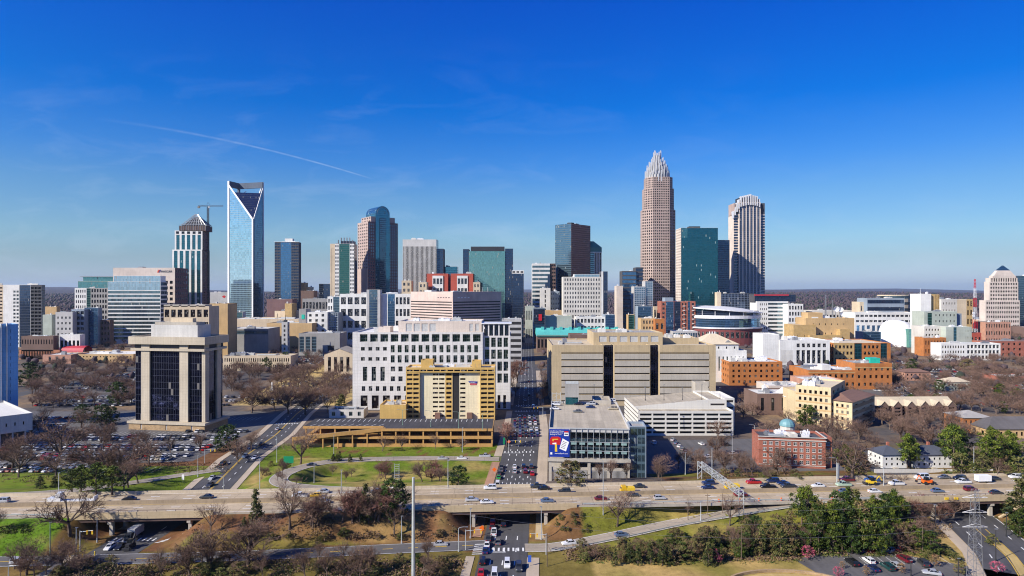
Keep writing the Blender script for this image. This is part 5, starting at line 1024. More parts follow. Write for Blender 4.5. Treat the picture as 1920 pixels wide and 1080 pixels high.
def lattice(b, p0, h, w0, w1, n, r, mat, name='mast'):
    q = b if isinstance(b, MB) else b.mb(name, mat)
    for k in range(n):
        za, zb = p0[2] + h * k / n, p0[2] + h * (k + 1) / n; wa, wb = w0 + (w1 - w0) * k / n, w0 + (w1 - w0) * (k + 1) / n
        A = [(p0[0] + sx * wa / 2, p0[1] + sy * wa / 2, za) for sx, sy in ((-1, -1), (1, -1), (1, 1), (-1, 1))]; B = [(p0[0] + sx * wb / 2, p0[1] + sy * wb / 2, zb) for sx, sy in ((-1, -1), (1, -1), (1, 1), (-1, 1))]
        for i in range(4):
            j = (i + 1) % 4; q.tube(A[i], B[i], r, n=4, cap=False); q.tube(A[i] if k % 2 else A[j], B[j] if k % 2 else B[i], r * .6, n=4, cap=False); q.tube(B[i], B[j], r * .6, n=4, cap=False)
d = 1100; cr_ = empty('tower_crane', (gx(390, d), d, 0), 0, 'slim tower crane with a long jib beside the pyramid-topped tower', 'crane'); zj = gz(388, d)
q = MB(); lattice(q, (0, 0, 0), zj, 2.4, 2.4, 60, .32, ''); q.build('mast', 'metal_dark', cr_)
q = MB()
for sx, ln in ((-1, 17), (1, 26)):
    for k in range(8): xa, xb = sx * ln * k / 8, sx * ln * (k + 1) / 8; q.tube((xa, 0, zj + 1), (xb, 0, zj + 1), .3, n=4); q.tube((xa, 0, zj + 1), ((xa + xb) / 2, 0, zj + 3), .2, n=4); q.tube(((xa + xb) / 2, 0, zj + 3), (xb, 0, zj + 1), .2, n=4); q.tube((xa, 0, zj + 3 if k else zj + 8), (xb, 0, zj + 3), .2, n=4)
q.build('jib', 'metal_dark', cr_); q = MB(); q.box(-17.5, -14, -1.2, 1.2, zj - 2, zj + 1); q.build('counterweight', 'concrete_dark', cr_); q = MB(); q.box(.8, 3, -1.4, 1.4, zj - 2, zj + .6); q.build('cab', 'metal_white', cr_)
# --- the notched glass tower
d = 1250; b = corner('glass_tower', 'tallest left-hand tower of pale reflective glass with a notched open crown', 'skyscraper', 475, d, 427, 494.5, 337, 15, 'metal_white', 'roof_grey', done=False, body=False)
a, bb = b.A, b.B; zt = gz(337, d); zc = gz(410, d); zi = gz(361, d + 15); zb_ = gz(348, d); e = 4.0; zs_ = zb_
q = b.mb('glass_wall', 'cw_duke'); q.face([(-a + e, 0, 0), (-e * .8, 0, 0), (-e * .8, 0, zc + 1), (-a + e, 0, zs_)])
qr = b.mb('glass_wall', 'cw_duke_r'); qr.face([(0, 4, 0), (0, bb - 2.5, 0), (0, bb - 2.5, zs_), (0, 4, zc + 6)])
f = b.mb('frame', 'metal_white')
def slab(pts, n, t=.8, m=f):
    n = Vector(n) * t; P = [Vector(p) for p in pts]; T = [p + n for p in P]; m.face(T)
    for i in range(len(P)): j = (i + 1) % len(P); m.face([P[i], P[j], T[j], T[i]])
slab([(-a, 0, 0), (-a + e, 0, 0), (-a + e, 0, zt), (-a, 0, zt)], (0, -1, 0)); slab([(-e * .8, 0, 0), (0, 0, 0), (0, 0, zc), (-e * .8, 0, zc + 3)], (0, -1, 0))
slab([(-e * .8, 0, zc - 2), (0, 0, zc), (-a + e, 0, zs_ + 4), (-a + e, 0, zs_ - 1)], (0, -1, 0))
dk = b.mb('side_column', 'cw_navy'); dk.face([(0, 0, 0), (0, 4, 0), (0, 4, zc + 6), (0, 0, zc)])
slab([(0, bb - 2.5, 0), (0, bb, 0), (0, bb, zt), (0, bb - 2.5, zt)], (1, 0, 0)); slab([(0, 0, zc), (0, 3, zc), (0, bb - 2.5, zs_ - 3), (0, bb - 2.5, zs_ + 2)], (1, 0, 0), .5)
tl = (zi - zc) / (zs_ - zc); xl_ = -a * tl * (1 - e / a); yr = (bb - 2.5) * tl
n_ = b.mb('inner_glass', 'cw_navy'); n_.face([(0, 0, zc), (0, yr, zi), (xl_, 0, zi)])
rf = b.mb('roof', 'roof_grey'); rf.face([(xl_, 0, zi), (0, yr, zi), (0, bb, zi), (-a, bb, zi), (-a, 0, zi)])
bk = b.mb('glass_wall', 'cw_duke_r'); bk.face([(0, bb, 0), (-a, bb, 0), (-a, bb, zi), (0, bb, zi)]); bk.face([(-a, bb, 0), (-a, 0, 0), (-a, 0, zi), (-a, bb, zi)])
bm = b.mb('crown_beam', 'slate'); bm.box(-a, 0, bb - 4, bb, zb_, zt, bot=True); bm.box(-a, -a + e, .02, bb - 4, zb_, zt, bot=True); bm.box(-e, 0, bb - 4, bb, zi, zb_); bm.box(-a, -a + e, bb - e, bb, zi, zb_)
lo = b.mb('crown_strut', 'metal_white'); lo.tube((-a + 10, bb - 3, zi), (-a + 20, bb - 3, zi + 6), .8, n=4); lo.tube((-8, bb - 3, zi), (-3, bb - 3, zb_), 1.2, n=4)
b.done()
tower('glass_podium', 'low pale glass pavilion at the foot of the notched glass tower', 'building', 443, 455, 585, 1200, 14, 'white_wall', 'roof_white', front=CW('cw_teal_pale'))
# --- navy apartment tower
d = 1200; b = tower('navy_tower', 'dark blue apartment tower with balcony edges and a white rooftop box', 'apartments', 515, 560, 454, d, 14, 'dark_wall', 'roof_white', done=False, front=dict(cols=[(.24, G(2, 32, .9, .55, 'cw_navy', (0, 0, 1, 1), .8)), (.46, CW('cw_blue')), (.3, G(3, 32, .9, .55, 'cw_navy', (0, 0, 1, 1), .8))])); b.block(b.W * .4, b.W * .72, 3, 12, b.Z - .9, gz(447, d), wall='white_wall'); b.mb('roof_edge', 'metal_white').box(-1, b.W + 1, -1, 3, b.Z, b.Z + .8); b.done()
for (x0, x1, yt, d, wl, st, lab) in ((563, 571, 530, 1300, 'tan_dark', None, 'thin tan block beside the navy apartment tower'), (571, 582, 538, 1310, 'cream_wall', None, 'small cream block right of the thin tan block'), (564, 588, 545, 1150, 'brown_wall', None, 'dark low block in front of the small cream block'), (598, 619, 532, 1280, 'blue_grey', CW('cw_navy'), 'small dark blue glass block left of the white and green tower'), (567, 622, 560, 1050, 'grey_wall', G(9, 3, .7, .5, 'glass'), 'grey low building with rows of glass below the small blue block'), (500, 548, 561, 1000, 'granite_and_shade', None, 'dark theatre block with a slim flagpole below the navy tower'), (534, 547, 569, 960, 'yellow_brick', None, 'small yellow box beside the dark theatre block')):
    tower('mid_rise', lab, 'building', x0, x1, yt, d, 22, wl, 'roof_grey', front=st, units=1)
# --- white and green finned tower
d = 1120; b = tower('finned_tower', 'white tower with a green glass centre and spiky rooftop fins', 'skyscraper', 619, 664, 457, d, 23, 'white_wall', 'roof_grey', done=False, right=dict(cols=[(1, CW('cw_navy'), 'dark_wall')]), front=dict(cols=[(.2, G(1, 1, .4, .9, 'cream_wall', name='slot'), 'cream_wall'), (.17, G(2, 24, .6, .55, 'glass', (0, 0, 1, 1))), (.45, CW('cw_green')), (.18, G(2, 24, .6, .55, 'glass', (0, 0, 1, 1)))]))
b.block(b.W * .42, b.W * .95, 4, 20, b.Z - .9, b.Z + 5, wall='grey_wall', roof='roof_grey')
for k in range(6): x = b.W * (.32 + .12 * k); b.mb('fin', 'metal_grey').box(x - .25, x + .25, 1, 6, b.Z - .5, b.Z + (7 if k in (0, 5) else 11))
b.done()
# --- arch-topped pink tower
d = 1150; b = corner('arched_tower', 'pink stone tower with a blue glass barrel-vault top', 'skyscraper', 690, d, 670.5, 746, 415, 52, 'pink_granite', 'roof_grey', done=False, front=G(5, 31, .5, .48, 'glass_brown', (.5, .5, 30, 2)), right=dict(cols=[(.30, G(4, 37, .52, .5, 'win_pale', (.5, .5, 4, 2)), 'granite_and_shade'), (.40, None), (.30, G(4, 37, .52, .5, 'win_pale', (.5, .5, 4, 2)), 'granite_and_shade')]))  # right face darkened, its shade put into the stone colour
a, bb, Z = b.A, b.B, b.Z
b.block(-a * .92, -.5, bb * .1, bb * .9, Z - .9, gz(405, d), front=G(4, 2, .5, .5, 'glass_brown'), right=None)
b.block(-a * 1.25, -.6, -2.0, bb * .8, 0, gz(503, d), front=None)
zv = gz(399, d); r = bb * .235; ym = bb * .48; n = 14
b.block(-a * .9, .8, ym - r, ym + r, 0, zv, wall='metal_dark', right=CW('cw_arch', (0, 0, 0, 0), .02), front=CW('cw_arch'), top=False)
b.block(-.5, 1.5, ym - r * .45, ym + r * .45, 0, zv - 8, wall='metal_dark', right=CW('cw_steel', (0, 0, 0, 0), .02), top=False)
hv = gz(384, d) - zv; va = b.mb('vault', 'cw_arch'); pts = [(ym - r * math.cos(math.pi * k / n), zv + hv * math.sin(math.pi * k / n)) for k in range(n + 1)]
for (y0, z0), (y1, z1) in zip(pts, pts[1:]): va.face([(-a * .9, y0, z0), (.8, y0, z0), (.8, y1, z1), (-a * .9, y1, z1)], uv=[(0, z0 + y0), (20, z0 + y0), (20, z1 + y1), (0, z1 + y1)])
va.face([(.8, y, z) for y, z in pts]); b.mb('arch_ring', 'metal_grey')
for (y0, z0), (y1, z1) in zip(pts[::1], pts[1:]): b.mb('arch_ring', 'metal_grey').tube((1.0, ym + (y0 - ym) * .8, zv + (z0 - zv) * .8), (1.0, ym + (y1 - ym) * .8, zv + (z1 - zv) * .8), .6, n=4)
b.done()
# --- white slatted office, teal wedge, red twins
d = 1060; b = tower('slatted_office', 'white office tower of fine vertical slats with a plain top band', 'office building', 755, 818, 449, d, 30, 'precast_white', 'roof_white', done=False, front=[(.93, VT(26, .52, 'glass_brown', (.8, .8, 2, 0))), (.07, None)], right=CW('cw_navy'), units=3)
b.block(b.W + .05, gx(831, d) - gx(755, d), 3, 28, 0, gz(466, d), wall='dark_wall', front=CW('cw_navy')); b.done()
tower('glass_wedge', 'low teal glass block between the slatted office and the teal hotel', 'office building', 832, 857, 500, 1080, 24, 'dark_wall', 'roof_white', front=CW('cw_arch'), right=CW('cw_navy'))
for x0, xa, xb, x1, lab in ((800, 811, 831, 840, 'red block with a white windowed bay, left of the matching pair'), (845, 857, 877, 887, 'red block with a white windowed bay, right of the matching pair')):
    d = 1010; b = tower('red_block', lab, 'building', x0, x1, 513, d, 26, 'red_wall', 'roof_white', done=False, group='twin red blocks above the striped beige office'); w0_, w1_ = gx(xa, d) - gx(x0, d), gx(xb, d) - gx(x0, d)
    b.block(w0_, w1_, -1.2, 10, 0, gz(517, d), wall='white_wall', front=[(.25, None), (.75, G(3, 5, .74, .58, 'glass', (.5, .5, 0, 1)))]); b.done()
for x0, x1, d, lab in ((753, 771, 1000, 'cream block with small windows and a sloping roof left of the red twins'), (785, 800, 985, 'small cream block with four windows just left of the red twins'), (887, 900, 985, 'small cream block with four windows just right of the red twins')):
    tower('cream_block', lab, 'building', x0, x1, 526 if d > 990 else 529, d, 20, 'cream_wall', 'roof_cream', front=G(2, 10, .5, .5, 'glass', (.8, .8, 1, 1)))
# --- teal glass hotel
d = 1030; b = tower('teal_hotel', 'wide teal glass slab tower with dark side piers and a dark roof box', 'skyscraper', 879, 947, 471, d, 30, 'dark_wall', 'roof_grey', done=False, front=CW('cw_teal_pale', (.1, .1, 0, 0)))
b.block(gx(868, d) - gx(879, d), -.05, 1, 28, 0, gz(467, d), front=CW('cw_navy'), wall='dark_wall'); b.block(b.W + .05, gx(962, d) - gx(879, d), 1, 28, 0, gz(466, d), front=CW('cw_navy'), wall='dark_wall')
b.block(3, b.W - 1, 4, 22, b.Z - .9, gz(462, d), wall='metal_dark', roof='roof_dark'); b.done()
b = tower('black_tower', 'slim navy tower with a white louvred cap right of the teal hotel', 'office building', 960, 982, 513, 1000, 24, 'dark_wall', 'roof_white', front=CW('cw_navy'), done=False); b.block(-.3, b.W + .3, -.3, 24, b.Z, gz(507, 1000), wall='white_wall', front=G(3, 1, .7, .5, 'glass_brown')); b.done()
# --- white block with large windows, left white offices
d = 900; b = tower('white_office', 'white block with big square dark windows and a dark glass stair in the middle', 'office building', 637, 770, 551, d, 36, 'white_wall', 'roof_white', done=False, units=3, front=dict(cols=[(.39, G(4, 4, .72, .60, 'glass', (.5, .5, 8, 1.5), .8)), (.2, None), (.085, None), (.105, CW('cw_blue')), (.22, G(4, 4, .68, .6, 'glass', (.3, .6, 8, 1.5), .8))]))  # blue glass bay stands for the blue shade of the recess
b.block(b.W * .39, b.W * .58, -5, 8, 0, gz(543, d), wall='grey_light', front=dict(cols=[(.18, None), (.64, CW('cw_steel')), (.18, None)]), roof='roof_grey'); b.done()
tower('white_annex', 'small white block with square windows left of the white glass-stair office', 'office building', 614, 637, 556, 905, 30, 'white_wall', 'roof_white', front=dict(cols=[(.45, G(2, 6, .6, .55, 'glass', (.5, .5, 10, 1))), (.55, CW('cw_steel'))]))
# --- beige and purple striped office (corner towards us)
d = 820; b = corner('banded_office', 'beige banded office block whose right side lies in purple shade', 'office building', 849, d, 770, 940, 547, 46, 'mauve_wall', 'roof_white', done=False, front=[(.85, RB(17, .42, 'glass_void', (.6, 2, 6, 0), .5)), (.15, None)], right=[(.85, RB(17, .42, 'glass_void', (1, 2, 6, 0), .5)), (.15, None)])
for nm, p0, u in (('front', (-32, -.02), (1, 0)), ('right', (.02, 8), (0, 1))):
    for k in range(5 if nm == 'front' else 4):
        w_ = 3.0; q = b.mb('sign_letter', 'ink' if nm == 'front' else 'sign_white'); z = b.Z - 8.4
        for j in range(4):
            a0 = k * 5.6 + j * .85; q.face([(p0[0] + u[0] * a0, p0[1] + u[1] * a0, z), (p0[0] + u[0] * (a0 + .6), p0[1] + u[1] * (a0 + .6), z), (p0[0] + u[0] * (a0 + .6), p0[1] + u[1] * (a0 + .6), z + 1.5), (p0[0] + u[0] * a0, p0[1] + u[1] * a0, z + 1.5)])
for k in range(2): b.mb('flagpole', 'metal_white').tube((-3, b.B * (.62 + .12 * k), b.Z), (-3, b.B * (.62 + .12 * k), b.Z + 6), .2, n=4)
b.done()
# --- hotel with teal sign, bell tower, low civic buildings, park side
d = 870; b = tower('white_hotel', 'white hotel with paired window columns and a small green sign', 'hotel', 574, 614, 585, d, 40, 'white_wall', 'roof_white', done=False, front=G(3, 7, .42, .5, 'glass', (1.5, 2, 1, 1)), right=G(10, 7, .4, .5, 'glass', (2, 2, 1, 1)))
b.block(gx(561, d) - gx(574, d), -.02, -1, 20, 0, gz(579, d), wall='grey_wall'); b.block(b.W + .02, gx(632, d) - gx(574, d), 6, 60, 0, gz(586, d), wall='blue_grey', front=CW('cw_grid')); b.done()  # right block's blue shade is put into its wall colour
q = MB(); q.box(0, 4, 0, .3, 0, 6); tag(q.build('hotel_sign', 'sign_teal', loc=(gx(566, d), d - 1.4, gz(598, d))), 'small green square sign on the grey end wall of the white hotel', 'sign')
b = tower('grey_podium', 'grey podium with tall windows in front of the white hotel', 'building', 560, 637, 625, 790, 34, 'grey_wall', 'roof_grey', front=dict(cols=[(.45, G(3, 1, .75, .7, 'cw_steel')), (.2, None), (.35, G(1, 1, .6, .4, 'glass_void', (0, 4, 0, 10)))]))
b = tower('temple_hall', 'cream gabled hall with tall columns half hidden by bare trees', 'building', 608, 662, 664, 610, 30, 'cream_wall', 'roof_tan', front=G(4, 1, .5, .8, 'glass_brown', (2, 2, 1, 1)), done=False, units=0); gable(b, 0, b.W, 0, 30, b.Z, 5.5, 'roof_tan', 'y'); b.done()
d = 760; bt = Bld('bell_tower', 'slender grey concrete bell tower with dark slots and a thin spire', 'tower', gx(528, d), d, 0, 'grey_light'); w = gx(539, d) - gx(528, d); Z = gz(604, d)
bt.block(0, w, 0, w, 0, Z, front=G(1, 7, .3, .55, 'glass_void', (0, 0, 3, 2)), right=G(1, 7, .3, .55, 'glass_void', (0, 0, 3, 2))); bt.mb('spire', 'metal_dark').tube((w / 2, w / 2, Z - 1), (w / 2, w / 2, Z + 9), .7, .12); bt.mb('spire', 'metal_dark').box(w * .25, w * .75, w * .25, w * .75, Z - .9, Z + 2.5); bt.done()
tower('civic_building', 'long low cream building with rows of tall windows below the bell tower', 'building', 418, 545, 667, 640, 22, 'cream_wall', 'roof_tan', front=G(30, 2, .5, .55, 'glass_brown', (1, 1, 1, 1)), units=4)
tower('convention_hall', 'curved dark convention hall with white roof edge below the notched tower', 'building', 424, 503, 616, 800, 40, 'grey_wall', 'roof_white', front=[(.7, None), (.3, RB(1, .5, 'cw_steel'))], units=2); tower('convention_hall', 'tan convention hall block with a blank wall right of the curved dark hall', 'building', 500, 585, 606, 850, 50, 'tan_wall', 'roof_cream', units=3); tower('convention_hall', 'long cream roofed hall behind the tan convention hall', 'building', 425, 560, 598, 930, 60, 'cream_wall', 'roof_white', units=3); tower('cream_depot', 'cream block with small corner windows beside the flagpole', 'building', 515, 562, 583, 980, 40, 'cream_wall', 'roof_cream', front=G(1, 4, .1, .5, 'glass_brown', (0, 30, 1, 1)))
b = tower('bank_sign_hall', 'white stadium scoreboard block with a red mark left of the notched tower', 'building', 394, 427, 548, 1300, 20, 'grey_light', 'roof_white', done=False); b.mb('emblem', 'sign_red').face([(b.W * .66, -.1, b.Z - 9), (b.W * .8, -.1, b.Z - 12), (b.W * .9, -.1, b.Z - 9), (b.W * .8, -.1, b.Z - 6)]); b.done()
# low brick school and red awning, left
b = tower('brick_school', 'low brown brick school with tall white windows behind bare trees at the left', 'school', 80, 133, 665, 700, 30, 'pink_brick', 'roof_white', front=G(3, 1, .35, .7, 'glass', (4, 4, 2, 1)), units=2); b = tower('brick_school', 'long low tan school wing with a white roof right of the tall-windowed brick school', 'school', 133, 250, 664, 710, 44, 'tan_wall', 'roof_white', front=G(18, 2, .4, .35, 'glass_brown', (1, 1, 1, 1)), units=3)
b = tower('red_market', 'low building with a long red roof and a curved red end', 'building', 36, 112, 656, 745, 24, 'terracotta', 'roof_red', para=.2, units=0, done=False); q = b.mb('red_vault', 'roof_red'); x0_, x1_ = b.W, b.W + 26
for k in range(8):
    a0, a1 = math.pi * k / 8, math.pi * (k + 1) / 8; y_ = lambda t: 10 - 9 * math.cos(t); z_ = lambda t: b.Z - 4 + 8 * math.sin(t)
    q.face([(x0_, y_(a0), z_(a0)), (x1_, y_(a0), z_(a0)), (x1_, y_(a1), z_(a1)), (x0_, y_(a1), z_(a1))])
b.block(x0_, x1_, 1, 19, 0, b.Z - 4, top=False); b.done()
# --- centre group
d = 1120; b = tower('banded_tower', 'white and dark banded tower with a stepped glass corner left of the brown tower', 'office building', 998, 1031, 494, d, 30, 'white_wall', 'roof_white', front=RB(17, .52, 'cw_band', (0, 0, 2, 2)), done=False); b.block(b.W + .03, gx(1042, d) - gx(998, d), 2, 28, 0, b.Z, wall='brown_wall', front=G(3, 20, .8, .5, 'glass_black'))
for k in range(4): b.mb('glass_step', 'cw_navy').box(b.W * (.45 + .14 * k), b.W * (.59 + .14 * k) - .05, -.5, -.02, 0, gz(560 - 15 * k, d))
b.done()
d = 1130; b = corner('two_tone_tower', 'tall tower with a blue glass left face and brown gridded right face', 'skyscraper', 1071, d, 1041, 1107, 419, 43, 'granite_and_shade', 'roof_dark', done=False, front=CW('cw_steel', (0, 0, 0, 0)), right=CW('cw_brown', (0, 0, 0, 0))); b.mb('roof_box', 'metal_dark').box(-b.A * .3, -1, 2, 10, b.Z - .9, b.Z + 2); b.done()
d = 1180; b = tower('green_top_tower', 'stone tower with a faceted green copper top behind the brown tower', 'skyscraper', 1106, 1128, 473, d, 20, 'pale_pink', 'roof_grey', done=False, front=dict(cols=[(.4, CW('cw_steel')), (.6, VT(3, .4, 'glass_brown'))]), units=0)
A_ = [(-.3, -.3), (b.W + .3, -.3), (b.W + .3, 20), (-.3, 20)]; m_ = b.mb('green_roof', 'copper_green'); m_.frust(A_, b.Z, A_, gz(464, d)); m_.frust(A_, gz(464, d), [(-.3, 5), (b.W * .35, 5), (b.W * .35, 15), (-.3, 15)], gz(452, d)); b.mb('balustrade', 'white_wall').box(-.5, b.W + .5, -.6, -.31, b.Z - .6, b.Z + .8); b.done()
tower('cream_slab', 'narrow cream tower with one column of dark windows in front of the banded tower', 'office building', 1013, 1032, 540, 1000, 20, 'offwhite_wall', 'roof_white', front=G(1, 11, .12, .7, 'glass_void', (0, 0, 2, 2)), right=None)
tower('grey_slab', 'blue-grey shaded slab right of the narrow cream tower', 'office building', 1032, 1049, 546, 1020, 30, 'blue_grey', 'roof_white', front=G(4, 10, .4, .4, 'glass'))
d = 980; b = tower('cream_hotel', 'big cream hotel with columns of paired windows and a stepped base', 'hotel', 1056, 1127, 519, d, 30, 'offwhite_wall', 'roof_white', done=False, front=[(.20, G(9, 1, .5, .5, 'glass', (1, 1, 6, 1))), (.32, G(14, 4, .48, .5, 'glass', (1, 1, 0, 0))), (.48, G(14, 7, .48, .55, 'glass', (1, 1, 0, 1)))], units=1)
b.block(b.W * .3, b.W * .97, 4, 24, b.Z - .9, gz(514, d), front=CW('cw_sky'), wall='white_wall'); b.block(b.W + .04, gx(1139, d) - gx(1056, d), -2, 26, 0, gz(509, d), wall='dark_wall', front=dict(cols=[(.3, None, 'white_wall'), (.7, CW('cw_navy'))])); b.done()
tower('white_podium', 'white gridded podium with square windows below the cream hotel', 'building', 1080, 1135, 594, 930, 26, 'white_wall', 'roof_white', front=G(8, 3, .66, .55, 'glass', (1, 1, 10, .6)))
tower('blue_block', 'blue glass low block right of the white gridded podium', 'building', 1135, 1153, 590, 925, 30, 'blue_grey', 'roof_grey', front=CW('cw_blue')); tower('sage_hall', 'blank pale green hall left of the white gridded podium', 'building', 1022, 1072, 592, 910, 30, 'sage_wall', 'roof_cream', units=2); tower('tan_hall', 'tan roofed block above the blank pale green hall', 'building', 1021, 1053, 582, 950, 20, 'tan_wall', 'roof_cream'); tower('navy_block', 'navy block with a red banner left of the pale green hall', 'building', 1000, 1022, 578, 900, 30, 'blue_grey', 'roof_dark', front=CW('cw_navy'))
q = MB(); q.box(0, 4.5, 0, .3, 0, 9); tag(q.build('banner', 'sign_red', loc=(gx(1010, 900), 899.5, gz(601, 900))), 'small red banner hanging on the navy block', 'banner')
tower('pale_lowrise', 'pale green low block far left of the cream tower', 'building', 985, 1002, 574, 980, 30, 'sage_wall', 'roof_white', front=G(5, 2, .5, .5, 'glass')); tower('louvred_garage', 'grey louvred garage right of the white civic block', 'parking garage', 941, 978, 599, 720, 40, 'grey_light', 'roof_grey', front=RB(7, .5, 'glass_void', (.5, .5, 1, 1)))
b = tower('teal_market', 'long market hall with a bright turquoise roof and small roof vents', 'building', 1007, 1166, 628, 830, 36, 'brown_wall', 'roof_teal', done=False, units=0, front=G(24, 1, .6, .5, 'glass_black'), para=.1)
q = b.mb('roof', 'roof_teal'); z = b.Z; q.face([(-1, -1.5, z - 1.5), (b.W + 1, -1.5, z - 1.5), (b.W + 1, 22, z + 8), (-1, 22, z + 8)]); q.face([(b.W + 1, 40, z), (-1, 40, z), (-1, 22, z + 8), (b.W + 1, 22, z + 8)]); q.face([(b.W + 1, -1.5, z - 1.5), (b.W + 1, 40, z), (b.W + 1, 22, z + 8)]); q.face([(-1, 40, z), (-1, -1.5, z - 1.5), (-1, 22, z + 8)])
for k in range(9): x = 6 + k * b.W / 9; b.mb('roof_vent', 'roof_teal').box(x, x + 4, 16, 21, z + 5, z + 9.5)
b.done(); tower('brown_hall', 'long brown low hall in front of the turquoise market roof', 'building', 1069, 1165, 627, 700, 24, 'brown_wall', 'roof_brown', front=G(5, 1, .7, .6, 'glass_brown', (1, 20, 1, 1)), units=3)
d = 1110; b = tower('navy_office', 'dark blue banded office with a taller right end left of the tallest tower', 'office building', 1167, 1193, 508, d, 30, 'dark_wall', 'roof_dark', front=RB(16, .7, 'cw_blue', (0, 0, 1, 1)), done=False); b.block(b.W + .03, gx(1206, d) - gx(1167, d), 3, 30, 0, gz(501, d), wall='dark_wall', front=RB(16, .7, 'cw_navy', (0, 0, 1, 1))); b.done(); tower('pink_slab', 'narrow pinkish slab left of the dark blue banded office', 'office building', 1156, 1168, 536, 1090, 22, 'pale_pink', 'roof_white')
d = 1000; b = tower('lattice_flats', 'pale blue gridded glass flats in two steps at the foot of the tallest tower', 'apartments', 1189, 1210, 537, d, 24, 'grey_light', 'roof_white', front=CW('cw_grid', (.3, .3, 0, .5)), done=False); b.block(b.W + .1, gx(1225, d) - gx(1189, d), 2, 26, 0, gz(527, d), front=CW('cw_grid'), wall='grey_light'); b.done()
tower('blue_box', 'deep blue block low in front of the gridded glass flats', 'building', 1196, 1222, 574, 960, 20, 'blue_grey', 'roof_grey', front=CW('cw_blue')); tower('tan_offices', 'tan block with square windows below the tallest tower', 'building', 1202, 1234, 597, 900, 24, 'tan_wall', 'roof_cream', front=G(5, 4, .5, .55, 'glass', (2, 1, 6, 1))); tower('orange_block', 'small orange block beside the red brick and blue flats', 'building', 1228, 1246, 598, 890, 20, 'orange_brick', 'roof_tan', front=G(2, 2, .5, .4, 'glass')); tower('small_offices', 'dark shopfront block with a teal glass end left of the gridded flats', 'building', 1178, 1190, 590, 980, 20, 'tan_wall', 'roof_grey', front=CW('cw_green'))
# --- tallest tower with the silver crown
d = 1150; xo = 1238; cx_ = gx(xo, d); b = Bld('crowned_tower', 'tallest tower of pink stone stepping in to a silver pinnacled crown', 'skyscraper', cx_, d, 0, 'pink_granite', 'roof_grey'); s = d / F
def octo(lo, ro, li, ri, z0, z1, rows, dy):
    xl, xr, il, ir = (lo - xo) * s, (ro - xo) * s, (li - xo) * s, (ri - xo) * s; c1, c2 = il - xl, xr - ir; V = lambda x, y: Vector((x, y + dy))
    gr = lambda n: G(n, rows, .6, .6, 'glass_brown', (.3, .3, .5, .5), .4)
    P = [V(xl, 30), V(xl, c1), V(il, 0), V(ir, 0), V(xr, c2), V(xr, 30)]
    for (p, q), n in zip(zip(P, P[1:]), (8, 5, 9, 4, 8)):
        u = (q - p); L_ = u.length; b.face(p, u / L_, L_, z0, z1, gr(n))
    b.face(P[5], Vector((-1, 0)), xr - xl, z0, z1, None); b.mb('roof', 'roof_grey').face([(p.x, p.y, z1) for p in P])
zA, zB, zC = gz(392, d), gz(352, d), gz(331, d)
octo(1207, 1270, 1224, 1256, 0, zA, 44, 0); octo(1210.5, 1266.5, 1224, 1256, zA, zB, 9, 1); octo(1214, 1263.5, 1225, 1256, zB, zC, 5, 2)
cr2 = b.mb('crown', 'crown_white'); zt = gz(282, d)
for k, (r, z0, z1) in enumerate(((21.5, zC - 8, gz(318, d)), (18.5, zC - 1, gz(308, d)), (14.5, zC, gz(300, d)), (10.5, zC, gz(293, d)), (6.5, zC, zt + 2))):
    n = (26, 24, 20, 16, 10)[k]; cyy = 24
    b.mb('crown_core', 'grey_light').prism([((r - 1.2) * math.cos(2 * math.pi * i / n), cyy + (r - 1.2) * math.sin(2 * math.pi * i / n)) for i in range(n)], zC - .5, z1 - 7)
    for i in range(n):
        an = 2 * math.pi * i / n; x, y = r * math.cos(an), cyy + r * math.sin(an); hh = z1 + (3 if i % 3 == 0 else -2 if i % 3 == 1 else 0); cr2.box(x - .8, x + .8, y - .8, y + .8, z0, hh - 1.5); cr2.frust([(x - .8, y - .8), (x + .8, y - .8), (x + .8, y + .8), (x - .8, y + .8)], hh - 1.5, [(x - .08, y - .08), (x + .08, y - .08), (x + .08, y + .08), (x - .08, y + .08)], hh)
b.done()
b = tower('dome_hall', 'curved pale glazed entrance arch at the foot of the tallest tower', 'building', 1226, 1250, 575, 1080, 20, 'cream_wall', 'roof_white', units=0, front=G(5, 2, .7, .6, 'glass'))
# --- teal dark tower, navy neighbour
d = 1090; b = tower('dark_teal_tower', 'flat-topped deep teal glass tower with scattered lit panes beside the tallest tower', 'skyscraper', 1277, 1346, 427, d, 36, 'pale_pink', 'roof_dark', left=G(6, 40, .5, .5, 'glass_brown'), front=CW('cw_teal_dark', (0, 0, 0, .3), .05), done=False); b.block(b.W * .25, b.W * .55, 6, 20, b.Z - .9, b.Z + 3, wall='metal_dark', roof='roof_dark'); b.mb('notch_glass', 'cw_teal').box(1, 11, -.3, -.06, b.Z - 17, b.Z - 1); b.done()
tower('navy_slab', 'navy slab tower half hidden between the deep teal tower and the sawtooth tower', 'office building', 1346, 1368, 450, 1130, 30, 'dark_wall', 'roof_dark', front=CW('cw_navy'))
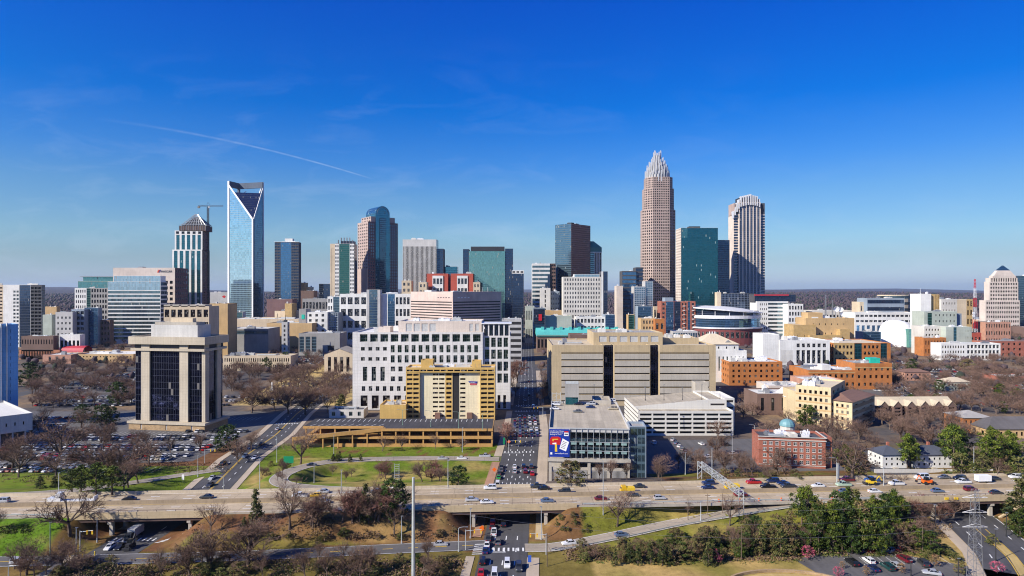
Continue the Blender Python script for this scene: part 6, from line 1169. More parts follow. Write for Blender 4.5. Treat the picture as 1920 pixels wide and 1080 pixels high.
# --- sawtooth-crowned tower
d = 1170; x0 = 1376; b = tower('sawtooth_tower', 'stone tower with pale piers and a white sawtooth crown', 'skyscraper', x0, 1434, 402, d, 30, 'pale_pink', 'roof_grey', done=False, units=0, left=None, front=dict(cols=[(.14, RB(44, .68, 'cw_navy', (0, 0, 2, 1))), (.69, None), (.17, RB(44, .68, 'cw_navy', (0, 0, 2, 1)))]))
X = lambda px: gx(px, d) - gx(x0, d)
b.block(0, X(1379), .01, 29, b.Z - .9, gz(381, d), wall='pink_granite'); b.block(X(1427), X(1434), .01, 29, b.Z - .9, gz(381, d), wall='dark_wall')
b.block(X(1384), X(1425), -3.5, 30, 0, gz(380, d), wall='pale_pink', front=VT(6, .66, 'cw_lattice', (1, 1, 2, 1)), left=None, right=CW('cw_navy'), units=0)
sil = b.mb('sawtooth', 'crown_white'); prof = [(1374.5, 402, 396), (1378, 396, 388), (1381.5, 390, 380), (1385, 384, 374), (1389, 380, 368), (1393.5, 379, 367), (1398, 378, 366), (1402.5, 377, 365), (1407, 377, 364), (1411, 377, 366), (1415, 378, 367), (1419, 379, 368), (1423, 381, 373)]
for px_, yb_, yt_ in prof: 
    x = X(px_); A = [(x - 1.9, -6.0), (x - .1, -6.0), (x - .1, -1), (x - 1.9, -1)]; B_ = [(x - .2, -1), (x + 1.6, -1), (x + 1.6, 9), (x - .2, 9)]; sil.frust(A, gz(yb_ + 8, d), B_, gz(yt_, d))
b.block(X(1388), X(1421), 4, 26, gz(381, d), gz(370, d), wall='metal_dark', roof='metal_silver', para=.1); b.done()
# --- right of centre
d = 960; b = tower('brick_flats', 'tall flats of red brick bays, blue glass bays and white balconies', 'apartments', 1240, 1304, 565, d, 26, 'red_brick', 'roof_white', done=False, front=dict(cols=[(.13, G(1, 9, .5, .5, 'glass', (0, 0, 4, 1)), 'red_brick'), (.24, CW('cw_blue')), (.2, CW('cw_navy')), (.2, G(2, 9, .5, .5, 'glass', (.4, .4, 4, 1)), 'red_brick'), (.08, CW('cw_blue')), (.15, G(1, 9, .5, .5, 'glass', (.4, .4, 4, 1)), 'red_brick')])); b.block(b.W * .12, b.W * .36, 2, 20, b.Z - .9, gz(558, d), wall='blue_grey')
bl = b.mb('balcony', 'white_wall')
for k in range(9):
    z = 4 + k * (b.Z - 5) / 9
    for c in (.66, .93): bl.box(b.W * c - 1.6, b.W * c + 1.6, -1.2, -.02, z, z + 1.0)
b.done(); tower('glass_podium', 'long grey glazed podium below the red brick and blue flats', 'building', 1262, 1308, 621, 880, 30, 'grey_light', 'roof_white', front=G(10, 2, .8, .6, 'cw_steel'))
# --- arena
d = 930; ca_ = Bld('arena', 'oval arena with a white sweeping roof edge over dark glass and brick', 'arena', gx(1378, d), d + 48, 0, 'red_brick'); rx = gx(1449, d) - gx(1378, d); ry = 48
el = lambda k_, n=48: [(rx * k_ * math.cos(2 * math.pi * i / n), ry * k_ * math.sin(2 * math.pi * i / n)) for i in range(n)]
zz = lambda y: gz(y, d); ca_.mb('brick_drum', 'maroon_brick').prism(el(1.0), 0, zz(617)); ca_.mb('ledge', 'metal_white').prism(el(1.03), zz(617), zz(614.5)); ca_.mb('glass_drum', 'cw_blue').prism(el(.96), zz(614.5), zz(598)); ca_.mb('roof_band', 'metal_white').prism(el(.99), zz(598), zz(592)); ca_.mb('clerestory', 'cw_navy').prism(el(.93), zz(592), zz(584))
rfm = ca_.mb('roof_shell', 'metal_white'); n = 48; R1 = el(1.02); R2 = el(.5)
tilt = lambda x: -x * .075
for i in range(n):
    j = (i + 1) % n; a0, a1, c0, c1 = R1[i], R1[j], R2[i], R2[j]
    rfm.face([(*a0, zz(584) + tilt(a0[0])), (*a1, zz(584) + tilt(a1[0])), (*a1, zz(582) + tilt(a1[0])), (*a0, zz(582) + tilt(a0[0]))]); rfm.face([(*a0, zz(582) + tilt(a0[0])), (*a1, zz(582) + tilt(a1[0])), (*c1, zz(577) + tilt(c1[0])), (*c0, zz(577) + tilt(c0[0]))], smooth=True); rfm.face([(*c0, zz(577) + tilt(c0[0])), (*c1, zz(577) + tilt(c1[0])), (0, 0, zz(575.5))], smooth=True)
for i in range(26, 47, 3):
    a0 = el(.95)[i]; ca_.mb('mullion', 'metal_white').tube((*a0, zz(592)), (a0[0], a0[1], zz(583)), .5, n=4)
for i in range(25, 48):
    a0, a1 = el(1.004)[i], el(1.004)[(i + 1) % n]; m0 = lambda t: (a0[0] + (a1[0] - a0[0]) * t, a0[1] + (a1[1] - a0[1]) * t); p, q_ = m0(.2), m0(.8); ca_.mb('arched_window', 'glass').face([(*p, zz(634)), (*q_, zz(634)), (*q_, zz(623)), (*p, zz(623))])
ca_.done()
tower('stone_shaft', 'slim cream shaft with one dark slot rising beside the arena roof', 'tower', 1344, 1352, 548, 1010, 10, 'cream_wall', 'roof_white', front=G(1, 1, .35, .3, 'glass_void', (0, 0, 8, 2))); tower('navy_podium', 'broad navy glass podium behind the arena below the sawtooth tower', 'office building', 1352, 1420, 550, 1060, 40, 'dark_wall', 'roof_dark', front=CW('cw_lattice'))
b = tower('red_trim_office', 'white banded office with a red roof line right of the arena', 'office building', 1419, 1478, 565, 1020, 30, 'white_wall', 'roof_white', done=False, front=dict(cols=[(.36, G(4, 8, .4, .45, 'glass_black', (4, 1, 1, 1))), (.64, RB(10, .5, 'cw_band', (0, .3, 1, 1)))]), right=CW('cw_navy')); b.block(-2, b.W + 14, 4, 28, b.Z - .9, gz(552, 1020), wall='dark_wall', front=CW('cw_navy'), roof='roof_dark'); b.mb('red_edge', 'roof_red').box(-3, b.W + 2, 2, 3.9, gz(554.5, 1020), gz(552, 1020)); b.done()
tower('gridded_office', 'white gridded low office beside the tan stepped block', 'office building', 1478, 1506, 570, 1000, 30, 'white_wall', 'roof_white', front=G(5, 6, .62, .62, 'glass', (.6, .6, 1, 1)))
# tan stepped blocks with dishes
d = 860; X0 = gx(1488, d); b = Bld('tan_block', 'stepped tan television centre with few small windows', 'building', X0, d, 0, 'tan_wall', 'roof_tan'); X = lambda px: gx(px, d) - X0
b.block(X(1516), X(1608), 8, 40, 0, gz(597, d), front=G(6, 3, .14, .2, 'glass_brown', (6, 10, 3, 2)), units=4); b.block(X(1488), X(1530), 0, 30, 0, gz(609, d), front=G(3, 1, .08, .2, 'glass_brown'), wall='yellow_brick'); b.block(X(1524), X(1552), 14, 34, 0, gz(587, d)); b.block(X(1574), X(1592), -2, 20, 0, gz(617, d), wall='yellow_brick'); b.block(X(1515), X(1574), -6, 8, 0, gz(628, d), front=G(5, 1, .1, .4, 'glass_brown'), wall='yellow_brick'); b.done()
for px_, py_, r_, lab in ((1567, 579, 4.0, 'left-hand white satellite dish on the stepped tan block'), (1575, 580, 3.6, 'right-hand white satellite dish on the stepped tan block'), (1578, 588, 3.2, 'lower white satellite dish on the stepped tan block')):
    dd = 880; o = empty('satellite_dish', (gx(px_, dd), dd, gz(597, d) - .9), 0, lab, 'satellite dish', 'satellite dishes on the tan block'); q = MB(); zc_ = gz(py_, dd) - (gz(597, d) - .9); n = 12
    for i in range(n):
        a0, a1 = 2 * math.pi * i / n, 2 * math.pi * (i + 1) / n; P = lambda a, r: (r * math.cos(a), -2.0 * (r / r_) ** 2, zc_ + r * math.sin(a)); q.face([P(a0, r_), P(a1, r_), P(a1, r_ * .5), P(a0, r_ * .5)]); q.face([P(a0, r_ * .5), P(a1, r_ * .5), (0, 0, zc_)])
    q.build('dish', 'metal_white', o); q = MB(); q.tube((0, .5, 0), (0, .5, zc_), .5, n=6); q.build('mount', 'metal_grey', o)
# long blue-white block, dark block, round cream block
tower('long_white_block', 'long white framed block with two bands of blue windows behind the white dome', 'building', 1603, 1722, 586, 960, 34, 'white_wall', 'roof_grey', front=[(.62, G(12, 1, .62, .9, 'cw_blue', (1, 1, 3, 0), .8)), (.38, G(14, 2, .8, .4, 'glass', (1, 1, 1, 1), .6))])
tower('dark_block', 'dark shaded office block with faint windows above the long white block', 'office building', 1626, 1696, 559, 1010, 30, 'blue_grey', 'roof_dark', front=RB(6, .5, 'cw_navy')); d = 1060; b = Bld('round_block', 'rounded cream office drum beside the dark shaded block', 'office building', gx(1690, d), d + 20, 0, 'cream_wall'); n = 24
cc = lambda r: [(r * 1.3 * math.cos(2 * math.pi * i / n), r * math.sin(2 * math.pi * i / n)) for i in range(n)]
for k in range(7): z0_, z1_ = gz(555, d) * k / 7, gz(555, d) * (k + 1) / 7; b.mb('wall', 'cream_wall').prism(cc(20), z0_, z0_ + (z1_ - z0_) * .55); b.mb('window_band', 'cw_band').prism(cc(19.6), z0_ + (z1_ - z0_) * .55, z1_)
b.mb('roof', 'roof_cream').prism(cc(20.5), gz(555, d), gz(553, d)); b.done(); tower('cream_offices', 'cream stepped offices between the round drum and the white towers', 'office building', 1700, 1728, 556, 1075, 24, 'pale_pink', 'roof_white', front=G(6, 5, .5, .5, 'glass_brown')); tower('cream_wing', 'cream low wing left of the dark shaded block', 'building', 1612, 1632, 566, 1020, 24, 'cream_wall', 'roof_cream', front=G(3, 3, .4, .4, 'glass')); tower('low_white', 'low white sheds between the gridded office and the satellite dishes', 'building', 1522, 1600, 582, 1050, 30, 'offwhite_wall', 'roof_white', front=G(12, 2, .5, .4, 'glass_brown'))
# white dome and teal hall
d = 905; dm = Bld('dome_theatre', 'big smooth white theatre dome', 'theatre', gx(1682, d + 20), d + 20, 0, 'dome_white'); Rr = gx(1716, d) - gx(1682, d); q = dm.mb('dome', 'dome_white'); zt = gz(601, d); n, m_ = 28, 8
for j in range(m_):
    a0, a1 = math.pi / 2 * j / m_, math.pi / 2 * (j + 1) / m_; pr = lambda a: (max(.02, math.cos(a)) ** .75, zt * (.30 + .70 * math.sin(a)))
    (r0, z0_), (r1, z1_) = pr(a0), pr(a1)
    ring = lambda r, i: ((Rr * r * math.cos(2 * math.pi * i / n) - (1 - r) * 5), 20 * r * math.sin(2 * math.pi * i / n))
    for i in range(n): q.face([(*ring(r0, i), z0_), (*ring(r0, i + 1), z0_), (*ring(r1, i + 1), z1_), (*ring(r1, i), z1_)], smooth=True)
for i in range(n): q.face([(*ring(1, i), 0), (*ring(1, i + 1), 0), (*ring(1, i + 1), zt * .30), (*ring(1, i), zt * .30)], smooth=True)
dm.done(); tower('teal_hall', 'low teal glass hall joined to the right of the white dome', 'building', 1704, 1726, 617, 900, 26, 'copper_green', 'roof_grey', front=CW('cw_teal')); tower('blue_shed', 'low blue shed in shade left of the white dome', 'building', 1618, 1652, 622, 895, 20, 'blue_grey', 'roof_dark', front=CW('cw_blue'))
# white apartment group at right
d = 880; b = tower('white_apartments', 'tall pale apartment slab with a thin mast and a blank white end', 'apartments', 1727, 1746, 551, d, 24, 'white_wall', 'roof_white', done=False); b.block(b.W + .02, gx(1764, d) - gx(1727, d), 3, 26, 0, gz(552, d), wall='yellow_brick', front=dict(cols=[(.55, None), (.45, VT(2, .4, 'glass_brown'))])); b.mb('mast', 'metal_white').tube((1, 3, b.Z), (1, 3, b.Z + 8), .35, .1, n=4); b.done()
b = tower('white_apartments', 'pale apartment block with pairs of small windows and a blue shaded right end', 'apartments', 1733, 1794, 584, 845, 26, 'sage_wall', 'roof_white', front=dict(cols=[(.08, None), (.18, CW('cw_green', (1, 1, 8, 2))), (.74, G(6, 5, .3, .35, 'glass', (2, 1, 12, 1)))]), right=None, done=False); b.block(b.W + .02, gx(1807, 845) - gx(1733, 845), 4, 26, 0, gz(588, 845), wall='blue_grey'); b.done()  # shade of the right end is put into its blue-grey wall
b = tower('white_apartments', 'stepped pale apartment block with balconies over an orange brick base', 'apartments', 1733, 1775, 612, 800, 26, 'offwhite_wall', 'roof_white', front=[(.42, G(7, 2, .4, .5, 'glass', (1, 1, 1, 1)), ), (.58, G(7, 3, .5, .4, 'glass_brown', (1, 1, 0, 1), .8))]); tower('brick_building', 'orange brick base block at the foot of the pale apartments', 'building', 1732, 1774, 633, 780, 18, 'orange_brick', 'roof_white', front=G(7, 2, .4, .5, 'glass_brown', (1, 1, 1, 1)))
b = tower('white_apartments', 'pale block with a blue glass slot right of the stepped apartments', 'apartments', 1774, 1822, 613, 790, 22, 'sage_wall', 'roof_white', front=dict(cols=[(.28, None), (.14, CW('cw_arch')), (.3, None), (.28, G(4, 3, .3, .3, 'glass', (1, 1, 10, 1)))]))
tower('cream_tower', 'cream and yellow slab with round windows behind the pale apartments', 'apartments', 1765, 1824, 561, 960, 26, 'offwhite_wall', 'roof_white', front=dict(cols=[(.5, G(5, 6, .3, .3, 'glass_black', (1, 1, 2, 1))), (.3, None, 'cream_wall'), (.2, G(2, 5, .5, .6, 'glass_brown'), 'yellow_brick')]))
# pyramid-topped stone block far right
d = 1200; x0 = 1848; b = tower('pyramid_block', 'pale pink stepped office block with a glass pyramid top at the right', 'skyscraper', x0, 1912, 563, d, 16, 'pale_pink', 'roof_grey', done=False, units=0, front=G(15, 7, .6, .5, 'glass_brown', (1, 1, 1, 1))); X = lambda px: gx(px, d) - gx(x0, d)
b.block(X(1856), X(1910), 1, 15, b.Z - .9, gz(528, d), front=G(11, 5, .6, .5, 'glass_brown', (1, 1, 0, 1)), units=0); b.block(X(1858), X(1909), 1.5, 14, gz(528, d) - .9, gz(521, d), front=VT(11, .5, 'glass_brown', (1, 1, .5, .5)), units=0); b.block(X(1864), X(1907), 3, 13, gz(521, d) - .9, gz(517, d), units=0)
p4 = lambda a, c, y0, y1: [(X(a), y0), (X(c), y0), (X(c), y1), (X(a), y1)]
b.mb('pyramid', 'pale_pink').frust(p4(1866, 1906, 3, 13), gz(517, d), p4(1874, 1898, 5, 11), gz(507, d)); b.mb('pyramid_tip', 'cw_teal').frust(p4(1874, 1898, 5, 11), gz(507, d), p4(1885.6, 1886.4, 7.8, 8.2), gz(497, d)); b.done()
tower('blue_glass_slab', 'blue glass slab cut by the right edge behind the pyramid-topped block', 'office building', 1906, 1960, 517, 1280, 30, 'dark_wall', 'roof_white', front=CW('cw_steel')); tower('brick_flats', 'row of brown brick and cream flats below the pyramid-topped block', 'apartments', 1848, 1895, 604, 960, 24, 'pink_brick', 'roof_tan', front=G(10, 3, .5, .5, 'glass_brown')); tower('small_shop', 'small red shop beside the lattice radio mast', 'building', 1820, 1840, 624, 860, 18, 'red_wall', 'roof_red', front=G(3, 1, .5, .5, 'glass_brown'))
rm_ = empty('radio_mast', (gx(1828, 900), 900, 0), 0, 'red and white lattice radio mast at the right', 'mast'); q = MB(); hh = gz(523, 900); lattice(q, (0, 0, 0), hh, 5.5, 1.2, 22, .17, ''); o = q.build('lattice', ['sign_red', 'metal_white'], rm_)
for p in o.data.polygons: p.material_index = int(p.center.z / (hh / 7)) % 2
for z in (.46, .5): q = MB(); q.tube((-3, -1.5, hh * z), (-3, -2.3, hh * z), 2.0, n=10); q.build('dish', 'metal_white', rm_)
for px_, yt_, lab in ((1548, 553, 'thin grey mast on the roofs left of the satellite dishes'), (1561, 563, 'short grey mast just left of the satellite dishes')): o = empty('roof_mast', (gx(px_, 1000), 1000, 0), 0, lab, 'mast'); q = MB(); lattice(q, (0, 0, 0), gz(yt_, 1000), 3, .8, 16, .22, ''); q.build('lattice', 'metal_grey', o)
# scattered low roofs that fill the far town
rs = random.Random(5); WL = ['offwhite_wall', 'tan_wall', 'pink_brick', 'grey_wall', 'cream_wall', 'brown_wall', 'blue_grey', 'white_wall']; BP = []
for k in range(46):
    d = rs.uniform(880, 1700); px_ = rs.uniform(-20, 1960); wpx = rs.uniform(16, 46); yt_ = HY + (CH - rs.uniform(5, 18)) * F / d
    BP.append((d, px_, wpx, yt_, rs.choice(WL), rs.randint(10, 30)))
BP.sort(key=lambda t: t[1])
for k, (d, px_, wpx, yt_, wl, dp_) in enumerate(BP):
    b = tower('town_block', f'low flat-roofed block far off, {nth(k)} from the left of the scattered town blocks', 'building', px_, px_ + wpx, yt_, d, dp_, wl, rs.choice(['roof_white', 'roof_grey', 'roof_cream', 'roof_brown']), front=G(rs.randint(4, 8), rs.randint(1, 3), .5, .45, 'glass_brown', (1, 1, 1, 1)), units=2, uh=(1, 2), group='low blocks scattered through the far town')
# ================================================================ vehicles
CARC = {'white': (.72, .72, .72), 'black': (.012, .012, .014), 'silver': (.42, .43, .45), 'grey': (.12, .125, .13), 'red': (.42, .015, .015), 'maroon': (.13, .012, .02), 'navy': (.012, .025, .09), 'blue': (.03, .10, .32), 'dark grey': (.04, .042, .046), 'beige': (.40, .34, .24), 'green': (.02, .30, .06), 'yellow': (.75, .45, .01), 'pale green': (.40, .52, .40), 'dark teal': (.01, .05, .05), 'steel blue': (.10, .15, .24), 'orange': (.65, .16, .01)}
SPEC = {  # length, width, belt height, roof height, cabin base x0..x1, roof x0..x1, bonnet height at the nose, tail height
 'sedan': (4.7, 1.82, .92, 1.45, -1.75, .95, -.95, .35, .72, .90), 'suv': (4.8, 1.92, 1.08, 1.76, -2.3, 1.1, -2.05, .45, .95, 1.05), 'hatchback': (4.2, 1.78, .95, 1.52, -2.0, 1.0, -1.55, .3, .78, .95), 'pickup': (5.6, 1.98, 1.08, 1.85, -.55, 1.45, -.35, .85, 1.0, 1.08), 'van': (5.3, 2.0, 1.25, 2.2, -2.55, 1.75, -2.45, .95, 1.05, 1.25)}
def car_bits(kind):
    l, w, bz, rz, c0, c1, r0, r1, nz, tz = SPEC[kind]; h = l / 2; hw = w / 2; body, gl = MB(), MB(); zb = .28
    xs = [(-h, tz - .22, hw * .86), (-h + .12, tz - .03, hw * .95), (-h + .7, tz, hw), (c0 if c0 > -h + .75 else -h + .75, bz, hw), (c1, bz, hw), (h - .5, nz + .06, hw * .98), (h - .1, nz - .1, hw * .9), (h, nz - .32, hw * .8)]
    sec = [[(x, -b, zb), (x, -b * 1.0, zb + (z - zb) * .55), (x, -b * .93, z), (x, b * .93, z), (x, b, zb + (z - zb) * .55), (x, b, zb)] for x, z, b in xs]
    for A, B in zip(sec, sec[1:]):
        for k in range(6): j = (k + 1) % 6; body.face([A[k], A[j], B[j], B[k]])
    body.face(sec[0]); body.face(sec[-1][::-1])
    if kind == 'pickup': gl2 = MB()
    C0 = [(c0, -hw * .93, bz), (c1, -hw * .93, bz), (c1, hw * .93, bz), (c0, hw * .93, bz)]; T0 = [(r0, -hw * .74, rz), (r1, -hw * .74, rz), (r1, hw * .74, rz), (r0, hw * .74, rz)]
    for k in range(4): j = (k + 1) % 4; body.face([C0[k], C0[j], T0[j], T0[k]])
    body.face(T0)
    lerp = lambda a, b, t: Vector(a).lerp(Vector(b), t)
    for k in range(4):
        j = (k + 1) % 4; q = [Vector(C0[k]), Vector(C0[j]), Vector(T0[j]), Vector(T0[k])]; n = (q[1] - q[0]).cross(q[3] - q[0]).normalized() * .015
        bl = lambda u, v: (q[0] * (1 - u) + q[1] * u) * (1 - v) + (q[3] * (1 - u) + q[2] * u) * v + n
        for ua, ub in (((.05, .48), (.53, .95)) if k in (0, 2) else ((.06, .94),)): gl.face([bl(ua, .08), bl(ub, .08), bl(ub, .9), bl(ua, .9)])
    if kind == 'pickup': body.face([(-h + .25, -hw * .8, tz + .01), (c0 - .1, -hw * .8, tz + .01), (c0 - .1, hw * .8, tz + .01), (-h + .25, hw * .8, tz + .01)], 1)
    wx = h - .88; hl, tl = MB(), MB()
    for s in (-1, 1): hl.box(h - .2, h - .045, s * hw * .74 - .2, s * hw * .74 + .2, nz - .32, nz - .14); tl.box(-h - .01, -h + .1, s * hw * .7 - .16, s * hw * .7 + .16, tz - .38, tz - .15)
    return body, gl, hl, tl, wx, hw
def wheel_mb(r=.33):
    q = MB(); q.tube((0, -.11, 0), (0, .11, 0), r, n=12); return q
WHEEL = None
def make_car(kind):
    global WHEEL
    body, gl, hl, tl, wx, hw = car_bits(kind)
    if WHEEL is None: WHEEL = (wheel_mb().mesh('tyre', 'tyre'), (lambda q: (q.tube((0, -.125, 0), (0, .125, 0), .2, n=8), q)[1])(MB()).mesh('rim', 'rim'))
    r = empty(kind + '_car' if kind in ('sedan', 'suv', 'hatchback') else kind, (0, 0, -50)); parts = []
    parts.append(('body', body.mesh('body', ['car_paint', 'trim_dark']))); parts.append(('windows', gl.mesh('windows', 'car_glass'))); parts.append(('headlight', hl.mesh('headlight', 'head_glass'))); parts.append(('tail_light', tl.mesh('tail_light', 'tail_red')))
    bpy.data.objects.remove(r)
    one = MB()
    for i, (q, off) in enumerate(((body, 0), (gl, 2), (hl, 3), (tl, 4))):
        for f_, uv_i, m_ in zip(q.f, range(len(q.f)), q.m): one.face([q.v[k] for k in f_], m_ + off if off == 0 else off)
    for sx in (-1, 1):
        for sy in (-1, 1): one.tube((sx * wx, sy * (hw - .14) - .1, .33), (sx * wx, sy * (hw - .14) + .1, .33), .33, n=8, mi=5)
    return dict(parts=parts, wx=wx, hw=hw, one=one.mesh('car_whole', ['car_paint', 'trim_dark', 'car_glass', 'head_glass', 'tail_red', 'tyre']))
CARS = {k: make_car(k) for k in SPEC}
NAMEK = {'sedan': 'sedan', 'suv': 'suv', 'hatchback': 'hatchback', 'pickup': 'pickup_truck', 'van': 'van'}
def place_car(kind, col, p, rz, label, group=None, detail=True, tilt=0.0):
    c = CARS[kind]; rgb = (*CARC[col], 1); word = 'SUV' if kind == 'suv' else kind
    cat = {'sedan': 'car', 'suv': 'car', 'hatchback': 'car', 'pickup': 'pickup truck', 'van': 'van'}[kind]
    if detail:
        r = empty(NAMEK[kind], p, rz, label, cat, group)
        for nm, me in c['parts']: o = put(nm, me, r); o.color = rgb
        for sx in (-1, 1):
            for sy in (-1, 1): w_ = put('wheel', WHEEL[0], r, (sx * c['wx'], sy * (c['hw'] - .14), .33)); put('rim', WHEEL[1], w_)
    else:
        r = put(NAMEK[kind], c['one'], None, p, rz); tag(r, label, cat, group); r.color = rgb
    return r
def on_ground(px, py):
    z = 0.0
    for _ in range(10): p = gp(px, py, z); z = .5 * z + .5 * height(p.x, p.y)
    return Vector((p.x, p.y, z))
def fleet(items, place, group, z=None, rz=None, axis_='left'):
    """items: (px, py, kind, colour[, heading]); each label names colour, kind and place"""
    byk = {}
    for it in items: byk.setdefault((it[2], it[3]), []).append(it)
    for (kind, col), L_ in byk.items():
        L_.sort(key=(lambda t: t[0]) if axis_ == 'left' else (lambda t: -t[1]))
        for i, it in enumerate(L_):
            p = gp(it[0], it[1], z) if z is not None else on_ground(it[0], it[1]) + Vector((0, 0, .04))
            word = 'SUV' if kind == 'suv' else kind
            lab = f'{col} {word} {place}' if len(L_) == 1 else f'{nth(i)} {col} {word} {"from the left" if axis_ == "left" else "from the camera"} {place}'
            h = it[4] if len(it) > 4 else rz
            place_car(kind, col, p, R(h), lab, group, True)
hs = 3.5
fleet([(919, 917, 'suv', 'white'), (1008, 914, 'pickup', 'dark grey'), (1019, 917.5, 'sedan', 'black'), (1058, 924, 'suv', 'dark grey'), (1198, 914, 'sedan', 'dark grey'), (1328, 908, 'suv', 'navy'), (1327, 916, 'sedan', 'navy'), (1413, 906.5, 'pickup', 'red'), (1449, 904, 'suv', 'navy'), (1468, 908, 'sedan', 'navy'), (1440, 915, 'pickup', 'black'), (1478, 914, 'pickup', 'dark grey'), (1534, 913, 'sedan', 'white'), (1588, 902, 'pickup', 'maroon'), (1582, 911, 'pickup', 'pale green'), (1681, 909, 'pickup', 'white'), (1728, 898, 'van', 'white'), (1799, 899, 'suv', 'black'), (1806, 906, 'pickup', 'white'), (1864, 900, 'sedan', 'dark grey'), (1904, 896.5, 'suv', 'white'),
       (242, 938, 'sedan', 'black'), (387, 934, 'sedan', 'dark grey'), (4, 942, 'suv', 'silver'), (563, 932, 'pickup', 'white'), (592, 931, 'hatchback', 'yellow'), (605, 924, 'sedan', 'silver'), (706, 923.5, 'sedan', 'grey'), (1635, 902, 'pickup', 'blue'), (1770, 897, 'sedan', 'grey')], 'on the far carriageway of the freeway', 'vehicles on the far freeway carriageway', FZ + .02, 183.4)
fleet([(885, 939, 'sedan', 'silver'), (913, 944, 'sedan', 'white'), (1026, 941, 'sedan', 'steel blue'), (1127, 937, 'sedan', 'maroon'), (1187, 930, 'sedan', 'dark grey'), (1237, 936, 'hatchback', 'silver'), (1389, 930, 'suv', 'maroon'), (1584, 923.5, 'sedan', 'steel blue'), (1640, 923.5, 'sedan', 'white'), (1758, 922.5, 'sedan', 'steel blue'), (1820, 920, 'suv', 'maroon'), (1868, 926, 'sedan', 'dark grey'), (606, 943, 'suv', 'silver'), (708, 948, 'sedan', 'grey')], 'on the near carriageway of the freeway', 'vehicles on the near freeway carriageway', FZ + .02, 3.4)
fleet([(924, 979, 'suv', 'red', 90), (923, 990, 'sedan', 'maroon', 90), (944, 985, 'suv', 'black', 90), (926, 1001, 'pickup', 'white', 90), (916, 1012, 'sedan', 'dark grey', 90), (913, 1024, 'sedan', 'white', 90), (934, 1019, 'sedan', 'grey', 90), (910, 1035, 'sedan', 'navy', 90), (905, 1055, 'suv', 'black', 90), (951, 1061, 'suv', 'white', 270), (973, 1067, 'suv', 'dark grey', 270), (902, 1076, 'sedan', 'red', 90), (927, 1084, 'van', 'white', 270)], 'on the street in front of the middle bridge', 'vehicles on the street in front of the middle bridge', None, 90, 'near')
fleet([(933, 911, 'van', 'white', 90), (935, 897, 'sedan', 'green', 90), (936, 889, 'sedan', 'dark grey', 90), (965, 886, 'sedan', 'silver', 90), (985, 886, 'suv', 'maroon', 90), (998, 890, 'sedan', 'red', 90), (940, 877, 'sedan', 'black', 90), (965, 877, 'sedan', 'white', 90), (982, 877, 'suv', 'black', 90), (996, 877, 'suv', 'dark grey', 90), (940, 883, 'sedan', 'grey', 90)], 'waiting on the street just behind the freeway', 'cars waiting just behind the freeway', None, 90, 'near')
rc = random.Random(21); q_ = []
for row in range(7):
    for ln in range(5):
        if rc.random() < .8: yy = 818 - row * 5.4 - (row * row) * .05; q_.append((960 + (yy - 782) * -.05 + 6 + ln * (11.0 - row * .35), yy, rc.choice(['sedan', 'sedan', 'suv', 'hatchback']), rc.choice(['navy', 'dark grey', 'silver', 'white', 'black', 'steel blue', 'maroon']), 90))
q_ += [(1000, 765, 'van', 'blue', 270), (985, 752, 'sedan', 'silver', 90), (992, 742, 'sedan', 'dark grey', 90), (986, 730, 'suv', 'white', 90), (991, 716, 'sedan', 'black', 90), (984, 703, 'sedan', 'silver', 90), (990, 690, 'suv', 'dark grey', 90), (986, 680, 'sedan', 'white', 90), (993, 672, 'sedan', 'blue', 90)]
fleet(q_, 'queuing between the gold deck and the banner garage', 'cars queuing up the middle street', None, 90, 'near')
fleet([(398, 898, 'sedan', 'silver', 270), (394, 911, 'sedan', 'dark grey', 270), (460, 857, 'sedan', 'steel blue', 270), (419, 871, 'suv', 'dark grey', 90), (491, 834, 'sedan', 'black', 90), (521, 806, 'sedan', 'silver', 90), (206, 1029, 'hatchback', 'white', 270), (226, 1028, 'sedan', 'black', 270), (478, 860, 'sedan', 'white', 270)], 'on the left-hand street', 'cars on the left-hand street', None, 90, 'near')
fleet([(1165, 1005, 'sedan', 'steel blue', 12), (1067, 1021, 'sedan', 'white', 192), (826, 1023, 'sedan', 'silver', 4), (36, 1057, 'suv', 'silver', 2), (830, 861, 'sedan', 'silver', 0), (866, 861, 'sedan', 'white', 0), (909, 857, 'pickup', 'silver', 0), (585, 874, 'sedan', 'dark grey', 20)], 'on a side ramp beside the freeway', 'cars on the side ramps')
fleet([(1620, 1034, 'sedan', 'navy', 35), (1637, 1034, 'sedan', 'red', 35), (1654, 1034, 'sedan', 'white', 35), (1671, 1034, 'sedan', 'silver', 35), (1688, 1033, 'sedan', 'maroon', 35), (1597, 1058, 'suv', 'black', 95), (1629, 1054, 'hatchback', 'white', 95), (1636, 1068, 'sedan', 'navy', 95), (1664, 1066, 'suv', 'dark teal', 95), (1678, 1063, 'hatchback', 'silver', 95), (1695, 1051, 'suv', 'maroon', 95), (1731, 1059, 'suv', 'dark grey', 80), (1747, 1077, 'sedan', 'silver', 160)], 'in the small car park at the bottom right', 'cars in the bottom right car park')
fleet([(1042, 760, 'suv', 'white', 176), (1040, 768, 'sedan', 'white', 176), (1084, 759, 'sedan', 'black', 176), (1083, 773, 'sedan', 'grey', 176), (1107, 765, 'sedan', 'navy', 176), (1108, 759, 'suv', 'silver', 176), (1146, 753, 'suv', 'white', 176), (1149, 768, 'suv', 'beige', 176)], 'parked on the roof of the banner garage', 'cars on the banner garage roof', 21.72)
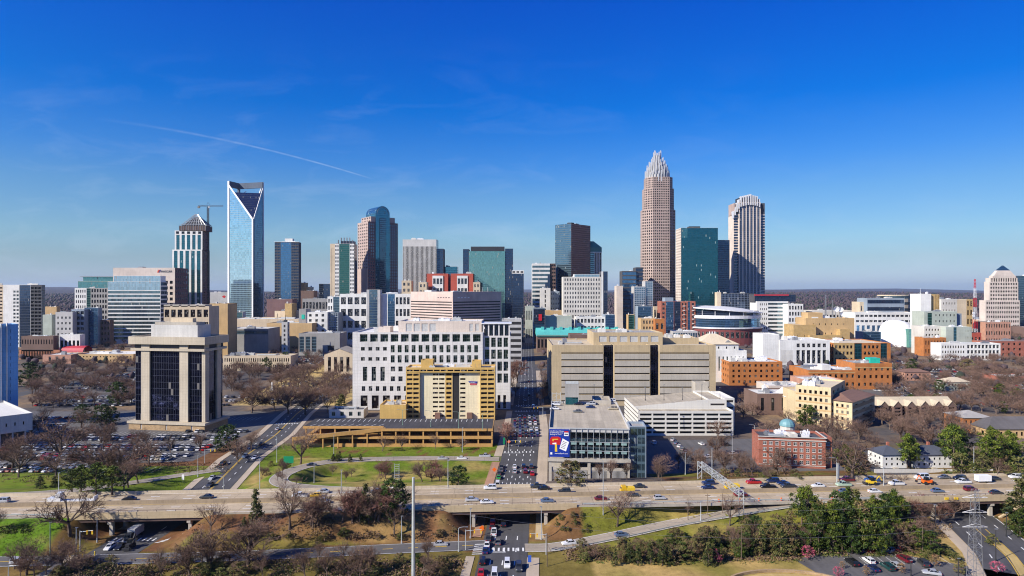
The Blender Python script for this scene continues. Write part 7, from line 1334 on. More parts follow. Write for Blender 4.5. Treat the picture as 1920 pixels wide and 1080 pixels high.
fleet([(1315, 834, 'sedan', 'white', 100), (1363, 836, 'sedan', 'dark grey', 10), (1330, 858, 'sedan', 'white', 5), (1375, 852, 'sedan', 'silver', 20), (1226, 832, 'suv', 'white', 95), (1262, 826, 'sedan', 'silver', 60), (1268, 832, 'sedan', 'steel blue', 60), (1274, 838, 'sedan', 'white', 60), (1280, 844, 'suv', 'grey', 60), (1286, 850, 'sedan', 'navy', 60)], 'in the half-shaded lot right of the banner garage', 'cars beside the banner garage')
# crowded car park in front of the tan office tower: single-mesh cars, too small to show parts
LOTC = ['white'] * 5 + ['silver'] * 4 + ['grey'] * 2 + ['black', 'dark grey', 'dark grey', 'red', 'navy', 'steel blue', 'beige', 'maroon']
lot = []
for (y0, xa, xb) in ((362.5, -186, -152), (358, -330, -245), (349, -262, -152), (343, -330, -152), (327, -330, -156), (321, -330, -156), (309, -335, -158), (303, -300, -164), (289, -330, -190), (283, -330, -205), (378, -330, -265), (400, -340, -270)):
    x = xa
    while x < xb:
        x += 2.7
        if rc.random() < .86: lot.append((x + rc.uniform(-.15, .15), y0 + rc.uniform(-.4, .4), y0))
lot2 = []
for (x0, y0, nx, ny, dx, dy) in ((-372, 520, 30, 5, 2.7, 17), (-190, 455, 6, 9, 5, 13), (290, 450, 16, 12, 2.7, 15), (200, 560, 18, 4, 2.7, 16), (280, 640, 24, 8, 2.7, 18), (-290, 700, 30, 5, 2.7, 17), (-120, 690, 14, 5, 2.7, 18), (230, 800, 24, 4, 2.7, 16), (-330, 445, 50, 3, 2.7, 17), (-372, 590, 40, 3, 2.7, 17), (-330, 720, 60, 3, 2.7, 16), (330, 700, 40, 6, 2.7, 17), (-100, 720, 14, 5, 2.7, 18), (380, 520, 30, 8, 2.7, 18), (-330, 810, 60, 2, 2.7, 18)):
    for j in range(ny):
        for i in range(nx):
            if rc.random() < .7: lot2.append((x0 + i * dx + rc.uniform(-.2, .2), y0 + j * dy + rc.uniform(-.5, .5)))
ncar = 300 - sum(1 for o in COL.objects if o.name.split('.')[0] in ('sedan', 'suv', 'hatchback')) - 2
KLOT = ['sedan', 'sedan', 'hatchback', 'suv', 'suv']
lot.sort(key=lambda t: t[1])
indiv, rest = lot[:ncar], lot[ncar:]
rows = sorted({t[2] for t in indiv}); cnt = {}
for x, y, y0 in sorted(indiv):
    c = rc.choice(LOTC); k = rc.choice(KLOT); ri = rows.index(y0); n = cnt[(ri, c, k)] = cnt.get((ri, c, k), -1) + 1
    place_car(k, c, (x, y, .03), R(90 + rc.choice([0, 180]) + rc.uniform(-2, 2)), f'{nth(n)} {c} {"SUV" if k == "suv" else k} from the left, {nth(ri)} row of the crowded car park', 'cars in the crowded car park', False)
def car_mass(name, pts):
    q = MB(); mats = ['car_glass', 'trim_dark'] + [mk_flat(c) for c in ('white', 'silver', 'grey', 'dark grey', 'red', 'navy')]
    for x, y in pts:
        col = rc.choice([2, 2, 2, 3, 3, 4, 5, 5, 6, 7]); a = R(90 + rc.uniform(-2, 2)); M_ = Matrix.Translation((x, y, .03)) @ Matrix.Rotation(a, 4, 'Z')
        body = [(-2.3, .28), (-2.3, .85), (-1.7, .93), (-1.0, 1.45), (.4, 1.45), (1.0, .93), (2.2, .72), (2.3, .3)]
        for (xa, za), (xb, zb) in zip(body, body[1:]):
            m_ = 0 if (xa, xb) in ((-1.7, -1.0), (.4, 1.0)) else col
            q.face([M_ @ Vector(p) for p in ((xa, -.88, za), (xa, .88, za), (xb, .88, zb), (xb, -.88, zb))], m_)
        for s in (-.88, .88): q.face([M_ @ Vector((xx, s, zz)) for xx, zz in body], col); q.face([M_ @ Vector((xx, s * 1.012, zz)) for xx, zz in ((-1.4, .98), (-.95, 1.38), (.35, 1.38), (.8, .98))], 0)
    tag(q.build(name, mats), kind='stuff')
def mk_flat(c):
    k = 'paint_' + c.replace(' ', '_')
    if k not in DEFS: DEFS[k] = lambda kk, c=c: plain(kk, CARC[c], .3, .1, .08)
    return k
car_mass('parked_cars', [t[:2] for t in rest] + lot2)
# --- special vehicles
def boxtruck(p, rz, lab, colr, boxmat, L_=7.5, cab=True, bz=3.3):
    r = empty('box_truck', p, rz, lab, 'truck'); q = MB(); q.box(-L_ / 2, L_ / 2 - 2.2, -1.2, 1.2, .9, bz, bot=True); q.build('cargo_box', boxmat, r)
    q = MB(); q.frust([(L_ / 2 - 2.1, -1.1), (L_ / 2, -1.1), (L_ / 2, 1.1), (L_ / 2 - 2.1, 1.1)], .5, [(L_ / 2 - 2.1, -1.05), (L_ / 2 - .55, -1.05), (L_ / 2 - .55, 1.05), (L_ / 2 - 2.1, 1.05)], 2.5); o = q.build('cab', 'car_paint', r); o.color = (*CARC[colr], 1)
    q = MB(); q.face([(L_ / 2 - .22, -.9, 1.35), (L_ / 2 - .22, .9, 1.35), (L_ / 2 - .5, .9, 2.3), (L_ / 2 - .5, -.9, 2.3)]); q.build('windscreen', 'car_glass', r)
    for sx in (-L_ / 2 + 1.4, L_ / 2 - 1.2):
        for sy in (-1, 1): o = put('wheel', WHEEL[0], r, (sx, sy * 1.0, .46)); o.scale = (1.4, 1.4, 1.4)
    return r
p = on_ground(251, 1008); boxtruck((p.x, p.y, .04), R(270), 'grey box truck coming out from under the left-hand bridge', 'dark grey', 'unit_grey')
def yc_p(px, py): return gp(px, py, FZ + .02)
t = boxtruck(yc_p(1176, 923), R(183), 'yellow truck above the banner garage corner on the freeway', 'yellow', 'sign_yellow', 5.2, bz=2.0); t2 = boxtruck(yc_p(1372, 917), R(183), 'yellow truck on the freeway under the sign gantry', 'yellow', 'sign_yellow', 5.2, bz=1.9)
# lorry with pale cab and low flat trailer
r = empty('lorry', yc_p(135, 944), R(183.4), 'white lorry cab pulling a low flat trailer at the far left of the freeway', 'lorry'); q = MB(); q.box(5.2, 7.6, -1.2, 1.2, .6, 2.2); q.frust([(3.2, -1.2), (5.4, -1.2), (5.4, 1.2), (3.2, 1.2)], .6, [(3.2, -1.2), (4.6, -1.2), (4.6, 1.2), (3.2, 1.2)], 3.9); o = q.build('cab', 'car_paint', r); o.color = (*CARC['white'], 1)
q = MB(); q.face([(5.0, -1.0, 2.25), (5.0, 1.0, 2.25), (4.62, 1.0, 3.4), (4.62, -1.0, 3.4)]); q.build('windscreen', 'car_glass', r); q = MB(); q.box(-8, 3, -1.2, 1.2, 1.0, 1.25, bot=True); q.box(-8, -7.7, -1.2, 1.2, 1.25, 2.6); q.build('trailer', 'metal_white', r)
for sx in (-7, -5.8, 3.4, 6.4):
    for sy in (-1, 1): o = put('wheel', WHEEL[0], r, (sx, sy, .46)); o.scale = (1.4, 1.4, 1.4)
r = empty('trailer', yc_p(1843, 904), R(183), 'white box trailer standing on the far freeway shoulder at the right', 'trailer'); q = MB(); q.box(-2.6, 2.6, -1.1, 1.1, .6, 2.7, bot=True); q.build('body', 'sign_white', r); q = MB(); q.box(2.6, 4.0, -.08, .08, .5, .65); q.build('tow_bar', 'metal_grey', r)
for sy in (-1, 1): put('wheel', WHEEL[0], r, (-.3, sy * 1.05, .35))
def digger(name, p, rz, lab, mat, cat, s=1.0):
    r = empty(name, p, rz, lab, cat); r.scale = (s, s, s); q = MB(); q.box(-1.6, 1.5, -.8, .8, .7, 1.6); q.box(.4, 1.9, -.6, .6, 1.0, 1.7); q.build('body', mat, r); q = MB(); q.frust([(-.9, -.75), (.5, -.75), (.5, .75), (-.9, .75)], 1.6, [(-.8, -.65), (.3, -.65), (.3, .65), (-.8, .65)], 2.8); q.build('cab', 'car_glass', r)
    q = MB(); q.tube((-1.4, 0, 1.5), (-3.0, 0, 3.4), .2, n=5); q.tube((-3.0, 0, 3.4), (-4.0, 0, 1.6), .16, n=5); q.build('boom', mat, r); q = MB(); q.box(-4.3, -3.7, -.4, .4, .9, 1.6); q.build('bucket', 'metal_dark', r); q = MB(); q.box(2.4, 2.9, -1.1, 1.1, .3, 1.0); q.tube((1.4, -.6, 1.2), (2.5, -.6, .7), .1, n=4); q.tube((1.4, .6, 1.2), (2.5, .6, .7), .1, n=4); q.build('loader', 'metal_dark', r)
    for sx, sc in ((-1.0, 1.9), (1.2, 1.3)):
        for sy in (-1, 1): o = put('wheel', WHEEL[0], r, (sx, sy * .85, .33 * sc)); o.scale = (sc, sc, sc)
p = on_ground(244, 1028); digger('backhoe', (p.x, p.y, .04), R(275), 'dark backhoe loader beside the black car at the left-hand bridge', 'metal_dark', 'backhoe'); digger('excavator', yc_p(1634, 909), R(180), 'yellow excavator working on the far freeway shoulder', 'sign_yellow', 'excavator'); digger('excavator', yc_p(1738, 908), R(0), 'orange digger with raised arm beside the white van on the freeway', 'sign_orange', 'excavator')
# ================================================================ street furniture
def lamp(px, yb, yt, lab, arm=1, elev=None, mat='galv', double=False, name='street_lamp'):
    p = on_ground(px, yb) if elev is None else gp(px, yb, elev); h = (yb - yt) * p.y / F
    r = empty(name, p, 0 if arm >= 0 else math.pi, lab, 'street lamp'); q = MB(); q.tube((0, 0, 0), (0, 0, h * .96), .16, .09, 8); q.tube((0, 0, 0), (0, 0, .6), .26, .24, 8); q.build('pole', mat, r)
    for s in ((1, -1) if double else (1,)):
        if 'curved' not in lab and not double: q = MB(); q.box(-.25, .55, -.16, .16, h * .96, h * .96 + .16, bot=True); q.build('lamp_head', 'metal_grey', r); continue
        q = MB(); P = [(0, 0, h * .94), (s * .5, 0, h * .985), (s * 1.3, 0, h), (s * 2.3, 0, h)]
        for a, b in zip(P, P[1:]): q.tube(a, b, .06, n=5)
        q.build('arm', mat, r); q = MB(); q.box(s * 2.3 - .1 if s > 0 else s * 2.3 - .6, s * 2.3 + .6 if s > 0 else s * 2.3 + .1, -.16, .16, h - .06, h + .1, bot=True); q.build('lamp_head', 'metal_grey', r)
LAMPS = [(110, 941, 885, 'pale lamp post on the freeway shoulder right of the lorry', 1, FZ), (94, 1042, 977, 'green-tinged lamp post at the right edge of the bright lawn', 1, None), (182, 1017, 970, 'lamp post on the brown bank beside the left-hand bridge opening', -1, None), (143, 1035, 988, 'stout lamp post at the corner of the left-hand street', 1, None), (371, 894, 853, 'lamp post on the grass left of the left-hand street', 1, None), (419, 928, 893, 'curved lamp beside the left-hand street close behind the freeway', -1, None), (487, 921, 858, 'tall lamp post on the green bank left of the loop ramp', 1, None), (519, 867, 817, 'curved lamp on the pavement left of the big bare tree', -1, None), (589, 909, 870, 'lamp post at the left end of the loop lawn', 1, None), (640, 926, 880, 'lamp post in the loop lawn near the red-brown sign', 1, None), (626, 852, 814, 'lamp post on the grass before the deck ramp', 1, None), (840, 918, 862, 'lamp post before the dark round tree in the loop lawn', 1, None), (867, 848, 800, 'lamp post at the right end of the parking deck', 1, None), (753, 1019, 966, 'lamp post left of the tall steel pole', 1, None), (882, 1009, 952, 'lamp post on the pavement left of the middle bridge opening', 1, None), (860, 1034, 988, 'curved lamp at the crossing left of the middle street', 1, None), (1015, 1012, 948, 'lamp post at the right side of the middle bridge opening', -1, None), (1131, 976, 866, 'very tall curved lamp left of the big bare tree on the green bank', -1, None), (1335, 906, 838, 'tall lamp post behind the far end of the sign gantry', 1, None), (1285, 890, 847, 'lamp post in the half-shaded lot', 1, None), (1314, 976, 940, 'lamp post on the green bank', 1, None), (1373, 862, 818, 'lamp post at the corner of the white sloping garage', -1, None), (1415, 838, 796, 'curved lamp right of the white sloping garage', -1, None), (1569, 906, 858, 'curved lamp beside the green sign back right of the brick block', -1, None), (1657, 916, 876, 'thin lamp on the freeway before the bare oak', 1, FZ), (1826, 896, 836, 'tall lamp post before the pines at the right', 1, None), (1867, 1052, 990, 'black lamp post on the pavement of the right-hand street', 1, None), (1887, 1006, 960, 'black pole at the corner of the right-hand street', 1, None), (1797, 1085, 1046, 'black lamp post in the bottom right car park', 1, None), (1708, 1080, 1050, 'short black lamp post between the parked maroon and black cars', 1, None), (1754, 990, 945, 'black lamp post under the right-hand bridge edge', -1, None), (16, 1085, 1060, 'curved white lamp at the bottom left corner', 1, None)]
for px_, yb_, yt_, lab, arm, el_ in LAMPS: lamp(px_, yb_, yt_, lab, arm, el_, 'metal_dark' if 'black' in lab else 'pole_green' if 'green-tinged' in lab else 'galv')
for i, px_ in enumerate((1046, 1094, 1190, 1225, 1260, 1296, 1330)): lamp(px_ + 20, 752 - i * .5, 726 - (i % 2) * 6, f'thin roof lamp on the white sloping garage, {nth(i)} from the left', 1 if i % 2 else -1, 17.5 if px_ > 1190 else 21.8, 'metal_dark', name='roof_lamp')
for i, (px_, yb_, yt_) in enumerate(((755, 797, 768), (808, 800, 770), (860, 803, 772), (905, 806, 775))): lamp(px_, yb_, yt_, f'thin lamp on the roof of the gold parking deck, {nth(i)} from the left', 1, 9.0, 'pole_green', True, 'roof_lamp')
# overhead sign gantry (lattice) across the freeway
ga = empty('sign_gantry', (0, 0, 0), 0, 'grey lattice truss gantry spanning the freeway at an angle', 'gantry'); A = Vector((73.5, 250.5, 0)); B_ = Vector((76.5, 213.5, 0)); zt = 13.2
q = MB()
for P, zb in ((A, height(A.x, A.y)), (B_, 5.5)):
    for s in (-.8, .8): q.tube((P.x + s, P.y, zb - .3), (P.x + s, P.y, zt), .14, n=6)
    for k in range(4): z0_, z1_ = zb + (zt - zb) * k / 4, zb + (zt - zb) * (k + 1) / 4; q.tube((P.x - .8, P.y, z0_), (P.x + .8, P.y, z1_), .08, n=4)
q.build('support', 'galv', ga); q = MB(); n = 16
for k in range(n):
    a, b = A.lerp(B_, k / n), A.lerp(B_, (k + 1) / n)
    for sx in (-.8, .8):
        for dz in (-1.6, 0): q.tube((a.x + sx, a.y, zt + dz), (b.x + sx, b.y, zt + dz), .075, n=4)
        q.tube((a.x + sx, a.y, zt - 1.6 * (k % 2)), (b.x + sx, b.y, zt - 1.6 * ((k + 1) % 2)), .05, n=4)
    q.tube((a.x - .8, a.y, zt), (a.x + .8, b.y, zt), .06, n=4); q.tube((a.x - .8, a.y, zt - 1.6), (a.x + .8, b.y, zt - 1.6), .06, n=4)
q.build('truss', 'galv', ga)
# lattice power mast and steel pole with wires
pm_ = gp(1828, 1130, 0); lm = empty('lattice_mast', pm_, 0, 'tall white lattice power mast beside the right-hand street', 'power mast'); q = MB(); hm = gz(918, pm_.y); lattice(q, (0, 0, 0), hm, 3.0, 1.1, 18, .065, ''); q.build('lattice', 'metal_grey', lm)
for zf in (.93, .80, .67): q = MB(); q.tube((-3.2, 0, hm * zf), (3.2, 0, hm * zf), .09, n=4); q.tube((0, -.4, hm * zf + 1), (-3.2, 0, hm * zf), .06, n=4); q.tube((0, -.4, hm * zf + 1), (3.2, 0, hm * zf), .06, n=4); q.build('cross_arm', 'metal_white', lm)
pp = gp(775, 1190, 0); pd = pp.y; sp = empty('steel_pole', pp, 0, 'tall tapering steel pole rising from the bottom edge', 'pole'); q = MB(); hp = gz(895, pd); q.tube((0, 0, 0), (0, 0, hp), .52, .30, 12); q.build('shaft', 'galv', sp); q = MB(); q.box(-.7, .7, -.7, .7, 0, .3); q.build('base_plate', 'concrete', sp)
for k, (zf, zt_, lab) in enumerate(((.97, .93, 'highest thin power line sagging between the lattice mast and the steel pole'), (.90, .80, 'middle thin power line sagging between the lattice mast and the steel pole'), (.82, .67, 'lowest thin power line sagging between the lattice mast and the steel pole'))):
    a, b = pp + Vector((0, 0, hp * zf)), pm_ + Vector((-3.2 if k else 3.2, 0, hm * zt_)); q = MB(); n = 24; P = [a.lerp(b, i / n) - Vector((0, 0, 5.0 * (1 - (2 * i / n - 1) ** 2))) for i in range(n + 1)]
    for u, v in zip(P, P[1:]): q.tube(u, v, .022, n=3, cap=False)
    tag(q.build('power_line', 'metal_grey'), lab, 'power line')
for i, (px_, yb_, yt_) in enumerate(((1390, 1050, 985), (1579, 1036, 990), (1535, 1040, 992), (1634, 1035, 980), (1730, 1040, 985), (1327, 966, 925), (1355, 962, 925), (1026, 1062, 1000), (1290, 975, 940))):
    p = on_ground(px_, yb_); h = (yb_ - yt_) * p.y / F; r = empty('utility_pole', p, 0, f'thin wooden utility pole right of the middle street, {nth(sorted([1390,1579,1535,1634,1730,1327,1355,1026,1290]).index(px_))} from the left', 'pole', 'utility poles by the right-hand woods'); q = MB(); q.tube((0, 0, 0), (0, 0, h), .13, .09, 6); q.build('shaft', 'wood_pole', r); q = MB(); q.box(-.9, .9, -.06, .06, h - .7, h - .55); q.build('cross_arm', 'wood_pole', r)
# signs
def post_sign(name, px, yb, w, h, zb, mat, lab, cat='sign', elev=None, diamond=False, txt=None, posts=1, face=1):
    p = on_ground(px, yb) if elev is None else gp(px, yb, elev); r = empty(name, p, 0, lab, cat); q = MB()
    for s in ((0,) if posts == 1 else (-w * .35, w * .35)): q.tube((s, .08, 0), (s, .08, zb + h), .06, n=5)
    q.build('post', 'galv', r); q = MB()
    if diamond: c = zb + h / 2; P = [(0, c - h / 2), (w / 2, c), (0, c + h / 2), (-w / 2, c)]
    else: P = [(-w / 2, zb), (w / 2, zb), (w / 2, zb + h), (-w / 2, zb + h)]
    q.face([(x, 0, z) for x, z in P]); q.face([(x, .04, z) for x, z in P[::-1]], 1)
    for i in range(4): a, b = P[i], P[(i + 1) % 4]; q.face([(a[0], .04, a[1]), (b[0], .04, b[1]), (b[0], 0, b[1]), (a[0], 0, a[1])])
    q.build('panel', [mat, 'metal_grey'], r)
    if txt: text('lettering', txt[0], txt[1], 'sign_white', r, (-w * .42, -.02, zb + h * .45), (R(90), 0, 0))
post_sign('highway_sign', 541, 885, 4.2, 2.9, 3.6, 'sign_green', 'big green highway sign beside the loop ramp', txt=None, posts=2)
for px_, yb_, lab in ((927, 890, 'orange diamond roadwork sign behind the freeway'), (904, 1003, 'orange diamond roadwork sign in front of the middle bridge'), (954, 836, 'orange diamond sign at the end of the gold parking deck')): post_sign('roadwork_sign', px_, yb_, 2.0, 2.0, 1.2, 'sign_orange', lab, diamond=True)
post_sign('bridge_banner', 889, 985, 1.1, 4.6, .9, 'bluebanner', 'tall blue and white banner hung at the left bridge pier'); post_sign('blue_sign', 993, 1062, 1.0, 2.0, 1.2, 'bluebanner', 'small blue sign beside the middle street at the bottom'); post_sign('banner_sign', 1571, 905, 1.2, 6, 1.5, 'galv', 'grey back of a tall sign beside the red brick block', posts=1); post_sign('small_sign', 736, 925, 1.4, .9, 1.9, 'sign_white', 'small white sign at the loop lawn edge'); post_sign('brown_sign', 593, 920, 1.0, .6, .5, 'rust_steel', 'low red-brown sign in the loop lawn'); post_sign('small_sign', 343, 905, 1.0, 2.2, 1.2, 'sign_white', 'white sign on the verge left of the left-hand street'); post_sign('green_sign', 945, 836, .9, 3.4, .8, 'sign_green', 'narrow green sign at the corner of the gold deck')
for px_, lab in ((1775, 'left-hand yellow plate on the right-hand bridge edge'), (1793, 'right-hand yellow plate on the right-hand bridge edge')):
    d = yc(gx(px_, 225)) - 13.45; q = MB(); q.box(-.7, .7, -.06, .06, -.45, .45, bot=True); tag(q.build('yellow_plate', 'sign_yellow', loc=(gx(px_, d), d, gz(935, d))), lab, 'sign')
lad = empty('sign_tower', on_ground(744, 910), 0, 'narrow ladder-like steel sign tower in the loop lawn', 'sign tower'); q = MB()
for s in (-.9, .9): q.tube((s, 0, -.1), (s, 0, 8), .1, n=5)
for k in range(9): q.tube((-.9, 0, 2 + k * .7), (.9, 0, 2 + k * .7), .06, n=4)
q.build('ladder_frame', 'galv', lad)
for i, px_ in enumerate((1348, 1387, 1423, 1465, 1560)):
    x_, y_ = gx(px_, 222), 0; y_ = yc(gx(px_, 222)) - 11.9; o = MB(); o.tube((0, 0, 0), (0, 0, .45), .28, n=10, mi=0); o.tube((0, 0, .45), (0, 0, .6), .275, n=10, mi=1); o.tube((0, 0, .6), (0, 0, .95), .27, .25, 10); tag(o.build('traffic_barrel', ['sign_orange', 'sign_white'], loc=(gx(px_, y_), y_, FZ)), f'orange traffic barrel on the near freeway shoulder, {nth(i)} from the left', 'traffic barrel', 'traffic barrels on the freeway')
def signal(px, yb, lab, armlen, sx=1):
    p = on_ground(px, yb); r = empty('traffic_signal', p, 0, lab, 'traffic light'); q = MB(); q.tube((0, 0, 0), (0, 0, 6.4), .15, .11, 8); q.build('pole', 'galv', r); q = MB(); q.tube((0, 0, 6.0), (sx * armlen, 0, 6.5), .09, .06, 6); q.build('arm', 'galv', r)
    for k in range(2): x = sx * armlen * (.55 + .4 * k); h_ = MB(); h_.box(x - .2, x + .2, -.15, .15, 5.3, 6.4, bot=True); o = h_.build('signal_head', 'sign_yellow', r); l_ = MB(); l_.tube((x, -.17, 6.15), (x, -.151, 6.15), .13, n=8); l_.build('lens', 'lens_red', o)
signal(873, 1032, 'traffic light pole left of the crossing in front of the middle bridge', 5); signal(1024, 1040, 'traffic light pole right of the crossing in front of the middle bridge', 5, -1); signal(954, 850, 'traffic light pole at the loop ramp exit', 6); signal(1018, 782, 'traffic light pole at the banner garage crossing', 6, -1); signal(150, 1034, 'traffic light pole at the corner by the left-hand bridge', 4); signal(384, 868, 'traffic light pole at the left-hand street crossing', 5)
for i, (px_, yb_) in enumerate(((131, 1045), (155, 1046), (178, 1042), (147, 1030))): p = on_ground(px_, yb_); q = MB(); q.tube((0, 0, 0), (0, 0, 1.3), .18, n=8); q.tube((0, 0, 1.3), (0, 0, 1.45), .18, .05, n=8); tag(q.build('bollard', 'sign_yellow', loc=p), f'stubby yellow post at the left-hand corner, {nth((0, 2, 3, 1)[i])} from the left', 'bollard', 'yellow posts at the left-hand corner')
# white statue in the park
p = gp(510, 732); st_ = empty('monument', p, 0, 'small white obelisk monument among the park trees', 'monument'); q = MB(); q.box(-1.4, 1.4, -1.4, 1.4, 0, 1.2); q.build('plinth', 'white_wall', st_); q = MB(); q.frust([(-.8, -.8), (.8, -.8), (.8, .8), (-.8, .8)], 1.2, [(-.3, -.3), (.3, -.3), (.3, .3), (-.3, .3)], 6.5); q.build('shaft', 'white_wall', st_)
# ================================================================ trees and ground cover
def rib(q, a, b, w0, w1, mi=0):
    d = (b - a); n = d.cross(Vector((rt.uniform(-1, 1), rt.uniform(-1, 1), rt.uniform(-1, 1))))
    if n.length < 1e-6: return
    n.normalize(); q.v += [a - n * w0, a + n * w0, b + n * w1, b - n * w1]; k = len(q.v); q.f.append((k - 4, k - 3, k - 2, k - 1)); q.m.append(mi); q.sm.append(False); q.uv += [(0, 0), (1, 0), (1, 1), (0, 1)]
rt = random.Random(3)
def jit(d, a):
    o = d.orthogonal().normalized(); t = rt.uniform(0, 2 * math.pi); s = o * math.cos(t) + d.cross(o) * math.sin(t)
    return (d * math.cos(a) + s * math.sin(a)).normalized()
def bare_tree(seed, wide=1.0, trunk=.30, dens=1.0, tw='twig'):
    """ten metres tall; trunk with limbs, and a crown of fine twigs"""
    rt.seed(seed); T, C = MB(), MB()
    def grow(p, d, ln, r, lv):
        if lv <= 1:
            n = 3; pts = [p]; dd = d
            for k in range(n): dd = jit(dd, rt.uniform(0, .16)); dd.z += .05; dd.normalize(); pts.append(pts[-1] + dd * ln / n)
            for k in range(n): T.tube(pts[k], pts[k + 1], r * (1 - .5 * k / n), r * (1 - .5 * (k + 1) / n), 6 if lv == 0 else 5, cap=False)
        else:
            pts = [p, p + jit(d, .1) * ln * .5]; dd = jit(d, .25); dd.z += .1; dd.normalize(); pts.append(pts[-1] + dd * ln * .5)
            if lv == 2:
                for a, b, k in ((pts[0], pts[1], 0), (pts[1], pts[2], 1)): C.tube(a, b, r * (1 - .4 * k), r * (.6 - .3 * k), 3, cap=False, mi=0)
            else:
                rib(C, pts[0], pts[1], r, r * .8, 1); rib(C, pts[1], pts[2], r * .8, r * .3, 1)
        if lv >= 4: return
        cnt = (rt.randint(6, 8), rt.randint(6, 8), rt.randint(5, 7), int(rt.randint(5, 7) * dens))[lv]
        for i in range(cnt):
            t = rt.uniform(.35 if lv else .72, 1.0); f = t * (len(pts) - 1); k = min(len(pts) - 2, int(f)); s = pts[k].lerp(pts[k + 1], f - k)
            base = (pts[k + 1] - pts[k]).normalized(); nd = jit(base, rt.uniform(.45, .95) * (wide if lv == 0 else 1))
            if lv: nd.z += .12
            nd.normalize(); grow(s, nd, ln * (rt.uniform(1.0, 1.5) if lv == 0 else rt.uniform(.42, .66)), r * (.5 if lv == 0 else .42) if lv < 2 else (.030, .017)[lv - 2], lv + 1)
        if lv == 0: grow(pts[-1], jit(d, .2), ln * 1.3, r * .5, 1)
    grow(Vector((0, 0, -.2)), Vector((0, 0, 1)), 10 * trunk, .24, 0)
    top = max(v.z for v in C.v) if C.v else 10; s = 10 / top
    for q in (T, C): q.v = [v * s for v in q.v]
    return T.mesh('trunk', 'bark'), C.mesh('crown', ['bark', tw])
def leaf(q, c, s, mi=0, flat=.5):
    n = Vector((rt.gauss(0, 1), rt.gauss(0, 1), abs(rt.gauss(0, 1)) + flat)).normalized(); u = n.orthogonal().normalized(); u = Matrix.Rotation(rt.uniform(0, 6.28), 3, n) @ u; v = n.cross(u)
    a, b = s * rt.uniform(.7, 1.3), s * rt.uniform(.5, 1.0); q.v += [c - u * a, c - v * b * .6, c + u * a, c + v * b]; k = len(q.v); q.f.append((k - 4, k - 3, k - 2, k - 1)); q.m.append(mi); q.sm.append(False); q.uv += [(0, 0), (1, 0), (1, 1), (0, 1)]
def leafy(seed, shape, mats, nclump=70, per=34, size=.26, trunk_h=.3, spread=.95):
    rt.seed(seed); T, C = MB(), MB(); T.tube((0, 0, -.2), (0, 0, 5), .26, .16, 6); T.tube((0, 0, 5), (.1, .1, 9), .16, .04, 5)
    k = 0
    while k < nclump:
        x, y, z = rt.uniform(-1, 1), rt.uniform(-1, 1), rt.uniform(trunk_h * 10, 9.7); rr = math.hypot(x, y)
        R_ = shape((z - trunk_h * 10) / (9.7 - trunk_h * 10))
        if rr > 1 or rt.random() > .35 + .65 * rr: continue
        c = Vector((x * R_, y * R_, z)); k += 1
        if k % 3 == 0: T.tube((0, 0, max(1.5, z - .35 * c.xy.length - .4)), c, .07, .02, 4, cap=False)
        m = 0 if rt.random() < .6 else 1; rad = spread * rt.uniform(.6, 1.15)
        for i in range(per):
            o = Vector((rt.gauss(0, .42), rt.gauss(0, .42), rt.gauss(0, .27))) * rad; leaf(C, c + o, size * rt.uniform(.7, 1.2), m)
    s = 10 / max(v.z for v in C.v); C.v = [v * s for v in C.v]
    return T.mesh('trunk', 'bark'), C.mesh('crown', mats)
pine_s = lambda t: 3.6 * (math.sin(math.pi * min(1, t * .85 + .22)) ** .7) + .3; cone_s = lambda t: 2.6 * (1 - t) ** .8 + .25; round_s = lambda t: 3.9 * math.sqrt(max(.03, 1 - (2 * t - .85) ** 2 / 1.4)); bush_s = lambda t: 5.2 * math.sqrt(max(.04, 1 - t * t))
TT = {'bare': [bare_tree(s, w, t, dn) for s, w, t, dn in ((1, 1.0, .28, .8), (2, 1.15, .24, .75), (3, .85, .32, .7), (4, 1.3, .22, .85), (5, 1.0, .26, .9), (6, .75, .34, .7))], 'red': [bare_tree(s, 1.0, .2, 1.5, 'twig_red') for s in (11, 12)], 'pale': [bare_tree(s, .7, .3, .8, 'twig') for s in (21, 22)],
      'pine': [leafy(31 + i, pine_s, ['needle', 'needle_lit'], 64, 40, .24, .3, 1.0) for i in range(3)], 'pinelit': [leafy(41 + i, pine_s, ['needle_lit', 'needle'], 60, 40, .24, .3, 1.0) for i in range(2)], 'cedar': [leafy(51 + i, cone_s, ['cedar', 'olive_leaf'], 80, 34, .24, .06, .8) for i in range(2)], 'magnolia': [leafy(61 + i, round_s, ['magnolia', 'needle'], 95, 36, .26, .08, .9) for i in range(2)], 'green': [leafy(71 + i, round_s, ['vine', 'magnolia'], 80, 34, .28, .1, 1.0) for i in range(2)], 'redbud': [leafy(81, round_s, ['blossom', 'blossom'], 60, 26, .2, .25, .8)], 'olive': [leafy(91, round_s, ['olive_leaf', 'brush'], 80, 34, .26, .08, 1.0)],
      'shrub': [leafy(101, bush_s, ['brush', 'olive_leaf'], 60, 30, .36, .0, 1.3), leafy(102, bush_s, ['olive_leaf', 'vine'], 60, 30, .36, .0, 1.3)], 'russet': [leafy(111, round_s, ['russet', 'brush'], 60, 26, .24, .2, .9)]}
LIGHT = bare_tree(8, 1.1, .26, .35)
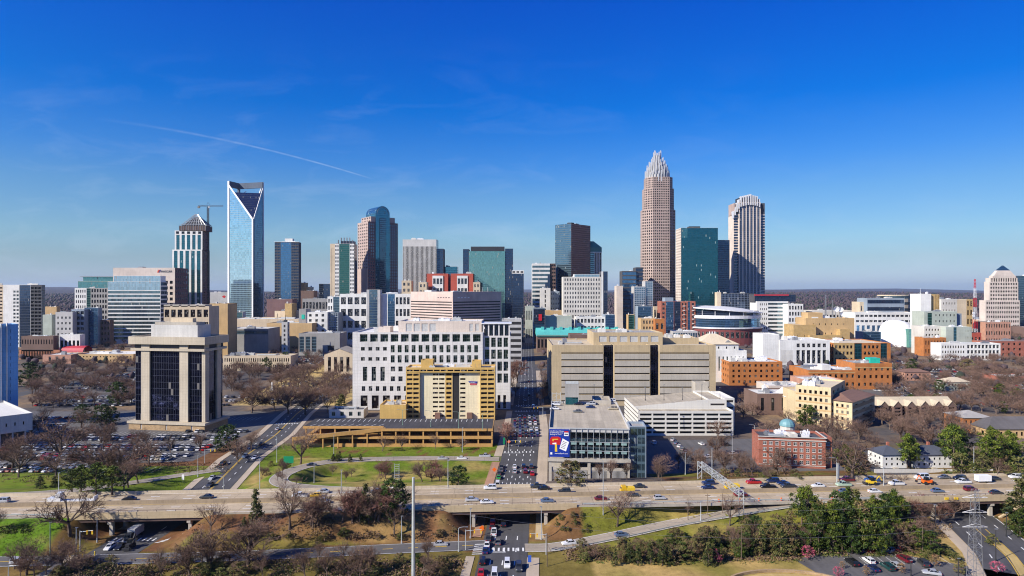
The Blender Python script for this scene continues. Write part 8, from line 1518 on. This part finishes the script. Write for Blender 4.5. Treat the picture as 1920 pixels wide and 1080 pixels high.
TN = {'bare': ('bare_tree', 'bare brown tree'), 'red': ('bare_tree', 'reddish bare tree'), 'pale': ('bare_tree', 'slim bare tree'), 'pine': ('pine_tree', 'dark green pine'), 'pinelit': ('pine_tree', 'sunlit yellow-green pine'), 'cedar': ('cedar_tree', 'dark conical cedar'), 'magnolia': ('evergreen_tree', 'dense round evergreen'), 'green': ('leafy_tree', 'bright green leafy tree'), 'redbud': ('redbud_tree', 'pink blossoming redbud'), 'olive': ('olive_green_tree', 'olive-green bushy tree'), 'shrub': ('shrub', 'low brown shrub'), 'russet': ('russet_tree', 'russet-leaved young tree')}
rp_ = random.Random(9); TREES = []
def tree(kind, px, yb, yt, place, world=None, w=1.0):
    if world is not None: x, y, h = world; p = Vector((x, y, height(x, y)))
    else: p = on_ground(px, yb); h = (yb - yt) * p.y / F
    TREES.append((place, kind, p, h, w))
def grow_all():
    by = {}
    bl = sorted((t for t in TREES if TN[t[1]][0] == 'bare_tree'), key=lambda t: -t[3] / t[2].y); far_ = bl[285:]; q = [], [], []
    lo = []
    for x0, x1, y0, y1, n in ((1640, 1925, 625, 780, 200), (60, 260, 645, 765, 150), (420, 660, 650, 760, 120), (1000, 1420, 640, 700, 30), (1340, 1900, 690, 840, 60)):
        for k in range(n):
            p = on_ground(rp_.uniform(x0, x1), rp_.uniform(y0, y1)); lo.append(('', 'bare', p, rp_.uniform(8, 13), 1.3))
    for t in far_ + lo:
        T_, C_ = LIGHT; a = rp_.uniform(0, 6.28); s = t[3] / 10; M_ = Matrix.Translation(t[2]) @ Matrix.Rotation(a, 4, 'Z') @ Matrix.Diagonal((s * t[4], s * t[4], s, 1))
        for me, mi in ((T_, 0), (C_, 1)):
            b0 = len(q[0]); q[0].extend(tuple(M_ @ v.co) for v in me.vertices); q[1].extend(tuple(b0 + i for i in p.vertices) for p in me.polygons); q[2].extend([mi] * len(me.polygons))
    me = bpy.data.meshes.new('bare_trees'); me.from_pydata(q[0], [], q[1]); me.polygons.foreach_set('material_index', q[2]); me.materials.append(MAT('bark')); me.materials.append(MAT('twig')); tag(put('bare_treeline', me), kind='stuff')
    fs_ = set(map(id, far_))
    for t in TREES:
        if id(t) in fs_: continue
        by.setdefault((t[0], t[1]), []).append(t)
    for (place, kind), L_ in by.items():
        L_.sort(key=lambda t: t[2].x / t[2].y); nm, word = TN[kind]
        for i, (pl_, k_, p, h, w) in enumerate(L_):
            if len(L_) == 1: lab = f'{word} {place}'
            else: lab = f'{word} {place}, {nth(i)} from the left'
            grp = (f'{word}s {place}') if len(L_) > 1 else None
            r = empty(nm, p, rp_.uniform(0, 6.28), lab, 'shrub' if kind == 'shrub' else 'tree', grp); tm, cm_ = rp_.choice(TT[kind]); s = h / 10; r.scale = (s * w * rp_.uniform(.9, 1.1), s * w * rp_.uniform(.9, 1.1), s)
            put('trunk', tm, r); put('crown', cm_, r)
T1 = tree
# foreground, left to right
for px_, yb, yt, pl_, w in ((131, 1003, 915, 'on the brown bank left of the left-hand bridge', 1.3), (-4, 1000, 945, 'at the left edge above the bright lawn', 1.1), (395, 1003, 940, 'on the bank right of the left-hand bridge', 1.0), (543, 992, 900, 'with a wide vase crown in the middle of the brown bank', 1.3), (50, 1078, 1005, 'rising from the bottom left brush before the lawn', 1.4), (1157, 987, 915, 'standing alone on the green bank', 1.25), (1291, 966, 936, 'small on the green bank before the gantry', 1.3), (1368, 985, 925, 'slim at the foot of the gantry', .9), (1597, 900, 822, 'with a great spreading crown beside the white house', 1.5), (1690, 930, 885, 'poking above the freeway edge at the right', 1.2), (108, 872, 778, 'tallest in the left-hand car park', 1.2), (563, 873, 798, 'at the left end of the parking deck', 1.35), (950, 838, 786, 'beside the right end of the parking deck', 1.1)): T1('bare' if px_ != 950 else 'red', px_, yb, yt, pl_, w=w)
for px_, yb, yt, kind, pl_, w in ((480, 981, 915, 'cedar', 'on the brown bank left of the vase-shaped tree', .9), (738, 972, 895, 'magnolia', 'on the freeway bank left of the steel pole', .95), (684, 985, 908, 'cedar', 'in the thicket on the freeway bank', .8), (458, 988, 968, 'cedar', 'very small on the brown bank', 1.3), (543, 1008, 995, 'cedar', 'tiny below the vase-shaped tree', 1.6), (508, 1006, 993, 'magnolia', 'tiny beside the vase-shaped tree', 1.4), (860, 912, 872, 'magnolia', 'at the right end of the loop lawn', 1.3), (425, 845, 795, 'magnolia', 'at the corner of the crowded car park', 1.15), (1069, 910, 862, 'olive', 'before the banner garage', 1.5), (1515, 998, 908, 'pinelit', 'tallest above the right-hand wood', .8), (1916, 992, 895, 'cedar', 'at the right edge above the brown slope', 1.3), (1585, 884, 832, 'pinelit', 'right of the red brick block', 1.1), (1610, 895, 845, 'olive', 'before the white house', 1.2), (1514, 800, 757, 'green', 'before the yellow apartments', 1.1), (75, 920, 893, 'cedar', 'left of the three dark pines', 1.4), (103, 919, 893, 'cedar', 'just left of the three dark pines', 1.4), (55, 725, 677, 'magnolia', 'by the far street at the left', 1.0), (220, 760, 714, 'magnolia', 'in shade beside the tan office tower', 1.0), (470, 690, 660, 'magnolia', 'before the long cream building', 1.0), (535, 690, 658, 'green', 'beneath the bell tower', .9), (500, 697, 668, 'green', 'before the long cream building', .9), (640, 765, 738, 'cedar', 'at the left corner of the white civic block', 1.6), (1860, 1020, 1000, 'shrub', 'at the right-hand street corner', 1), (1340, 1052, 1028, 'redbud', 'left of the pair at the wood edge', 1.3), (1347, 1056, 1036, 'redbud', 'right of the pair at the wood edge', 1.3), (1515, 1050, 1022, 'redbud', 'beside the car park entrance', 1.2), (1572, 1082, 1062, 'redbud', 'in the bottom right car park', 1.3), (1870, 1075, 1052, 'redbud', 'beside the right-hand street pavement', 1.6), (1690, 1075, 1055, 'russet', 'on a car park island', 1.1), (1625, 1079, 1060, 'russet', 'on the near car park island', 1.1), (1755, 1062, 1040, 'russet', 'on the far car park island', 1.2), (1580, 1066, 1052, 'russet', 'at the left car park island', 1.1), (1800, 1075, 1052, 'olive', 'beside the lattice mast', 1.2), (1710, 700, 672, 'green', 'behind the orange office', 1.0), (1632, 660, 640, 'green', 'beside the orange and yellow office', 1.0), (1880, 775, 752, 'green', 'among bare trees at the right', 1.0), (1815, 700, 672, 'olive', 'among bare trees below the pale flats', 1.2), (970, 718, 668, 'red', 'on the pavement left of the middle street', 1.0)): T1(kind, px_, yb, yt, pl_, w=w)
for i, (px_, yb, yt) in enumerate(((152, 930, 870), (180, 931, 866), (210, 932, 872), (135, 929, 880))): T1('pine', px_, yb, yt, 'behind the far left freeway', w=1.15)
for px_, yb, yt in ((155, 792, 757), (190, 797, 757), (208, 796, 762)): T1('magnolia', px_, yb, yt, 'behind the crowded car park', w=1.2)
rg = random.Random(17)
def scat(kinds, n, x0, x1, y0, y1, h0, h1, place, w=1.1, hm=None):
    for k in range(n):
        px_ = rg.uniform(x0, x1); yb = rg.uniform(y0, y1); hh = rg.uniform(h0, h1); p = on_ground(px_, yb); TREES.append((place, rg.choice(kinds), p, hh, w * rg.uniform(.85, 1.2)))
scat(['bare', 'red'], 18, 575, 740, 962, 994, 8, 13, 'in the thicket on the freeway bank', 1.1)
scat(['bare', 'pale'], 9, 350, 470, 1040, 1085, 8, 14, 'in the bottom scrub left of the steel pole', 1.2); scat(['bare', 'pale'], 12, 470, 860, 1050, 1085, 6, 10, 'in the bottom scrub around the steel pole', 1.1); scat(['bare'], 7, 100, 330, 1052, 1085, 5, 9, 'in the bottom left scrub', 1.2)
scat(['pale', 'bare'], 6, 0, 90, 1060, 1085, 5, 8, 'at the bottom left corner', 1.1); scat(['green', 'shrub', 'olive', 'shrub'], 26, 100, 870, 1056, 1085, 2, 4, 'in the bottom scrub', 1.5)
scat(['bare'], 9, 10, 240, 862, 905, 10, 17, 'along the near edge of the left-hand car park', 1.2); scat(['bare'], 14, 0, 230, 790, 860, 8, 13, 'inside the left-hand car park', 1.2); scat(['bare'], 10, 240, 480, 835, 872, 7, 12, 'along the street edge of the crowded car park', 1.1); scat(['bare'], 4, 230, 260, 905, 930, 9, 12, 'beside the three dark pines', 1.0)
scat(['red', 'bare'], 4, 690, 730, 885, 900, 5, 8, 'at the middle of the loop lawn', 1.2); scat(['red', 'bare'], 6, 785, 840, 893, 908, 6, 9, 'right of the middle of the loop lawn', 1.4); scat(['bare', 'pale'], 5, 480, 560, 885, 915, 4, 7, 'on the bank left of the loop ramp', 1.1); scat(['bare'], 5, 700, 880, 840, 848, 6, 9, 'on the lawn before the parking deck', 1.1); scat(['shrub'], 8, 500, 540, 868, 892, 2, 3, 'hedging the loop ramp', 1.2); scat(['cedar'], 5, 620, 680, 862, 868, 3, 5, 'dark and small by the loop ramp', 1.2); scat(['pale'], 5, 560, 720, 880, 905, 4, 6, 'thin on the loop lawn', 1.0)
scat(['bare'], 34, 425, 660, 700, 785, 11, 17, 'in the park left of the white civic block', 1.25); scat(['bare', 'red'], 16, 540, 665, 672, 705, 10, 15, 'in the park behind the civic block', 1.2); scat(['bare'], 12, 70, 250, 690, 760, 8, 13, 'around the far left street', 1.2); scat(['bare'], 8, 500, 660, 655, 668, 8, 11, 'below the white hotel', 1.2)
scat(['bare'], 9, 1013, 1036, 690, 770, 10, 14, 'on the pavement left of the beige block', .9); scat(['bare', 'red'], 7, 954, 972, 690, 760, 8, 13, 'on the pavement right of the white civic block', .9); scat(['bare', 'pale'], 7, 1120, 1300, 895, 908, 7, 11, 'behind the freeway beside the banner garage', .9)
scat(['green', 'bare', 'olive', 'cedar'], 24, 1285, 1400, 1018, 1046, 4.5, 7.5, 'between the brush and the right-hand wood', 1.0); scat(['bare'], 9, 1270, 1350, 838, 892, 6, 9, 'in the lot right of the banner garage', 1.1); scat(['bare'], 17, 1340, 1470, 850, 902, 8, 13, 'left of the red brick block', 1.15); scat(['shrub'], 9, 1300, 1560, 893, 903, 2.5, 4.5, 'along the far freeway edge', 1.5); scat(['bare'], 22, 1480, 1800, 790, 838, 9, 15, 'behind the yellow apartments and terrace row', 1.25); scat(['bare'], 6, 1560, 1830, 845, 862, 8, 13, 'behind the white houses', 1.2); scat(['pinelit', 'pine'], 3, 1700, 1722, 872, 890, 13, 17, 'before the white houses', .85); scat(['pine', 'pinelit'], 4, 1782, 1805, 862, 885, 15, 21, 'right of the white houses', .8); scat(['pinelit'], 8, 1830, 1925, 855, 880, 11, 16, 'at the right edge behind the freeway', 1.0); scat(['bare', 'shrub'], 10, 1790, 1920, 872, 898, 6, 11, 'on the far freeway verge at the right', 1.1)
scat(['bare'], 46, 1665, 1925, 672, 770, 9, 15, 'in the bare wood at the right', 1.3); scat(['green', 'pine'], 6, 1665, 1920, 700, 790, 8, 12, 'among the bare wood at the right', 1.1); scat(['bare'], 14, 1350, 1480, 690, 800, 6, 9, 'around the orange brick offices', 1.1); scat(['bare'], 10, 1640, 1830, 640, 672, 7, 11, 'below the pale apartments', 1.2); scat(['bare'], 12, 1005, 1130, 640, 668, 8, 11, 'before the turquoise market roof', 1.1); scat(['bare'], 12, 100, 300, 640, 665, 7, 10, 'around the low brick school', 1.1)
# right-hand wood below the freeway
scat(['pine', 'green', 'magnolia', 'cedar', 'pinelit', 'olive'], 46, 1500, 1705, 985, 1042, 9, 15, 'in the right-hand wood', .72); scat(['green', 'cedar', 'magnolia', 'olive'], 20, 1390, 1505, 1008, 1044, 6, 10, 'at the left end of the right-hand wood', .85); scat(['cedar', 'pine', 'green'], 16, 1400, 1760, 1020, 1044, 5, 9, 'along the front of the right-hand wood', 1.0); scat(['bare', 'pale'], 22, 1330, 1770, 1005, 1038, 6, 9, 'mixed into the right-hand wood', 1.2); scat(['olive', 'bare', 'shrub'], 24, 1080, 1330, 1028, 1056, 2.2, 4.2, 'in the brush along the entry ramp', 1.5); scat(['green', 'cedar', 'olive'], 16, 1090, 1400, 1032, 1054, 2.5, 5, 'among the brush right of the middle street', 1.0); scat(['shrub', 'bare', 'olive'], 10, 1085, 1170, 1036, 1052, 2, 3.4, 'just below the entry ramp near the street', 1.3); scat(['shrub', 'bare', 'olive'], 13, 1165, 1255, 1022, 1048, 2.2, 3.8, 'just below the middle of the entry ramp', 1.3); scat(['shrub', 'bare', 'green'], 14, 1250, 1345, 1010, 1045, 2.5, 4.5, 'just below the upper entry ramp', 1.3); scat(['cedar'], 11, 1120, 1400, 1050, 1062, 4, 7, 'in a row at the foot of the brush', .9); scat(['red', 'bare'], 8, 1690, 1790, 965, 990, 6, 9, 'below the right-hand bridge', 1.2); scat(['shrub'], 7, 1690, 1810, 1030, 1052, 2, 3, 'bordering the bottom right car park', 1.3); scat(['shrub'], 14, 1042, 1105, 962, 1000, 1, 1.8, 'on the soil slope right of the middle street', 1.2); scat(['shrub'], 9, 1850, 1905, 945, 975, .7, 1.2, 'on the brown slope at the right', 1.2); scat(['shrub'], 10, 560, 880, 985, 1015, 1.2, 2.4, 'on the brown freeway bank', 1.4); scat(['green', 'magnolia'], 3, 1895, 1925, 985, 1010, 6, 9, 'at the right edge by the street', 1.0)
grow_all()
# undergrowth masses
def brush(name, mats, regions, size):
    q = MB(); rt.seed(77)
    for x0, x1, y0, y1, n, hh in regions:
        for k in range(n):
            p = on_ground(rt.uniform(x0, x1), rt.uniform(y0, y1)); nz = mnoise.noise(Vector((p.x * .12, p.y * .12, 2)))
            if nz < -.25: continue
            H_ = hh * (.5 + nz)
            for i in range(9): leaf(q, p + Vector((rt.gauss(0, .5), rt.gauss(0, .5), abs(rt.gauss(0, .5)) * H_)), size * rt.uniform(.6, 1.3), 0 if rt.random() < .6 else 1, .2)
    tag(q.build(name, mats), kind='stuff')
brush('undergrowth', ['brush', 'twig'], [(100, 870, 1052, 1085, 1700, 2.0), (350, 860, 975, 1012, 500, .6), (1060, 1500, 1024, 1052, 1300, 1.3), (1500, 1780, 985, 1042, 900, 1.5), (560, 740, 970, 998, 300, 1.2), (1310, 1480, 880, 903, 350, 1.5), (0, 240, 880, 905, 250, 1.0), (240, 430, 868, 888, 250, 1.2), (1580, 1830, 890, 900, 250, 1.2)], .26)
brush('creeper', ['vine', 'olive_leaf'], [(120, 340, 1062, 1085, 250, 1.4), (480, 760, 1060, 1085, 450, 1.2), (1080, 1500, 1040, 1056, 260, .7), (1440, 1740, 1030, 1044, 300, .8), (0, 60, 985, 1000, 120, .7)], .24)
def tufts():
    q = MB(); rt.seed(5)
    for x0, x1, y0, y1, n in ((0, 130, 990, 1045, 700), (480, 930, 820, 915, 1500), (1060, 1440, 955, 1010, 1100), (230, 360, 890, 925, 400), (560, 920, 836, 850, 500)):
        for k in range(n):
            p = on_ground(rt.uniform(x0, x1), rt.uniform(y0, y1)); c = cover(p.x, p.y)
            if c[1] < c[0] * .9 or (near_ramp(p.x, p.y) or (99,))[0] < 8 or abs(p.y - yc(p.x)) < 14: continue
            for i in range(3): leaf(q, p + Vector((rt.gauss(0, .3), rt.gauss(0, .3), .06)), .14, 0 if rt.random() < .5 else 1, .2)
    tag(q.build('grass_tufts', ['olive_leaf', 'vine']), kind='stuff')
tufts()
# far woods: thousands of small bare crowns to the horizon, plus belts of trees between the far blocks
def woods(name, mats, pts, seed):
    rw = random.Random(seed); vs_, fs, mi = [], [], []
    for x, y, w, h in pts:
        z = hills(x, y) - .5; b = len(vs_); n = 6; a0 = rw.uniform(0, 1); j = lambda: rw.uniform(.75, 1.25)
        for (rr, zz) in ((.35, .12), (1.0, .45), (.75, .8)):
            for k in range(n): a = a0 + 2 * math.pi * k / n; vs_.append((x + w * rr * math.cos(a) * j(), y + w * rr * math.sin(a) * j(), z + h * zz * j()))
        vs_.append((x + rw.uniform(-.2, .2) * w, y, z + h * j())); m = rw.choice([0, 0, 0, 1, 1, 2])
        for l in range(2):
            for k in range(n): fs.append((b + l * n + k, b + l * n + (k + 1) % n, b + (l + 1) * n + (k + 1) % n, b + (l + 1) * n + k)); mi.append(m)
        for k in range(n): fs.append((b + 2 * n + k, b + 2 * n + (k + 1) % n, b + 3 * n)); mi.append(m)
    me = bpy.data.meshes.new(name); me.from_pydata(vs_, [], fs); me.polygons.foreach_set('material_index', mi); me.polygons.foreach_set('use_smooth', [True] * len(fs))
    for m in mats: me.materials.append(MAT(m))
    o = bpy.data.objects.new(name, me); COL.objects.link(o); tag(o, kind='stuff')
DEFS['wood_far'] = lambda k: plain(k, (.075, .05, .056), .95, 0, .2, .02); DEFS['wood_far_dark'] = lambda k: plain(k, (.055, .04, .048), .95, 0, .2, .02); DEFS['wood_far_green'] = lambda k: plain(k, (.028, .038, .022), .95, 0, .25, .02)
rw_ = random.Random(2); pts = []
for k in range(24000): d = 1500 * (6 ** rw_.random()); a = rw_.uniform(-.74, .74); s = 1 + d / 9000; pts.append((d * math.sin(a), d * math.cos(a), rw_.uniform(3, 5.5) * s, rw_.uniform(7, 12) * s))
woods('distant_woods', ['wood_far', 'wood_far_dark', 'wood_far_green'], pts, 4)
pts = []
for k in range(900): d = rw_.uniform(650, 1500); a = rw_.uniform(-.75, .75); x = d * math.tan(a) if False else d * math.sin(a); pts.append((x, d * math.cos(a), rw_.uniform(2.5, 4.5), rw_.uniform(5, 9)))
def clear(x, y): return min(abs(x - interp(ROAD_M, y)) - 14, 1e9) > 0
woods('town_trees', ['wood_far', 'wood_far_dark', 'wood_far_green'], [p for p in pts if clear(p[0], p[1])], 6)
# ================================================================ air: one even volume round everything
DENS = 2.3e-5
m = bpy.data.materials.new('haze'); m.use_nodes = True; t = m.node_tree; t.nodes.clear(); o_ = t.nodes.new('ShaderNodeOutputMaterial'); v_ = t.nodes.new('ShaderNodeVolumePrincipled')
v_.inputs['Color'].default_value = (.6, .77, 1.0, 1); v_.inputs['Density'].default_value = DENS; v_.inputs['Anisotropy'].default_value = .2; t.links.new(v_.outputs[0], o_.inputs['Volume'])
q = MB(); q.box(-27000, 27000, -4100, 35000, -1.5, 420, bot=True); me = q.mesh('haze', [m]); o = put('haze', me); tag(o, kind='stuff')
S.cycles.volume_bounces = 0
